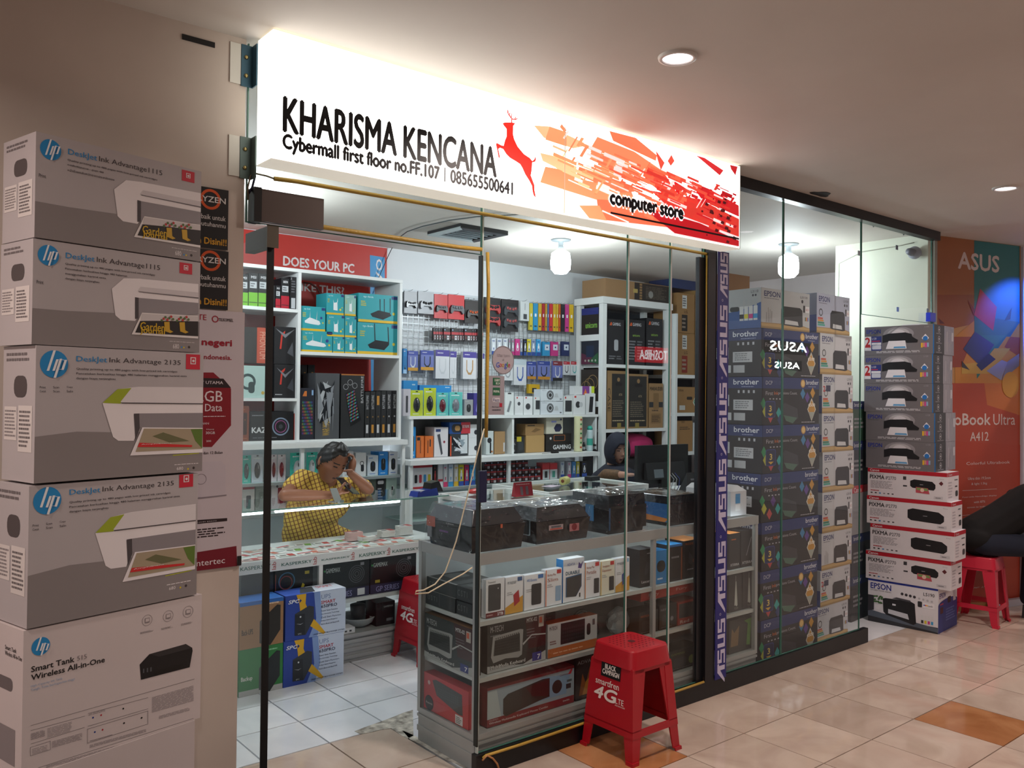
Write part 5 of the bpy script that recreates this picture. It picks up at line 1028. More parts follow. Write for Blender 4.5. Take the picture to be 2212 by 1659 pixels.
# ---------------------------------------------------------------- wrapped printers on the corner showcase
def wrapped(label, near, right, left, ztop, corner, fr=None, lf=None, notch=True, body='0b0d12', label2=None, lean=.0):
    """near, right, left: pixels of the bottom corners; the body, its lid and a loose clear wrap round it"""
    A = at(*near, Z=CZ+.004); Bx = at(*right, Z=CZ+.004); Cx = at(*left, Z=CZ+.004); A.y = max(A.y, CY0+.012); 
    w_ = Bx.x-A.x; d = min(.36, max(.25, Cx.y-A.y)); x0 = A.x; y0 = CY0+.014
    s = empty('wrapped_printer', (x0+w_/2, y0, CZ+.002)); h = ztop-CZ
    m = MB(); bd = mat(body, .3)
    e = .012; W2 = w_/2
    m.hexa([(-W2+e, e, 0), (W2-e, e, 0), (W2-e, d-e, 0), (-W2+e, d-e, 0)], [(-W2, 0, h*.62), (W2, 0, h*.62), (W2, d, h*.62), (-W2, d, h*.62)], bd)
    if fr: fr(Face(m, (-W2, -.001, .02), (w_, 0, 0), (0, 0, h*.6)))
    if lf: lf(Face(m, (-W2-.001, d, .02), (0, -d, 0), (0, 0, h*.6)))
    m.build('printer_body', s)
    m = MB(); c_ = .035 if notch else .006
    m.hexa([(-W2+.002, .002, h*.625), (W2-.002, .002, h*.625), (W2-.002, d-.002, h*.625), (-W2+.002, d-.002, h*.625)], [(-W2+c_, c_, h), (W2-c_, c_, h), (W2-c_, d-c_*.5, h), (-W2+c_, d-c_*.5, h)], mat('23262c', .12, coat=.6)); m.build('scanner_lid', s, bevel=.003)
    # wrap: a loosely wrinkled shell
    m = MB(); rw = random.Random(int(x0*1000)); nx, ny, nz = 10, 9, 5; gp = {}; o_ = .006
    bmx = bmesh.new(); bmesh.ops.create_cube(bmx, size=1); bmesh.ops.subdivide_edges(bmx, edges=bmx.edges[:], cuts=9, use_grid_fill=True)
    vs = []
    for v in bmx.verts:
        x, y, z = v.co.x*(w_+2*o_), (v.co.y+.5)*(d+2*o_)-o_, (v.co.z+.5)*(h+o_)
        j = lambda a: a*math.sin(x*38+y*17+rw.random()*.6)*1.3
        if z < .01: vs.append((x, y, .0015)); continue
        k = max(0, (z/h-.62)/.38); x *= 1-.055*k*(2 if notch else .3); y = d/2+(y-d/2)*(1-.08*k*(2 if notch else .3))
        vs.append((x+j(.003), max(y+j(.002), -.0105), z+j(.0025)))
    m.add(vs, [tuple(v.index for v in f.verts) for f in bmx.faces if f.normal.z > -.5], WRAP, False); bmx.free(); m.build('clear_wrap', s)
    return tag(s, label, 'printer')
wrapped('black plastic-wrapped printer with orange tape nearest to the glass corner', (1045, 1203), (1165, 1187), (920, 1172), 1.035, None,
        lambda F: (F.r(.52, .7, .56, .86, 'b8522a'),), lambda F: (F.r(.02, .1, .12, .9, '6c6e74'), F.r(.0, .55, .2, .98, 'a8431f'), F.r(.22, .1, .75, .7, '0c0d10'), F.t('Canon', .45, .78, .62, .86, 'a8aab0', .02), F.r(.30, .42, .5, .5, '5a2a6a')))
wrapped('black plastic-wrapped printer with a lit ink window and red stickers', (1200, 1186), (1312, 1168), (1168, 1165), 1.02, None,
        lambda F: (F.r(.22, .38, .48, .62, 'a8989a'), F.r(.24, .40, .46, .46, 'b84a3a'), F.r(.26, .48, .44, .58, '5a5a62'), F.r(.60, .22, .78, .58, 'a86a6c'), F.c(.69, .42, .05, '7a1e28', 10)), lambda F: (F.rr(.25, .15, .85, .9, '7a8a90', .1), F.rr(.28, .19, .82, .86, '18262c', .1), F.r(.4, .3, .7, .6, '1e3a44')))
wrapped('tall boxy plastic-wrapped printer with blue tape in the middle pane', (1340, 1160), (1418, 1148), (1290, 1150), 1.045, None,
        lambda F: (F.r(.0, .0, .999, .999, '0c0e13'), F.r(.0, .0, .04, .95, '1c4a70')), lambda F: (F.r(.4, .3, .62, .999, '2a6a98'), F.lines(.1, .7, .3, .8, 2, '8a8a90')), notch=False)
wrapped('plastic-wrapped printer with blue and orange end beside the black post', (1468, 1141), (1516, 1130), (1420, 1128), 1.015, None,
        lambda F: (F.r(0, 0, .999, .999, '0f111a'),), lambda F: (F.r(0, 0, .999, .999, '1d5a94'), F.p([(0, .0), (.9, .0), (.999, .2), (0, .4)], mat('b8702a', .5))), notch=False)
m = MB(); m.box(-.07, 0, 0, .07, .3, .13, mat('b9bcc2', .4)); m.hexa([(-.07, 0, .1305), (.07, 0, .1305), (.07, .3, .1305), (-.07, .3, .1305)], [(-.05, .05, .155), (.06, .05, .155), (.06, .28, .155), (-.05, .28, .155)], mat('c6c9ce', .4)); Face(m, (-.07, 0, 0), (.14, 0, 0), (0, 0, .13)).r(.3, .5, .6, .9, '3a7aa8').r(.3, .2, .6, .46, 'd0d4d8')
tag(m.build('office_printer', loc=(2.12, -.86, CZ+.001)), 'small pale grey printer at the right end of the long showcase', 'printer')
# ---------------------------------------------------------------- middle counter with the software shelf
KX0, KX1, KY0, KY1, KZ = -.64, 1.25, .605, 1.07, .885
s = empty('glass_counter', ((KX0+KX1)/2, (KY0+KY1)/2, 0)); ox, oy = s.location.x, s.location.y
def kb(nm, a, b, c, d, e, f, mt): return MB().box(a-ox, b-oy, c, d-ox, e-oy, f, mt).build(nm, s)
m = MB(); m.box(KX0-ox, KY0+.02-oy, .002, KX1-ox, KY1-oy, .14, ALU); [m.box(KX0-ox, KY0+.012-oy, z, KX1-ox, KY0+.02-oy, z+.02, ALU) for z in (.02, .06, .105)]; m.build('kick_board', s)
kb('bottom_rail', KX0, KY0, .141, KX1, KY1, .16, ALU); kb('shelf', KX0, KY0+.01, .335, KX1, KY1, .355, mat('c4cacb', .3)); kb('white_band', KX0, KY0-.004, .568, KX1, KY0+.004, .63, mat('d9dfe0', .4)); kb('shelf', KX0, KY0+.005, .608, KX1, KY1, .628, mat('cdd3d4', .4))
for x in (-.64, .395, 1.228): kb('post', x, KY0, .1605, x+.022, KY0+.02, .567, WHITE)
for x in (-.64, 1.228): kb('post', x, KY1-.02, .1605, x+.022, KY1, KZ-.01, WHITE)
m = MB(); m.add([(KX0-ox, KY0+.003-oy, .16), (KX1-ox, KY0+.003-oy, .16), (KX1-ox, KY0+.003-oy, .568), (KX0-ox, KY0+.003-oy, .568)], [(0, 1, 2, 3)], CGLASS); m.add([(KX0-ox, KY0+.003-oy, .63), (KX1-ox, KY0+.003-oy, .63), (KX1-ox, KY0+.003-oy, KZ), (KX0-ox, KY0+.003-oy, KZ)], [(0, 1, 2, 3)], CGLASS); m.build('front_glass', s)
m = MB(); m.box(KX0-ox, KY0-oy, KZ-.001, KX1-ox, KY0+.007-oy, KZ+.007, mat('7fa79d', .15)); m.build('glass_edge', s)
m = MB(); m.add([(KX0-ox, KY0-oy, KZ+.006), (KX1-ox, KY0-oy, KZ+.006), (KX1-ox, KY1-oy, KZ+.006), (KX0-ox, KY1-oy, KZ+.006)], [(0, 1, 2, 3)], CGLASS); m.build('top_glass', s)
for a, b in ((.17, .60), (.62, .94), (-.5, .1)): MB().tube([(a-ox, KY0+.07-oy, KZ-.014), (b-ox, KY0+.07-oy, KZ-.014)], .010, mat('f4fbff', emit=9), 8).build('light_tube', s)
F = None
m = MB(); F = PF(m, (KX0-ox, KY0-.0045-oy, .568), (KX1-KX0, 0, 0), (0, 0, .062)).place((ox, oy, 0)); F.k = .27125; F.ox = 500; F.oy = 1100
gk = mat('1f5f54', .5); rk = mat('b04040', .5)
for (a, yb, c, yt) in ((-250, 530, 10, 455), (70, 495, 313, 435), (398, 455, 640, 400), (718, 412, 942, 370), (1017, 383, 1228, 330), (1282, 348, 1490, 300)):
    F.T_('KASPERSKY', a, yb, c, yt, gk, .015); p = F.q(c+8, yb+5); F.t('lab', p[0], .14, p[0]+.012, .80, rk, .0, rot=90)
m.build('printed_lettering', s)
tag(s, 'long glass counter with white lettered band where the man leans', 'counter')
# software and flash packets spread on the shelf under the glass
PK_ = [mat(c, .5) for c in ('d8d8d6', 'c8b8b0', 'd0d4d0', 'c8a8a4', 'dcdcd8')]
rp = random.Random(11)
def packet(x, y, z, rz, kind, label, grp, th=.004):
    m = MB(); m.box(-.045, -.03, 0, .045, .03, th, PK_[kind % 5]); F = Face(m, (-.045, -.03, th), (.09, 0, 0), (0, .06, 0))
    if kind % 3 == 0: F.r(0, .7, .999, .999, 'a8323a'); F.rr(.3, .2, .7, .5, '2a2c34', .3)
    elif kind % 3 == 1: F.r(.0, .0, .35, .999, 'b86a5a'); F.r(.4, .5, .9, .8, '8a9a9c')
    else: F.r(.6, 0, .999, .999, '6a9a4a' if kind % 2 else 'a84040'); F.rr(.1, .3, .5, .6, '20222a', .3)
    return tag(m.build('flash_packet', loc=(x, y, z), rz=rz), label, 'packet', grp)
k = 0
for i in range(14):
    for j in range(3):
        x = -.28+.102*i+rp.uniform(-.012, .012); y = .655+.115*j+rp.uniform(-.01, .01)
        if x > 1.16: continue
        packet(x, y, .6285+.0002*(k % 3), rp.uniform(-.35, .35), rp.randrange(30), 'flat carded packet in the %s row under the counter glass, %s from the left' % (('front', 'middle', 'rear')[j], ORD[i]), 'carded packets spread under the counter glass'); k += 1
for (px, py, n, lab) in ((793, 1165, 9, 'left'), (828, 1168, 5, 'second'), (868, 1158, 7, 'third'), (893, 1150, 10, 'right')):
    p = at(px, py, Z=.66); 
    for q in range(n):
        packet(p.x+rp.uniform(-.002, .002), .86 if n > 6 else .80, .634+.0055*q, rp.uniform(-.06, .06), 2*n, '%s memory packet from the bottom of the %s neat pile under the glass' % (ORD[q], lab), 'packets in the %s pile on the counter shelf' % lab, .005)
# black power supply boxes behind the lower glass
def gmax(F): F.t('GAMEMAX', .06, .74, .36, .86, 'a8b0b0', .02); F.c(.035, .8, .02, '3a8a4a', 10); [F.ring(.72, .62, .17-.04*i, .012, '5a5c62', 20) for i in range(4)]; F.r(.0, .0, .999, .26, '2a2a48'); F.t('GP SERIES', .12, .05, .62, .2, '8a8ab8', .02); F.r(.74, .04, .9, .22, 'c8ccd0'); F.r(.1, .3, .2, .38, '9a8a2c'); F.r(.8, .84, .88, .92, '8a8a90')
pbox('power_supply_box', 'black power supply box with ring picture left of two behind the lower counter glass', 'box', 697, 1212, 798, 1281, KY0+.03, .12, mat('16171b', .35), gmax, z=.3555)
pbox('power_supply_box', 'black power supply box right of two behind the lower counter glass', 'box', 800, 1200, 899, 1268, KY0+.03, .12, mat('16171b', .35), gmax, z=.3555)
pbox('graphics_box', 'black box with rainbow ring and yellow slashes behind the lower counter glass', 'box', 594, 1228, 676, 1286, KY0+.03, .1, mat('131417', .35), lambda F: (F.ring(.3, .7, .22, .03, '3a6a8a', 20), F.ring(.28, .66, .17, .02, '8a3a3a', 20), F.r(.0, 0, .02, .9, '8a4a3a'), F.p([(.3, .0), (.62, .45), (.68, .4), (.4, .0)], mat('9a8f2c', .5)), F.p([(.55, .1), (.72, .6), (.78, .55), (.64, .1)], mat('c0b030', .5)), F.r(.78, .82, .9, .9, 'a8982c')), z=.3555)
pbox('graphics_box', 'dark box seen through the open glass door', 'box', 520, 1240, 590, 1300, KY0+.03, .1, mat('202428', .4), lambda F: F.r(.1, .1, .9, .3, '5a3a34'), z=.3555)
pbox('power_supply_box', 'small black box on the lowest counter shelf behind the stool', 'box', 812, 1300, 853, 1360, KY0+.05, .12, mat('17161a', .4), lambda F: (F.t('GAMEMAX', .4, .76, .9, .84, 'a8b0b0', .01), F.r(.55, .16, .9, .28, '6a6a70')), z=.1605)
pbox('small_box', 'small white box on the lowest counter shelf', 'box', 742, 1356, 767, 1374, KY0+.02, .08, WT, lambda F: (F.r(.1, .3, .3, .6, '3a3a40'), F.r(.5, .3, .7, .6, '3a3a40')), z=.1605)
a = at(780, 1340, Y=KY0+.1)
m = MB(); m.lathe([(.05, 0), (.085, .02), (.10, .05), (.102, .055), (.09, .05), (.07, .045)], (0, 0, 0), mat('a8aeb0', .2), 22, caps=False); m.lathe([(.04, .045), (.045, .12), (.03, .125)], (0, 0, 0), mat('2c1c1a', .4), 16)
tag(m.build('desk_fan', loc=(a.x, KY0+.14, .162)), 'pale round base with dark hub wrapped in plastic on the lowest shelf', 'fan')
# ---------------------------------------------------------------- power unit boxes on the floor in front of the counter
UY = .455
def ups(F):
    F.r(0, 0, .999, .999, mat('28439a', .45)); F.p([(.38, 0), (.5, .4), (.46, .999), (.999, .999), (.999, 0)], mat('7f9bd0', .45)); F.p([(.52, 0), (.6, .4), (.56, .999), (.999, .999), (.999, 0)], mat('c0cde2', .45))
    F.p([(.17, .999), (.33, .999), (.32, .78), (.40, .5), (.56, .24), (.66, .05), (.62, .02), (.40, .26), (.24, .56), (.22, .8)], mat('d8a81e', .45))
    F.p([(.15, .1), (.15, .58), (.38, .72), (.46, .68), (.46, .4), (.33, .08)], mat('33363d', .4)); F.p([(.15, .1), (.15, .56), (.31, .56), (.32, .08)], mat('22242a', .4)); F.c(.24, .5, .014, 'd0d4da', 8); F.p([(.17, .36), (.24, .34), (.29, .36), (.24, .325)], mat('b0b4ba', .4)); F.t('SPC', .20, .11, .26, .14, 'c0c4ca')
    F.t('SPC', .04, .82, .21, .9, 'e4e8f0', .04, shear=.1); F.p([(.22, .81), (.26, .86), (.22, .91)], mat('16286a', .5))
    F.t('UPS', .58, .82, .74, .92, '6a7fae'); F.t('SMART', .58, .71, .82, .78, 'b02838', .03); F.t('650PRO', .58, .62, .85, .69, '22264a', .03)
    for i, tt in enumerate(('Power Saver Function', 'Line Interactive Technology', 'Cold Start Function', 'Intelligent Battery Management', 'Built in Boost and Buck AVR')): F.t(tt, .58, .535-.075*i, .86+.03*(i % 3), .57-.075*i, '3c4468', .01)
    F.t('UNINTERRUPTIBLE POWER SYSTEM', .45, .035, .98, .065, '22264a', .015)
def upst(F): F.p([(0, 0), (.45, 0), (.5, .999), (0, .999)], mat('3a5cb8', .45)); F.p([(.45, 0), (.999, 0), (.999, .999), (.5, .999)], mat('cdd6e6', .45)); F.p([(.25, .1), (.5, .1), (.6, .9), (.4, .9)], mat('4a4d55', .4)); F.t('SMART', .62, .5, .9, .8, 'c0606a', .02)
xa, xb = at(612, 1430, Y=UY).x, at(742, 1430, Y=UY).x; wd = xb-xa; hh = .232
for k, lab in enumerate(('lower blue and white power backup box on the shop floor', 'upper blue and white power backup box stacked on its twin')):
    m = carton('b', wd, .14, hh-.001, mat('3a56b0', .5), ups, None, upst); tag(m.build('power_unit_box', loc=((xa+xb)/2+.008*k, UY, hh*k+.0005), rz=.0), lab, 'box')
def apc(c1, c2, g):
    def f(F): F.r(0, 0, .999, .999, mat(c1, .5)); F.r(0, .0 if g else .92, .999, .12 if g else .999, 'a8aaa8' if g else '2a64b0'); F.p([(.45, .08), (.45, .55), (.85, .86), (.93, .84), (.93, .3), (.7, .0)], mat('2a2622' if not g else '24282a', .4)); F.t(('Back-UPS', 'Backup')[g], .05, .3, .3, .42, 'd8d8d0' if g else '3a2a1c', .02); F.lines(.6, .88, .95, .94, 1, c2)
    return f
xc = at(516, 1430, Y=UY).x
for k, (c1, c2, g, lab) in enumerate((('2e7a3c', '8ac89a', 1, 'green power backup box on the floor behind the open glass door'), ('9a7450', 'd8c0a0', 0, 'brown power backup box with blue top stacked behind the door edge'))):
    m = carton('b', xa-xc-.004, .14, .232-.001, mat(c1, .5), apc(c1, c2, g), None, lambda F, g=g: F.r(0, 0, .999, .999, '2f6ab8' if not g else '2e7a3c')); tag(m.build('power_unit_box', loc=((xa+xc)/2-.001, UY, .232*k+.0005)), lab, 'box')
# ================================================================ shelving and goods along the back wall
def unit(name, label, boards, cat='shelf', m=WHITE, kids=None):
    """boards: (part name, x0,y0,z0,x1,y1,z1)"""
    b0 = boards[0]; s = empty(name, (b0[1], b0[2], 0))
    for b in boards: MB().box(b[1]-b0[1], b[2]-b0[2], b[3], b[4]-b0[1], b[5]-b0[2], b[6], b[7] if len(b) > 7 else m).build(b[0], s)
    return tag(s, label, cat)
# red poster on the back wall
YW = 2.166
def lenovo(F):
    W_ = mat('d8d4d4', .5)
    F.T_('DOES YOUR PC', 612, 573, 765, 564, W_, .04, hp=20); F.T_('YOU PLAY', 664, 604, 757, 602, W_, .04, hp=16); F.T_('LIKE THIS?', 640, 627, 743, 624, W_, .04, hp=16)
    F.P_([(799, 551), (831, 556), (831, 1200), (799, 1200)], mat('3f8fc4', .5)); p, q = F.q(824, 700), F.q(806, 558); F.t('lenovo', q[0], p[1], p[0], q[1], W_, 0, rot=90)
a, b = at(500, 487, Y=YW), at(831, 960, Y=YW); zt = 2.645
m = MB(); m.box(0, 0, 0, b.x-a.x, .003, zt-1.2, mat('b8342c', .5, vary=.08)); lenovo(PF(m, (0, 0, 0), (b.x-a.x, 0, 0), (0, 0, zt-1.2)).place((a.x, YW, 1.2)))
tag(m.build('wall_poster', loc=(a.x, YW, 1.2)), 'large red gaming poster with blue strip on the back wall', 'poster')
SY = 1.75; SB = 2.12; t = .022
unit('open_shelving', 'tall white open shelving holding router and keyboard boxes', [('side_board', .22, SY, 1.166, .242, SB, 2.33), ('divider', .788, SY, 1.166, .81, SB, 2.319), ('side_board', 1.592, SY, 1.166, 1.614, SB, 2.319),
     ('top_board', .2425, SY, 2.32, 1.6145, SB, 2.343), ('shelf', .2425, SY, 2.045, .7875, SB, 2.067), ('shelf', .2425, SY, 1.444, .7875, SB, 1.464), ('shelf', .8105, SY, 1.762, 1.5915, SB, 1.784), ('bottom_board', .2425, SY, 1.166, .7875, SB, 1.18), ('bottom_board', .8105, SY, 1.166, 1.5915, SB, 1.18)])
# lit cabinet 1
LY = 1.70
def lit(name, label, x0, x1, zt, y0, shelves, muls, base=.0, tz=None, depth=.38):
    b = [('back_panel', x0, y0+depth-.01, .001, x1, y0+depth, zt-.05, mat('dfe6ea', .5)), ('worktop', x0-.01, y0-.02, zt-.035, x1+.01, y0+depth+.035, zt), ('base', x0, y0+.01, .001, x1, y0+depth-.011, .40)]
    for x in (x0, x1-.025)+tuple(muls): b.append(('post', x, y0, .401, x+.025, y0+.025, zt-.036))
    for z in shelves: b.append(('glass_shelf', x0+.026, y0+.026, z-.008, x1-.026, y0+depth-.011, z, mat('b7cfca', .15)))
    for z in shelves: b.append(('shelf_edge', x0+.026, y0+.012, z-.02, x1-.026, y0+.0255, z-.001, mat('9aa2a4', .4, .4)))
    s = unit(name, label, b, 'cabinet'); s['label'] = label
    MB().tube([(.03, .06, zt-.05), (x1-x0-.03, .06, zt-.05)], .008, mat('f4fbff', emit=13), 8).build('light_tube', s)
    return s
lit('lit_cabinet', 'white lit display cabinet of mice and headsets behind the man', .22, 1.622, 1.165, LY, (.908, .702), (.80,), depth=.33)
lit('lit_cabinet', 'long lit display cabinet of ink boxes below the wire grid wall', 1.635, 3.56, 1.012, 1.65, (.795, .56), (2.56,), depth=.40)
# cubby row on top of it
unit('cubby_shelf', 'white two-bay cubby standing on the long lit cabinet', [('side_board', 1.72, 1.78, 1.0135, 1.742, 2.08, 1.31), ('divider', 2.70, 1.78, 1.0135, 2.722, 2.08, 1.31), ('side_board', 3.66, 1.78, 1.0135, 3.682, 2.08, 1.31), ('back_board', 1.7425, 2.07, 1.0135, 3.6595, 2.08, 1.31, mat('8f9494', .5)), ('top_board', 1.70, 1.77, 1.311, 3.69, 2.115, 1.334)])
# wire grid wall
g = empty('wire_grid', (1.70, 2.13, 1.36)); GX = 1.96; GZ = .955
m = MB(); wr = mat('9a9fa2', .35, .6)
for i in range(40): x = i*GX/39; m.box(x-.0018, -.002, 0, x+.0018, .0016, GZ, wr)
m.build('upright_wires', g)['kind'] = 'stuff'
m = MB()
for i in range(20): z = i*GZ/19; m.box(0, -.006, z-.0018, GX, -.0025, z+.0018, wr)
m.build('cross_wires', g)['kind'] = 'stuff'
MB().box(-.0, .004, GZ-.012, GX, .03, GZ+.02, mat('b8c0c6', .4)).build('top_rail', g)
tag(g, 'white wire grid panel fixed on the back wall', 'rack')
# ---- little drawing styles
def st(kind, c, a='d8d8dc', b='1c1c20', txt=None):
    def f(F):
        if kind == 'tp':       # teal router carton
            F.r(0, 0, .999, .09, 'd8b024'); F.t('tp-link', .12, .84, .38, .92, 'c8e4e8', .01); F.r(.84, .86, .99, .97, '24306e'); F.lines(.06, .55, .2, .75, 3, 'c8b83a'); F.c(.9, .35, .035, 'c8b83a', 10)
            if a == 'w': F.p([(.15, .40), (.35, .55), (.75, .42), (.80, .30), (.72, .25), (.4, .28), (.16, .32)], mat('dfe3e6', .4)); F.p([(.35, .52), (.37, .85), (.375, .52)], mat('c0c8cc')); F.p([(.62, .48), (.66, .85), (.645, .46)], mat('c0c8cc')); F.c(.83, .55, .05, '2c3a86', 12)
            elif a == 'e': F.p([(.40, .22), (.40, .55), (.62, .6), (.64, .2)], mat('e4e8ea', .4)); F.p([(.40, .55), (.38, .72), (.43, .55)], mat('e4e8ea')); F.p([(.60, .6), (.64, .8), (.64, .6)], mat('e4e8ea')); F.c(.8, .25, .06, 'd8c83a', 8)
            elif a == 'k': F.p([(.30, .30), (.50, .44), (.80, .38), (.84, .28), (.62, .12), (.35, .2)], mat('1b1f24', .35)); [F.p([(x, .38), (x-.01, y), (x+.012, y), (x+.015, .38)], mat('1b1f24', .4)) for x, y in ((.54, .84), (.65, .86), (.80, .9))]
            else: F.p([(.25, .30), (.45, .46), (.78, .42), (.78, .32), (.66, .15), (.3, .2)], mat('1b1f24', .35)); [F.p([(x, .34), (x-.02, y), (x+.0, y), (x+.025, .34)], mat('1b1f24', .4)) for x, y in ((.42, .98), (.76, .9))]
        elif kind == 'gpu': F.r(0, .5, .999, .999, '1c1d21'); F.r(0, 0, .999, .42, c); F.r(.12, .55, .88, .75, 'b8bcc0'); F.lines(.2, .58, .7, .72, 2, '4a4a50'); F.t(txt or 'MSI', .25, .84, .8, .92, a, .02); F.r(.05, .11, .95, .13, b)
        elif kind == 'blister':   # coloured card with a rounded product
            F.rr(.06, .02, .94, .72, c, .25); F.rr(.28, .18, .72, .68, b, .5); F.rr(.36, .40, .64, .64, a, .5); F.lines(.2, .74, .8, .82, 1, '8a9a9a'); F.lines(.3, .06, .7, .11, 1, 'd8e8e8')
        elif kind == 'mouse': F.rr(.26, .2, .74, .72, b, .5); F.r(.49, .5, .51, .7, a); F.lines(.12, .84, .6, .92, 1, a); F.lines(.2, .06, .8, .12, 1, a)
        elif kind == 'ink': F.r(0, 0, .999, .22, b); F.rr(.28, .28, .72, .62, a, .3); F.r(.38, .62, .62, .74, a); F.lines(.15, .8, .8, .9, 1, b if b != a else '3a3a60'); F.r(.4, .3, .6, .44, b)
        elif kind == 'cardinks': F.r(0, .5, .999, .7, 'a8343a'); F.c(.2, .86, .1, '8aa4c4', 12); F.r(.55, .1, .93, .42, 'c4c0c4'); F.lines(.6, .2, .9, .34, 1, '3a3a40'); F.lines(.1, .2, .5, .4, 2, '8a3a3c')
        elif kind == 'pad':     # controller in a card
            F.r(0, 0, .999, .2, a); F.r(0, .74, .999, .999, a); F.p([(.1, .3), (.22, .62), (.45, .6), (.55, .6), (.78, .62), (.9, .3), (.78, .26), (.62, .4), (.38, .4), (.22, .26)], mat(b, .35)); [F.c(x, y, .05, '6a6c74', 8) for x, y in ((.3, .52), (.7, .52), (.42, .44), (.58, .44))]; F.r(.1, .05, .5, .15, '6a6a6e')
        elif kind == 'kb':      # upright keyboard box
            cols = ('4a3a8a', '8a3a6a', 'a8583a', '8a8a3a', '3a8a5a', '3a6a9a'); [F.r(.14+.085*i, .1+.06*j, .19+.085*i, .14+.06*j, cols[(i+j) % 6]) for i in range(9) for j in range(11)]; F.p([(.15, .84), (.45, .84), (.45, .94), (.3, .94)], mat(a, .5)); F.r(.8, .86, .92, .96, '8ab0d8')
        elif kind == 'cable': F.r(0, .78, .999, .999, c); F.r(.0, 0, .999, .16, a) if a != 'x' else None; m_ = mat(b, .4); F.p([(.25, .7), (.31, .7), (.31, .35), (.42, .24), (.58, .24), (.68, .36), (.68, .7), (.76, .7), (.76, .34), (.62, .16), (.4, .16), (.25, .3)], m_); F.lines(.12, .86, .6, .93, 1, 'c8c8d8')
        elif kind == 'cam': F.ring(.42, .5, .16, .07, '6a6c70', 16); F.c(.42, .5, .07, '222428', 10); F.p([(.6, .3), (.8, .3), (.75, .65), (.65, .65)], mat('b8bcc0')); F.lines(.05, .86, .3, .92, 1, '8a8a90'); F.r(.86, .1, .94, .2, '6a6a70')
        elif kind == 'dev': F.rr(.25, .18, .75, .80, b, .3); F.lines(.1, .86, .5, .92, 1, a); F.lines(.2, .06, .8, .1, 1, a); F.c(.5, .6, .07, a, 8)
        elif kind == 'kraft': F.lines(.1, .7, .6, .85, 2, '6a4e34'); F.r(.0, .48, .999, .5, '8a6a48')
        elif kind == 'txt': F.t(txt, .08, .08, .92, .36, a, .03); F.rr(.3, .5, .9, .92, b, .15); F.lines(.05, .42, .5, .47, 1, '6a6a70')
    return f
def goods(rows, Y, z, d, group=None):
    for (name, label, px, c, fr) in rows: pbox(name, label, 'box', px[0], px[1], px[2], px[3], Y, d, mat(c, .5), fr, z=z, group=group)
TP = '2a9aa4'; LB = '1a1a1e'
Y1 = SY+.03
# shelving, left column
GN = '6fb02c'
goods([('graphics_card_box', 'narrow green based graphics box at the door edge of the top left shelf', (520, 592, 536, 662), LB, st('gpu', GN)),
 ('graphics_card_box', 'left of two black and green graphics boxes with white labels on the top left shelf', (537, 590, 557, 662), LB, st('gpu', GN)),
 ('graphics_card_box', 'right of two black and green graphics boxes with white labels on the top left shelf', (558, 591, 578, 663), LB, st('gpu', GN)),
 ('graphics_card_box', 'low plain black box between the green and the red graphics boxes', (580, 616, 594, 664), LB, st('dev', LB, '3a3a40', '26262a')),
 ('graphics_card_box', 'small red and black graphics box on the top left shelf', (595, 617, 606, 664), LB, st('gpu', 'a81c30')),
 ('graphics_card_box', 'tall red and black graphics box on the top left shelf', (607, 601, 625, 665), LB, st('gpu', 'a81c30', txt='RADEON')),
 ('graphics_card_box', 'black graphics box with white chip label at the right of the top left shelf', (626, 598, 641, 667), LB, lambda F: (F.r(.2, .03, .8, .35, 'b8bcc0'), F.lines(.2, .5, .8, .9, 5, '6a6a70'), F.t('X', .1, .9, .3, .98, 'c8c8cc'))) ], Y1, 2.067, .16)
goods([('headset_box', 'pale green headset carton on the middle left shelf', (524, 790, 585, 862), 'a9c4bf', lambda F: (F.ring(.18, .5, .28, .09, '1f3a3c', 20), F.rr(.2, .15, .42, .5, '1f3434', .4), F.t('BT WIRELESS', .82, .1, .94, .9, '2a5a6a', 0, rot=-90), F.c(.72, .16, .06, 'b89a3a', 10))),
 ('headset_box', 'lower plastic wrapped black headset box on the middle left shelf', (592, 787, 639, 864), '1c1c20', lambda F: (F.p([(.25, .4), (.32, .8), (.5, .9), (.48, .82), (.38, .74), (.33, .4)], mat('c03a30', .4)), F.lines(.05, .08, .4, .13, 1, 'b8b8bc'), F.p([(.6, .3), (.9, .2), (.85, .6)], mat('4a4c52', .2)), F.p([(.1, .9), (.5, .6), (.9, .9), (.5, .7)], mat('7a7c82', .15)))) ], Y1, 1.464, .16)
goods([('headset_box', 'orange edged dark box standing above the pale headset carton', (524, 707, 585, 789), '24201f', lambda F: (F.r(.5, 0, .95, .999, 'b8482c'), F.t('PHONTUM', .6, .12, .82, .88, 'd8a08a', 0, rot=-90))),
 ('headset_box', 'upper plastic wrapped black headset box on the middle left shelf', (592, 706, 639, 785), '1c1c20', lambda F: (F.p([(.25, .4), (.32, .8), (.5, .9), (.48, .82), (.38, .74), (.33, .4)], mat('c03a30', .4)), F.p([(.6, .3), (.9, .2), (.85, .6)], mat('5a5c62', .2)), F.p([(.05, .95), (.5, .7), (.95, .95), (.5, .8)], mat('7a7c82', .15)))) ], Y1, at(600, 786, Y=Y1).z, .16)
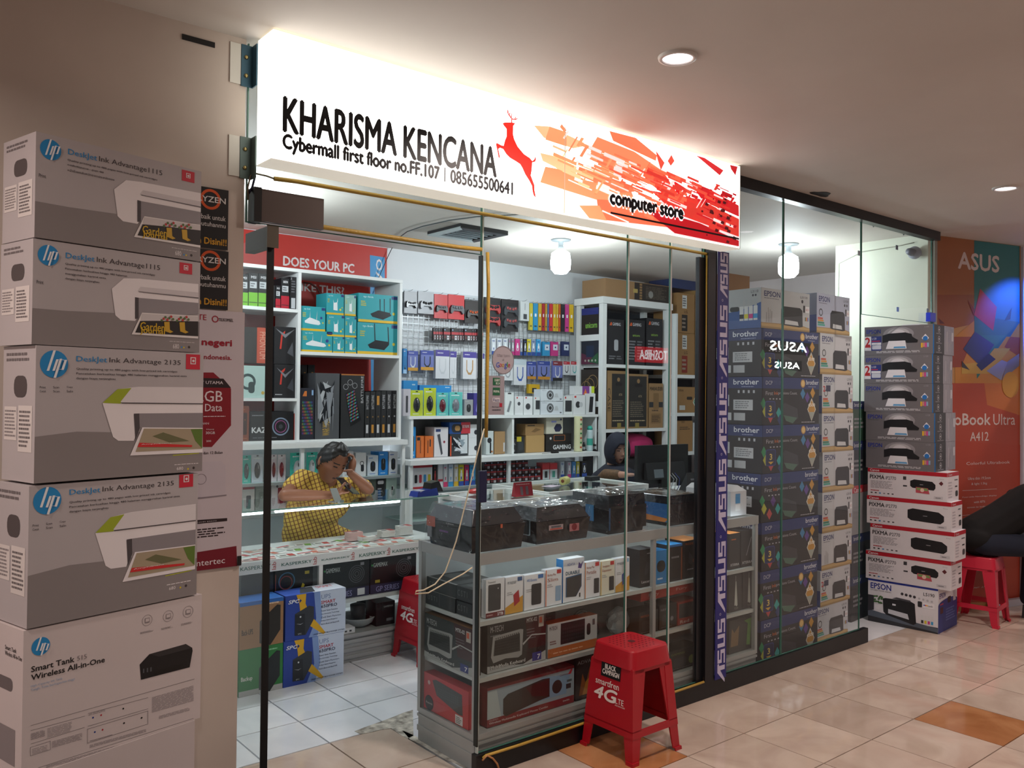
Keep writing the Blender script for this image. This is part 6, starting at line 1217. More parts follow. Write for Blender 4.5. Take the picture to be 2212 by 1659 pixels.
goods([('fan_box', 'brown speaker box at the far left of the lowest open shelf', (520, 876, 538, 962), '7a3a20', st('dev', LB, 'a8603a', '3a2018')),
 ('fan_box', 'black box with white KAZE lettering and a fan on the lowest open shelf', (540, 889, 634, 963), '17181b', lambda F: (F.t('KAZE', .04, .28, .45, .46, 'd8d8da', .05), F.ring(.70, .48, .20, .03, '7a8aa0', 24), F.ring(.70, .48, .14, .02, '8a4a7a', 20), F.c(.70, .48, .05, '3a3c44', 10), F.lines(.04, .84, .3, .9, 1, '8a8a90'), F.lines(.06, .08, .8, .13, 1, '6a6a70'))),
 ('fan_box', 'thin red edged box beside the KAZE lettered box', (635, 893, 640, 964), 'a83a2a', None) ], Y1, 1.180, .2)
# right column
lk = at(700, 716, Y=Y1).z
goods([('router_box', 'lower teal router box with a white router, left of the upper right shelf', (650, 715, 718, 771), TP, st('tp', TP, 'w')),
 ('extender_box', 'lowest teal wifi extender box, left of the pair', (719, 727, 744, 771), TP, st('tp', TP, 'e')), ('extender_box', 'lowest teal wifi extender box, right of the pair', (745, 727, 770, 771), TP, st('tp', TP, 'e')),
 ('router_box', 'large teal box with a black two-antenna router', (772, 698, 859, 773), TP, st('tp', TP, 'k2')) ], Y1, 1.7845, .16)
for rows, y in (([('router_box', 'upper teal router box with a white router, left of the upper right shelf', (650, 662, 703, 714), TP, st('tp', TP, 'w'))], 715), ([('extender_box', 'middle teal wifi extender box, left of the pair', (706, 680, 744, 726), TP, st('tp', TP, 'e')), ('extender_box', 'middle teal wifi extender box, right of the pair', (745, 683, 770, 726), TP, st('tp', TP, 'e'))], 727),
   ([('extender_box', 'topmost teal wifi extender box on the upper right shelf', (705, 634, 743, 679), TP, st('tp', TP, 'e')), ('extender_box', 'topmost glossy pale teal box beside the extender box', (745, 637, 769, 679), '8ab8ae', st('tp', TP, 'e'))], 680), ([('router_box', 'large teal box with a black three-antenna router', (774, 636, 859, 698), TP, st('tp', TP, 'k'))], 699)):
    xm = (rows[0][2][0]+rows[0][2][2])/2; zz = at(xm, y, Y=Y1).z
    if y == 699: zz = at(820, 698, Y=Y1).z+.001
    for r_ in rows: pbox(r_[0], r_[1], 'box', *r_[2], Y1, .16, mat(r_[3], .5), r_[4], z=zz)
goods([('keyboard_box', 'dark box with rows of rainbow keys, leftmost on the lower right shelf', (648, 838, 679, 952), '1a1c2a', st('kb', LB, 'c8702c')),
 ('keyboard_box', 'silver plastic wrapped keyboard box with yellow brush lettering', (681, 806, 733, 951), '4a4c50', lambda F: (F.t('WAR MASTER', .3, .05, .6, .35, 'c8a03a', 0, rot=90), [F.p([(random.uniform(.05, .8), random.uniform(.1, .9)) for _ in range(3)], mat(('8a8e94', 'b0b4b8', '2a2c30')[i % 3], .15)) for i in range(26)])),
 ('keyboard_box', 'black keyboard box with orange edge and tilted rainbow keyboard', (736, 808, 787, 948), '1d1e20', lambda F: (F.r(0, .98, .999, .999, 'a8662a'), F.t('BATTLEFIRE', .85, .55, .95, .97, 'b8b8ba', 0, rot=90), [F.ring(x, y, .11, .015, 'a8a8aa', 14) for x, y in ((.2, .8), (.38, .87), (.58, .82))], F.p([(.18, .70), (.55, .76), (.88, .28), (.42, .18)], mat('0d0e10', .4)), [F.p([(.22+.028*i+.022*j, .68+.006*i-.045*j), (.245+.028*i+.022*j, .685+.006*i-.045*j), (.25+.028*i+.022*j, .66+.006*i-.045*j), (.225+.028*i+.022*j, .655+.006*i-.045*j)], mat(('3a4a9a', '9a3a5a', 'a86a3a', '3a9a6a', '4a9a9a')[(i+j) % 5], .4)) for i in range(12) for j in range(10)])),] +
 [('keyboard_box', 'slim black keyboard box standing on edge, %s of six' % o, (788+11.7*k, 846-k*.5, 799+11.7*k, 950), '1a1b1d', (lambda k: lambda F: (F.t('BATTLEFIRE', .25, .62, .7, .92, 'b8b8ba', 0, rot=90) if k != 2 else F.r(.2, .7, .7, .9, 'b8802c'), F.r(.25, .1, .7, .28, 'b8802c' if k % 2 else 'b8b8ba'), F.c(.5, .45, .16, 'a8a8aa' if k > 3 else '7a5a2a', 8)))(k)) for k, o in enumerate(('first', 'second', 'third', 'fourth', 'fifth', 'sixth'))], Y1, 1.1805, .2)
goods([('keyboard_box', 'black and orange box behind the rainbow key box, left of two', (650, 788, 663, 838), LB, lambda F: F.r(.5, .3, .8, .9, 'a8702c')), ('keyboard_box', 'black and orange box behind the rainbow key box, right of two', (665, 788, 680, 838), LB, lambda F: F.r(.5, .3, .8, .9, 'a8702c'))], Y1+.22, 1.1805, .08)
cable([at(x, y, Y=2.13) for x, y in ((655, 610), (670, 612), (685, 622), (695, 640), (702, 665))], .008, '5a2018', 'thick dark red cable sagging across the red poster')
cable([at(x, y, Y=2.14) for x, y in ((862, 512), (850, 530), (840, 550), (826, 582), (816, 605), (818, 622), (812, 640), (808, 655))], .003, '24282a', 'thin dark cable dropping beside the blue poster strip')
# ---- lit cabinet 1 goods
C1 = LY+.05
def blister(name, label, px, Y, z, card, prod, hi, d=.05, kind='blister', group=None):
    a, b = at(px[0], (px[1]+px[3])/2, Y=Y), at(px[2], (px[1]+px[3])/2, Y=Y); zt = at((px[0]+px[2])/2, px[1], Y=Y).z; wd, h = b.x-a.x-.003, zt-z
    s = empty(name, ((a.x+b.x)/2, Y, z)); m = MB(); m.box(-wd/2, .012, 0, wd/2, .014, h, mat(card, .5)); F = Face(m, (-wd/2, .012, 0), (wd, 0, 0), (0, 0, h)); F.lines(.15, .82, .8, .9, 1, 'e0e8e8'); F.lines(.2, .05, .8, .1, 1, 'e0e8e8'); F.rr(.4, .93, .6, .97, '202428', .5); m.build('card', s)
    m = MB(); n = 14
    for k in range(3):
        q = (1, .85, .5)[k]; y = (.0115, .004, -.004)[k]; q2 = (.85, .5, .0)[k] if k < 2 else 0; y2 = (.004, -.004, -.006)[k]
        R0 = [(math.cos(2*PI*i/n)*wd*.27*q, y, h*.43+math.sin(2*PI*i/n)*h*.29*q) for i in range(n)]; R1 = [(math.cos(2*PI*i/n)*wd*.27*q2, y2, h*.43+math.sin(2*PI*i/n)*h*.29*q2) for i in range(n)]
        m.add(R0+R1, [(i, (i+1) % n, n+(i+1) % n, n+i) for i in range(n)], mat(prod, .25), True)
    m.box(-.002, -.0075, h*.5, .002, -.003, h*.62, mat(hi, .3)); m.build('product', s)
    m = MB(); m.add([(-wd*.45, -.01, h*.03), (wd*.45, -.01, h*.03), (wd*.45, -.01, h*.9), (-wd*.45, -.01, h*.9)], [(0, 1, 2, 3)], BLISTER); m.build('clear_shell', s)
    return tag(s, label, 'pack', group)
TEAL = '3fc0b0'
for k, (px, card, prod, hi, lab) in enumerate((((524, 984, 544, 1036), TEAL, '4a5054', 'b0b4b8', 'teal mouse pack at the door edge in the lit cabinet'), ((545, 982, 570, 1030), 'c4ccd8', '2c2f35', '8a8c90', 'pale mouse pack with a dark mouse in the lit cabinet'),
    ((586, 982, 600, 1031), 'd8d0d8', '6a2030', '8a4a5a', 'pale pack with a dark red mouse, left of two at the cabinet post'), ((601, 982, 619, 1031), 'd8d0d8', '7a1c30', '9a4a5a', 'pale pack with a wine red mouse, right of two at the cabinet post'),
    ((628, 978, 661, 1030), TEAL, 'c8ccd0', '18191c', 'large teal pack with a white and black mouse left of the man'), ((663, 977, 688, 1028), TEAL, 'c8ccd0', '18191c', 'teal mouse pack just behind the man with his head in hand'))): 
    blister('mouse_pack', lab, px, C1, .9085, card, prod, hi)
goods([('headset_box', 'white headset box with a black headset right of the man', (768, 978, 791, 1021), 'd4d6d8', lambda F: (F.ring(.6, .55, .2, .06, '222428', 16), F.rr(.5, .2, .8, .5, '222428', .4))),
 ('mouse_box', 'white and blue mouse box with a black mouse in the lit cabinet', (794, 984, 817, 1019), 'c4ccd4', st('mouse', LB, '3a70b8', '1c1d20')), ('mouse_box', 'blue mouse box in the lit cabinet right of the man', (818, 976, 838, 1017), '1f7ac4', st('mouse', LB, 'c0d8e8', '17181a')),
 ('mouse_box', 'white and blue mouse box at the right end of the lit cabinet', (840, 976, 859, 1014), 'c8ccd4', st('mouse', LB, '2c5ab0', '17181a')), ('headset_box', 'tall white box behind the head of the man', (740, 975, 764, 1022), 'd0d2d6', st('dev', LB, '8a8a90', '2a2a2e'))], C1, .9085, .12)
goods([('mouse_box', 'white and red boxed device low in the lit cabinet by the door', (524, 1048, 550, 1092), 'ccc8c4', lambda F: (F.r(0, .86, .999, .999, 'a83038'), F.r(.2, 0, .8, .08, 'a83038'), F.rr(.3, .2, .7, .65, '3a3c40', .2))), ('mouse_box', 'grey green carton low in the lit cabinet', (552, 1050, 578, 1090), '7f8a80', st('dev', LB, '9aa49a', '6a746a')),
 ('mouse_box', 'white box with red panel low in the lit cabinet', (586, 1044, 617, 1092), 'd4d0d4', lambda F: (F.r(.45, .3, .999, .85, '8a2a34'), F.p([(.3, .9), (.4, .96), (.5, .9), (.4, .84)], mat('6a6a70')))),
 ('headset_box', 'black and white boxed headset low in the lit cabinet, left of two', (791, 1030, 832, 1073), '2a2c2e', lambda F: (F.r(0, 0, .5, .999, '5a665c'), F.r(.55, .05, .95, .9, '17181a'), F.rr(.6, .72, .92, .85, 'd0d0d4', .3), F.lines(.6, .1, .9, .6, 5, 'a0a0a4'))),
 ('mouse_box', 'pale green box with a device low in the lit cabinet, right of two', (834, 1031, 857, 1071), 'a4bcb4', lambda F: (F.p([(.3, .3), (.6, .7), (.75, .6), (.5, .2)], mat('d8dcdc')), F.rr(.5, .5, .66, .64, '2a2c30', .3)))], C1, .7025, .12)
# ---- grid wall goods
YG = 2.085
def hang(name, label, px, c, fr, d=.03, group=None, Y=YG, hook=True, cat='pack'):
    o = pbox(name, label, cat, px[0], px[1], px[2], px[3], Y, d, mat(c, .4), fr, group=group, gap=.001)
    if hook:
        h = max(v.co.z for v in o.data.vertices); m = MB(); m.tube([(0, -.03, h+.012), (0, .0, h+.004), (0, .05 if Y > 2 else .12, h+.006)], .0018, wr, 4); m.build('hook', o)
    return o
def padpack(name, label, px, card, body, hi, n=1):
    o = hang(name, label, px, card, None, .012, hook=True); h = max(v.co.z for v in o.data.vertices if abs(v.co.z) < 1) ; wd = max(v.co.x for v in o.data.vertices)*2
    for k in range(n):
        zc = h*(.42 if n == 1 else (.28, .66)[k]); s_ = wd*.42; m = MB(); b_ = mat(body, .3)
        prof = [(-1, -.55), (-1, .05), (-.78, .5), (-.3, .44), (.3, .44), (.78, .5), (1, .05), (1, -.55), (.8, -.72), (.5, -.28), (-.5, -.28), (-.8, -.72)]
        m.slab([(x*s_, -.022, zc+z*s_*.85) for x, z in prof[::-1]], .022, b_)
        for x, z in ((-.55, .2), (.55, .2), (-.22, 0.12), (.22, .12)): m.lathe([(.17*s_, .022), (.15*s_, .028)], (x*s_, 0, zc+z*s_), mat(hi, .3), 10, 'Y')
        m.build('gamepad', o)
    return o
padpack('controller_pack', 'clear pack with a black gamepad at the left end of the grid wall', (873, 629, 901, 677), '8d9096', '222326', '5a5c60')
padpack('controller_pack', 'clear pack with a grey gamepad, second on the top grid row', (903, 630, 937, 678), '9a9da3', '7d8086', '222326')
padpack('controller_pack', 'red boxed gamepad, left of two on the top grid row', (938, 636, 967, 688), 'b8282c', '34373d', '6a6c72')
padpack('controller_pack', 'red boxed gamepad, right of two on the top grid row', (968, 637, 1003, 690), 'b8282c', '34373d', '6a6c72')
padpack('controller_pack', 'black carton with orange gamepad print beside the corner glass edge', (1004, 649, 1037, 698), '241f1e', '2a2422', 'b0502c')
padpack('controller_pack', 'tall black pack holding two red gamepads', (1046, 643, 1081, 712), '1e1c20', 'a83030', '2a2a2e', 2)
padpack('controller_pack', 'tall black pack holding two dark gamepads', (1083, 647, 1120, 716), '201c20', '3a3e44', 'a05050', 2)
hang('cable_pack', 'slim white cable box on the top grid row', (1124, 651, 1143, 693), 'ccd0d2', lambda F: (F.r(.5, .55, .54, .9, '2a2a2e'), F.r(.35, .08, .75, .35, '3a3e44')), .09)
for k, (a0, a1, c, lab) in enumerate(((1144, 1151, 'c8b83a', 'clear and yellow cable sleeve'), (1152, 1162, '2a90c0', 'bright blue cable sleeve'), (1163, 1170, 'c8a02c', 'yellow card cable pack'), (1171, 1177, 'a8242c', 'dark red cable sleeve'), (1178, 1182, 'b8902c', 'mustard cable sleeve'), (1183, 1186, '4a6aa0', 'thin blue cable sleeve'), (1187, 1194, 'c82a34', 'red cable sleeve'), (1195, 1201, 'd0a82a', 'yellow cable card, left of three'), (1202, 1206, 'd0a82a', 'yellow cable card, middle of three'), (1207, 1211, 'c8581e', 'orange tipped yellow cable card, right of three'), (1212, 1220, '26242c', 'black cable sleeve'), (1221, 1229, 'c8408a', 'pink cable sleeve'), (1230, 1239, 'd8b020', 'yellow cable box with a plug, rightmost on the top grid row'))):
    hang('cable_pack', lab+('' if 'row' in lab else ' hanging on the top grid row'), (a0, 655+(a0-1144)*.03, a1, 713+(a0-1144)*.05), c, (lambda c: lambda F: (F.rr(.3, .5, .7, .62, 'e8e8ea', .3), F.lines(.2, .1, .8, .2, 1, '2a2a2e')))(c), .02)
G2_ = 'ink cards hanging in a tight row on the second grid row'
for k in range(18):
    x = 936+k*5.6
    if k in (5, 8, 13): x += 1
    hang('ink_card', 'black and red ink card, %s from the left on the second grid row' % ORD[k], (x, 708+.15*k, x+(13 if k in (4, 7, 12, 17) else 5.2), 736+.15*k), '1c1518', st('cardinks', LB), .02, G2_, hook=k % 4 == 0, Y=YG-.012*(k in (4, 7, 12, 17)))
for k, (a0, a1, c, b_, lab) in enumerate(((1062, 1071, 'c8ccd4', '24448c', 'white and blue ink bottle box, first of three'), (1074, 1084, 'c8ccd4', '24448c', 'white and blue ink bottle box, second of three'), (1087, 1097, 'c8ccd4', '24448c', 'white and blue ink bottle box, third of three'), (1099, 1103, '8a8c94', 'b82a78', 'magenta ink box edge, first of two'), (1105, 1111, '8a8c94', 'b82a78', 'magenta ink box edge, second of two'), (1113, 1123, 'c83a84', 'b82a78', 'magenta ink bottle box'), (1124, 1129, '9a9ca4', '24448c', 'grey side of an ink box'), (1131, 1138, '1e1e22', '24448c', 'black ink bottle box'), (1139, 1147, 'd0c02a', '24448c', 'yellow ink bottle box'), (1148, 1157, '8a98b0', '24448c', 'blue grey ink box edge'), (1159, 1168, '3a9ad0', '24448c', 'cyan ink bottle box'))):
    hang('ink_box', lab+' hanging on the second grid row', (a0, 731+(a0-1062)*.02, a1, 766+(a0-1062)*.03), c, st('ink', LB, 'e4e8ec', b_), .03, hook=k % 2 == 0)
for (a0, a1, c, lab) in ((1172, 1188, '2a88b8', 'cyan carded ink on the second grid row'), (1190, 1206, 'b83078', 'magenta carded ink on the second grid row'), (1213, 1230, '26305c', 'navy carded ink alone at the right of the second grid row')):
    hang('ink_card', lab, (a0, 738, a1, 769), c, lambda F: (F.r(.3, .4, .9, .8, 'c4ccd8'), F.c(.6, .6, .1, '26305c', 8), F.r(.3, .95, .7, .999, '26305c')), .02)
for (px, c, b_, a_, lab, nm) in (((871, 753, 879, 807), '1f80c0', '101418', '9ac0e0', 'blue mouse card cut off by the shelving edge on the third grid row', 'mouse_card'), ((881, 758, 903, 801), '3a489a', 'd0d4d8', 'c8922c', 'blue and orange adapter pack with a white plug', 'adapter_pack'), ((909, 757, 937, 800), '3a489a', '202226', 'c8922c', 'blue and orange adapter pack with a black plug', 'adapter_pack'),
    ((941, 756, 971, 818), '4a4090', 'c0c4c8', 'x', 'white cable bag with purple header, first on the third grid row', 'cable_bag'), ((972, 759, 986, 817), '4a4090', 'c0c4c8', 'x', 'white cable bag with purple header half hidden behind the first', 'cable_bag'), ((1000, 760, 1029, 819), '4a4090', 'b08a5a', 'x', 'white bag with purple header and a tan adapter', 'cable_bag'), ((1030, 763, 1046, 816), '4a4090', 'c0c4c8', 'x', 'white bag with purple header beside the glass corner', 'cable_bag'),
    ((1086, 784, 1108, 822), 'c8ccd0', '9a9ea4', 'x', 'pale bag hanging behind the round sticker', 'cable_bag'), ((1110, 776, 1137, 832), 'b8c4cc', '3a5aa8', 'x', 'clear bag with a coiled blue cable', 'cable_bag'), ((1139, 781, 1158, 819), '2c3f8a', '1c1e22', 'b8802c', 'blue and orange cable pack, left of two on the third grid row', 'adapter_pack'), ((1162, 780, 1188, 820), '2c3f8a', '1c1e22', 'b8802c', 'blue and orange cable pack, right of two on the third grid row', 'adapter_pack'),
    ((1194, 780, 1215, 823), '7a2a34', 'd0d0d4', '1e1e22', 'red and black flash drive cards on the third grid row', 'adapter_pack'), ((1217, 781, 1231, 810), 'b82430', '24242a', 'c8ccd0', 'red and white black-ink cartridge card', 'ink_card'), ((1233, 781, 1249, 811), 'b82430', '3a9a9a', 'c8ccd0', 'red and white colour cartridge card, rightmost on the third grid row', 'ink_card')):
    body = 'd0d2d6' if nm in ('cable_bag', 'ink_card') else ('1f80c0' if nm == 'mouse_card' else '6a74b0')
    hang(nm, lab, px, body, st('cable', c, a_, b_), .02 if nm != 'cable_bag' else .035)
hang('adapter_pack', 'small yellow pack low on the grid wall above the camera boxes', (1142, 830, 1166, 850), 'c8a01e', lambda F: F.r(.3, .1, .7, .6, '26282c'), .03)
# ---- on the cubby top
CT = 1.3345; CYt = 1.80
goods([('blue_box', 'blue flat carton behind the packs at the left of the cubby top', (871, 822, 902, 888), '1f86c8', lambda F: F.lines(.6, .85, .9, .92, 1, 'c0dcec')), ('blue_box', 'wide blue carton behind the mouse packs on the cubby top', (906, 832, 975, 885), '1f86c8', lambda F: F.lines(.8, .9, .95, .96, 1, 'c0dcec'))], CYt+.12, CT, .08)
goods([('presenter_box', 'slim white box with a grey presenter at the left of the cubby top', (871, 840, 887, 893), 'c0bcc4', lambda F: F.rr(.35, .12, .65, .75, '3a3c42', .4)),
 ('mouse_box', 'grey box with a black mouse on the cubby top', (1003, 863, 1022, 893), '8e9294', st('mouse', LB, 'a8acae', '202226')), ('phone_box', 'purple printed box beside the glass corner on the cubby top', (1023, 849, 1039, 893), '3c3480', lambda F: (F.p([(.3, .2), (.6, .9), (.9, .8), (.5, .1)], mat('8a8ad0')), F.r(.6, .3, .85, .8, 'c0c4d8'))),
 ('adapter_box', 'white box with a grey adapter on the cubby top', (1091, 848, 1110, 893), 'd4d8d8', lambda F: (F.p([(.2, .15), (.45, .12), (.75, .6), (.55, .64)], mat('7a7e82')), F.r(.3, .93, .7, .99, '1c1c20'))), ('camera_box', 'white box with a small round lens on the cubby top', (1112, 856, 1130, 893), 'd4d6d8', lambda F: (F.c(.5, .6, .18, '4a4c52', 12), F.r(.2, .88, .35, .96, 'c03030'))),
 ('camera_box', 'white box with a large dark disc on the cubby top', (1131, 856, 1150, 893), 'd8dadc', lambda F: (F.c(.5, .45, .28, '3c3e42', 14), F.r(.2, .88, .35, .96, 'c03030'))), ('camera_box', 'white box with a dark window on the cubby top', (1153, 857, 1166, 893), 'd4d8d8', lambda F: (F.r(.3, .3, .999, .8, '2e3034'), F.r(.2, .88, .35, .96, 'c03030'))),
 ('camera_box', 'lower pale camera box in the pair on the cubby top', (1168, 867, 1216, 893), 'ccd2d8', st('cam', LB)), ('camera_box', 'white box with a dark window right of the camera box pair', (1218, 855, 1237, 893), 'd4d8d8', lambda F: (F.r(.15, .15, .9, .75, '2e3034'), F.r(.1, .85, .25, .95, 'c03030'))),
 ('camera_box', 'white box showing a small white camera on the cubby top', (1238, 853, 1264, 893), 'd8dadc', lambda F: (F.c(.4, .5, .2, '2a2c30', 14), F.c(.65, .5, .16, 'b8bcc0', 12), F.r(.1, .85, .25, .95, 'c03030'))), ('phone_box', 'white box with a black slab at the right end of the cubby top', (1266, 850, 1286, 893), 'd4d6d8', lambda F: F.p([(.3, .1), (.7, .1), (.8, .85), (.4, .85)], mat('1e2024', .3)))], CYt, CT, .09)
pbox('camera_box', 'upper pale camera box in the pair on the cubby top', 'box', 1168, 841, 1216, 866, CYt, .09, mat('ccd2d8', .5), st('cam', LB), z=at(1192, 866, Y=CYt).z)
pbox('phone_box', 'white box with bright purple and orange picture on top of the camera boxes', 'box', 1240, 834, 1284, 851, CYt+.02, .06, mat('d4d6d8', .5), lambda F: (F.r(.4, 0, .75, .999, '7a3a8a'), F.p([(.45, 0), (.55, .7), (.65, 0)], mat('d8702c')), F.r(.85, .2, .999, .999, 'c0d02a')), z=at(1262, 852.5, Y=CYt).z)
for px, card, prod, lab in (((888, 843, 916, 893), 'b8c82a', '24262a', 'yellow pack with a black presenter, left of two on the cubby top'), ((917, 838, 944, 893), 'b8c82a', '1a1c20', 'yellow pack with a black presenter, right of two on the cubby top'), ((945, 848, 971, 893), '58b8b0', '6a1c2a', 'teal pack with a dark red mouse on the cubby top'), ((972, 847, 1001, 893), '58b8b0', '7a7e86', 'teal pack with a grey mouse on the cubby top')):
    blister('mouse_pack', lab, px, CYt, CT, card, prod, 'a0a4a8')
# ---- in the cubby
CY_ = 1.83; CB = 1.0145
goods([('mouse_box', 'blue mouse box at the left inside the cubby', (885, 922, 898, 984), '1f86c8', st('mouse', LB, 'c0dcec', '1a1c20')), ('pen_box', 'orange box with a black pen, left of two in the cubby', (899, 942, 916, 984), 'c8682a', lambda F: (F.r(.5, .2, .58, .8, '1c1c20'), F.r(.1, .8, .5, .95, '1c1c20'))), ('pen_box', 'orange box with a black pen, right of two in the cubby', (918, 942, 936, 983), 'c8682a', lambda F: (F.r(.3, .2, .38, .8, '1c1c20'), F.rr(.55, .5, .7, .85, '2a2a2e', .4))),
 ('microphone_box', 'tall white microphone box in the cubby', (938, 923, 968, 981), 'cfcdd0', lambda F: (F.p([(.2, .75), (.4, .78), (.62, .1), (.5, .05)], mat('4a4c52', .3)), F.r(.1, .85, .45, .94, '2a3a6a'), F.c(.72, .5, .08, '8a3040', 10))),
 ('earphone_box', 'clear fronted box full of earphones in the cubby', (972, 937, 1010, 981), '2e3236', lambda F: (F.r(.6, .1, .999, .95, 'c4ccd0'), [F.p([(random.uniform(.05, .9), random.uniform(.1, .9)) for _ in range(3)], mat(('d0d4d8', '8a9aa4', '1a1c20')[i % 3], .3)) for i in range(12)], F.r(0, 0, .08, .9, 'b84a2a'))),
 ('bulb_box', 'white box with a round camera lower in the cubby centre', (1012, 945, 1034, 980), 'd0d4d6', lambda F: F.c(.75, .4, .2, '2c2e34', 12)), ('earphone_box', 'white box with a black earphone in the cubby centre', (1050, 931, 1066, 978), 'c8d0d0', lambda F: (F.c(.45, .6, .3, '23262a', 12), F.r(.5, .05, .7, .5, '23262a'), F.c(.8, .12, .12, 'a8602a', 8))),
 ('cardboard_box', 'plain brown box at the right of the left cubby bay', (1068, 932, 1091, 978), 'a5825a', lambda F: F.r(.85, .1, .98, .5, 'd0d0d4')), ('speaker_box', 'small black speaker box with white lettering in the right cubby bay', (1103, 949, 1117, 977), '1c1d20', lambda F: (F.t('JBL', .1, .55, .8, .75, '9a9a9e', .02), F.t('GO', .1, .08, .6, .28, 'd0d0d4', .03))),
 ('speaker_box', 'yellow and black gadget box in the right cubby bay', (1116, 943, 1133, 975), '2a2c2e', lambda F: (F.r(0, .7, .6, .999, 'c0b02a'), F.rr(.2, .15, .85, .7, '3a3e42', .3))), ('cardboard_box', 'large plain golden brown box in the right cubby bay', (1136, 940, 1176, 975), 'b8935e', None),
 ('gaming_box', 'black box with orange framed screen and white GAMING lettering', (1179, 937, 1234, 974), '1a1718', lambda F: (F.r(.0, .55, .999, .999, '22201f'), F.rr(.3, .6, .75, .93, 'b8622c', .15), F.rr(.32, .62, .73, .91, '14161a', .15), F.t('GAMING', .28, .12, .98, .36, 'd8d8dc', .05), F.c(.18, .75, .04, 'd0d0d4', 8)))], CY_, CB, .13)
goods([('drum_box', 'blue and red box with a drum speaker on the earphone box', (971, 912, 1016, 936), '1c4a8c', lambda F: (F.r(.55, 0, .999, .999, 'b8323c'), F.rr(.1, .1, .6, .85, '26282c', .4), F.rr(.25, .25, .5, .7, 'a8804a', .4), F.t('EXTREME', .62, .5, .95, .75, 'e0d8d8', .02)))], CY_, at(992, 937, Y=CY_).z, .12)
goods([('bulb_box', 'upper white box with a round camera in the cubby centre', (1012, 917, 1034, 944), 'd0d4d6', lambda F: F.c(.75, .4, .2, '2c2e34', 12))], CY_, at(1023, 945, Y=CY_).z, .12)
goods([('cardboard_box', 'brown printed box on the golden brown box in the right cubby bay', (1135, 916, 1175, 939), 'a07c50', lambda F: (F.p([(.3, .3), (.55, .65), (.85, .5), (.5, .25)], mat('7a5c38')), F.r(.1, .82, .5, .92, '4a3824')))], CY_, at(1155, 940, Y=CY_).z, .12)
goods([('speaker_box', 'white box with a blue lit hexagon speaker on the gaming box', (1180, 902, 1216, 936), 'd0ccba', lambda F: (F.p([(.45, .35), (.6, .62), (.85, .6), (.95, .35), (.8, .12), (.55, .12)], mat('23284a', .4)), F.r(.3, .7, .6, .8, '8a90d8'), F.c(.88, .88, .05, '24306e', 8)))], CY_, at(1198, 937, Y=CY_).z, .12)
for k in range(5): pbox('disc_case', '%s dark red disc case stacked under the blue mouse box side' % ('lowest', 'second lowest', 'middle', 'second highest', 'highest')[k], 'case', 1180, 900, 1181, 901, 9, .01, BLACK) if 0 else None
m = MB(); p = at(1246, 977, Y=1.76); m.lathe([(.036, 0), (.037, .005), (.037, .30), (.036, .305)], (0, 0, 0), mat('d2d0a8', .4), 20)
rb = random.Random(2)
for k in range(7): m.box(-.012, -.0385, .03+.04*k, .008, -.0372, .045+.04*k, mat('3f8a4a' if k % 2 else 'b84a3a', .5))
tag(m.build('paper_roll', loc=(p.x, 1.745, 1.0135)), 'tall cream patterned wrapping roll standing on the lit cabinet', 'roll')
m = MB(); p = at(1272, 977, Y=1.74); m.lathe([(.026, 0), (.027, .01), (.027, .17), (.024, .185)], (0, 0, 0), mat('b8ccd0', .3), 18); m.lathe([(.024, .1855), (.024, .20), (.017, .218), (.001, .222)], (0, 0, 0), mat('1f9a8a', .35), 18); m.lathe([(.0272, .05), (.0274, .06), (.0274, .1), (.0272, .11)], (0, 0, 0), mat('3aa090', .4), 18, caps=False)
tag(m.build('spray_can', loc=(p.x+.01, 1.74, 1.0135)), 'pale air freshener can with a green cap beside the wrapping roll', 'can')
for k, (x, lab) in enumerate(((1259, 'left'), (1283, 'right'))):
    p = at(x, 975, Y=1.80); m = MB(); m.lathe([(.014, 0), (.014, .05), (.006, .06), (.006, .075)], (0, 0, 0), mat('2a2c30', .3), 12); m.lathe([(.0145, .01), (.0145, .035)], (0, 0, 0), mat('c8ccd0'), 12, caps=False)
    tag(m.build('ink_bottle', loc=(p.x, 1.79, 1.0135)), 'tiny dark bottle just %s of the air freshener can' % lab, 'bottle')
p = at(1200, 980, Y=1.68); m = MB(); m.box(-.035, -.012, 0, .035, .012, .012, BLACK); m.tube([(-.035, 0, .006), (-.10, -.01, .004), (-.16, -.02, .004)], .002, '6a6c70', 5)
tag(m.build('antenna_adapter', loc=(p.x, 1.69, 1.0125)), 'small black antenna adapter lying on the cabinet edge', 'adapter')
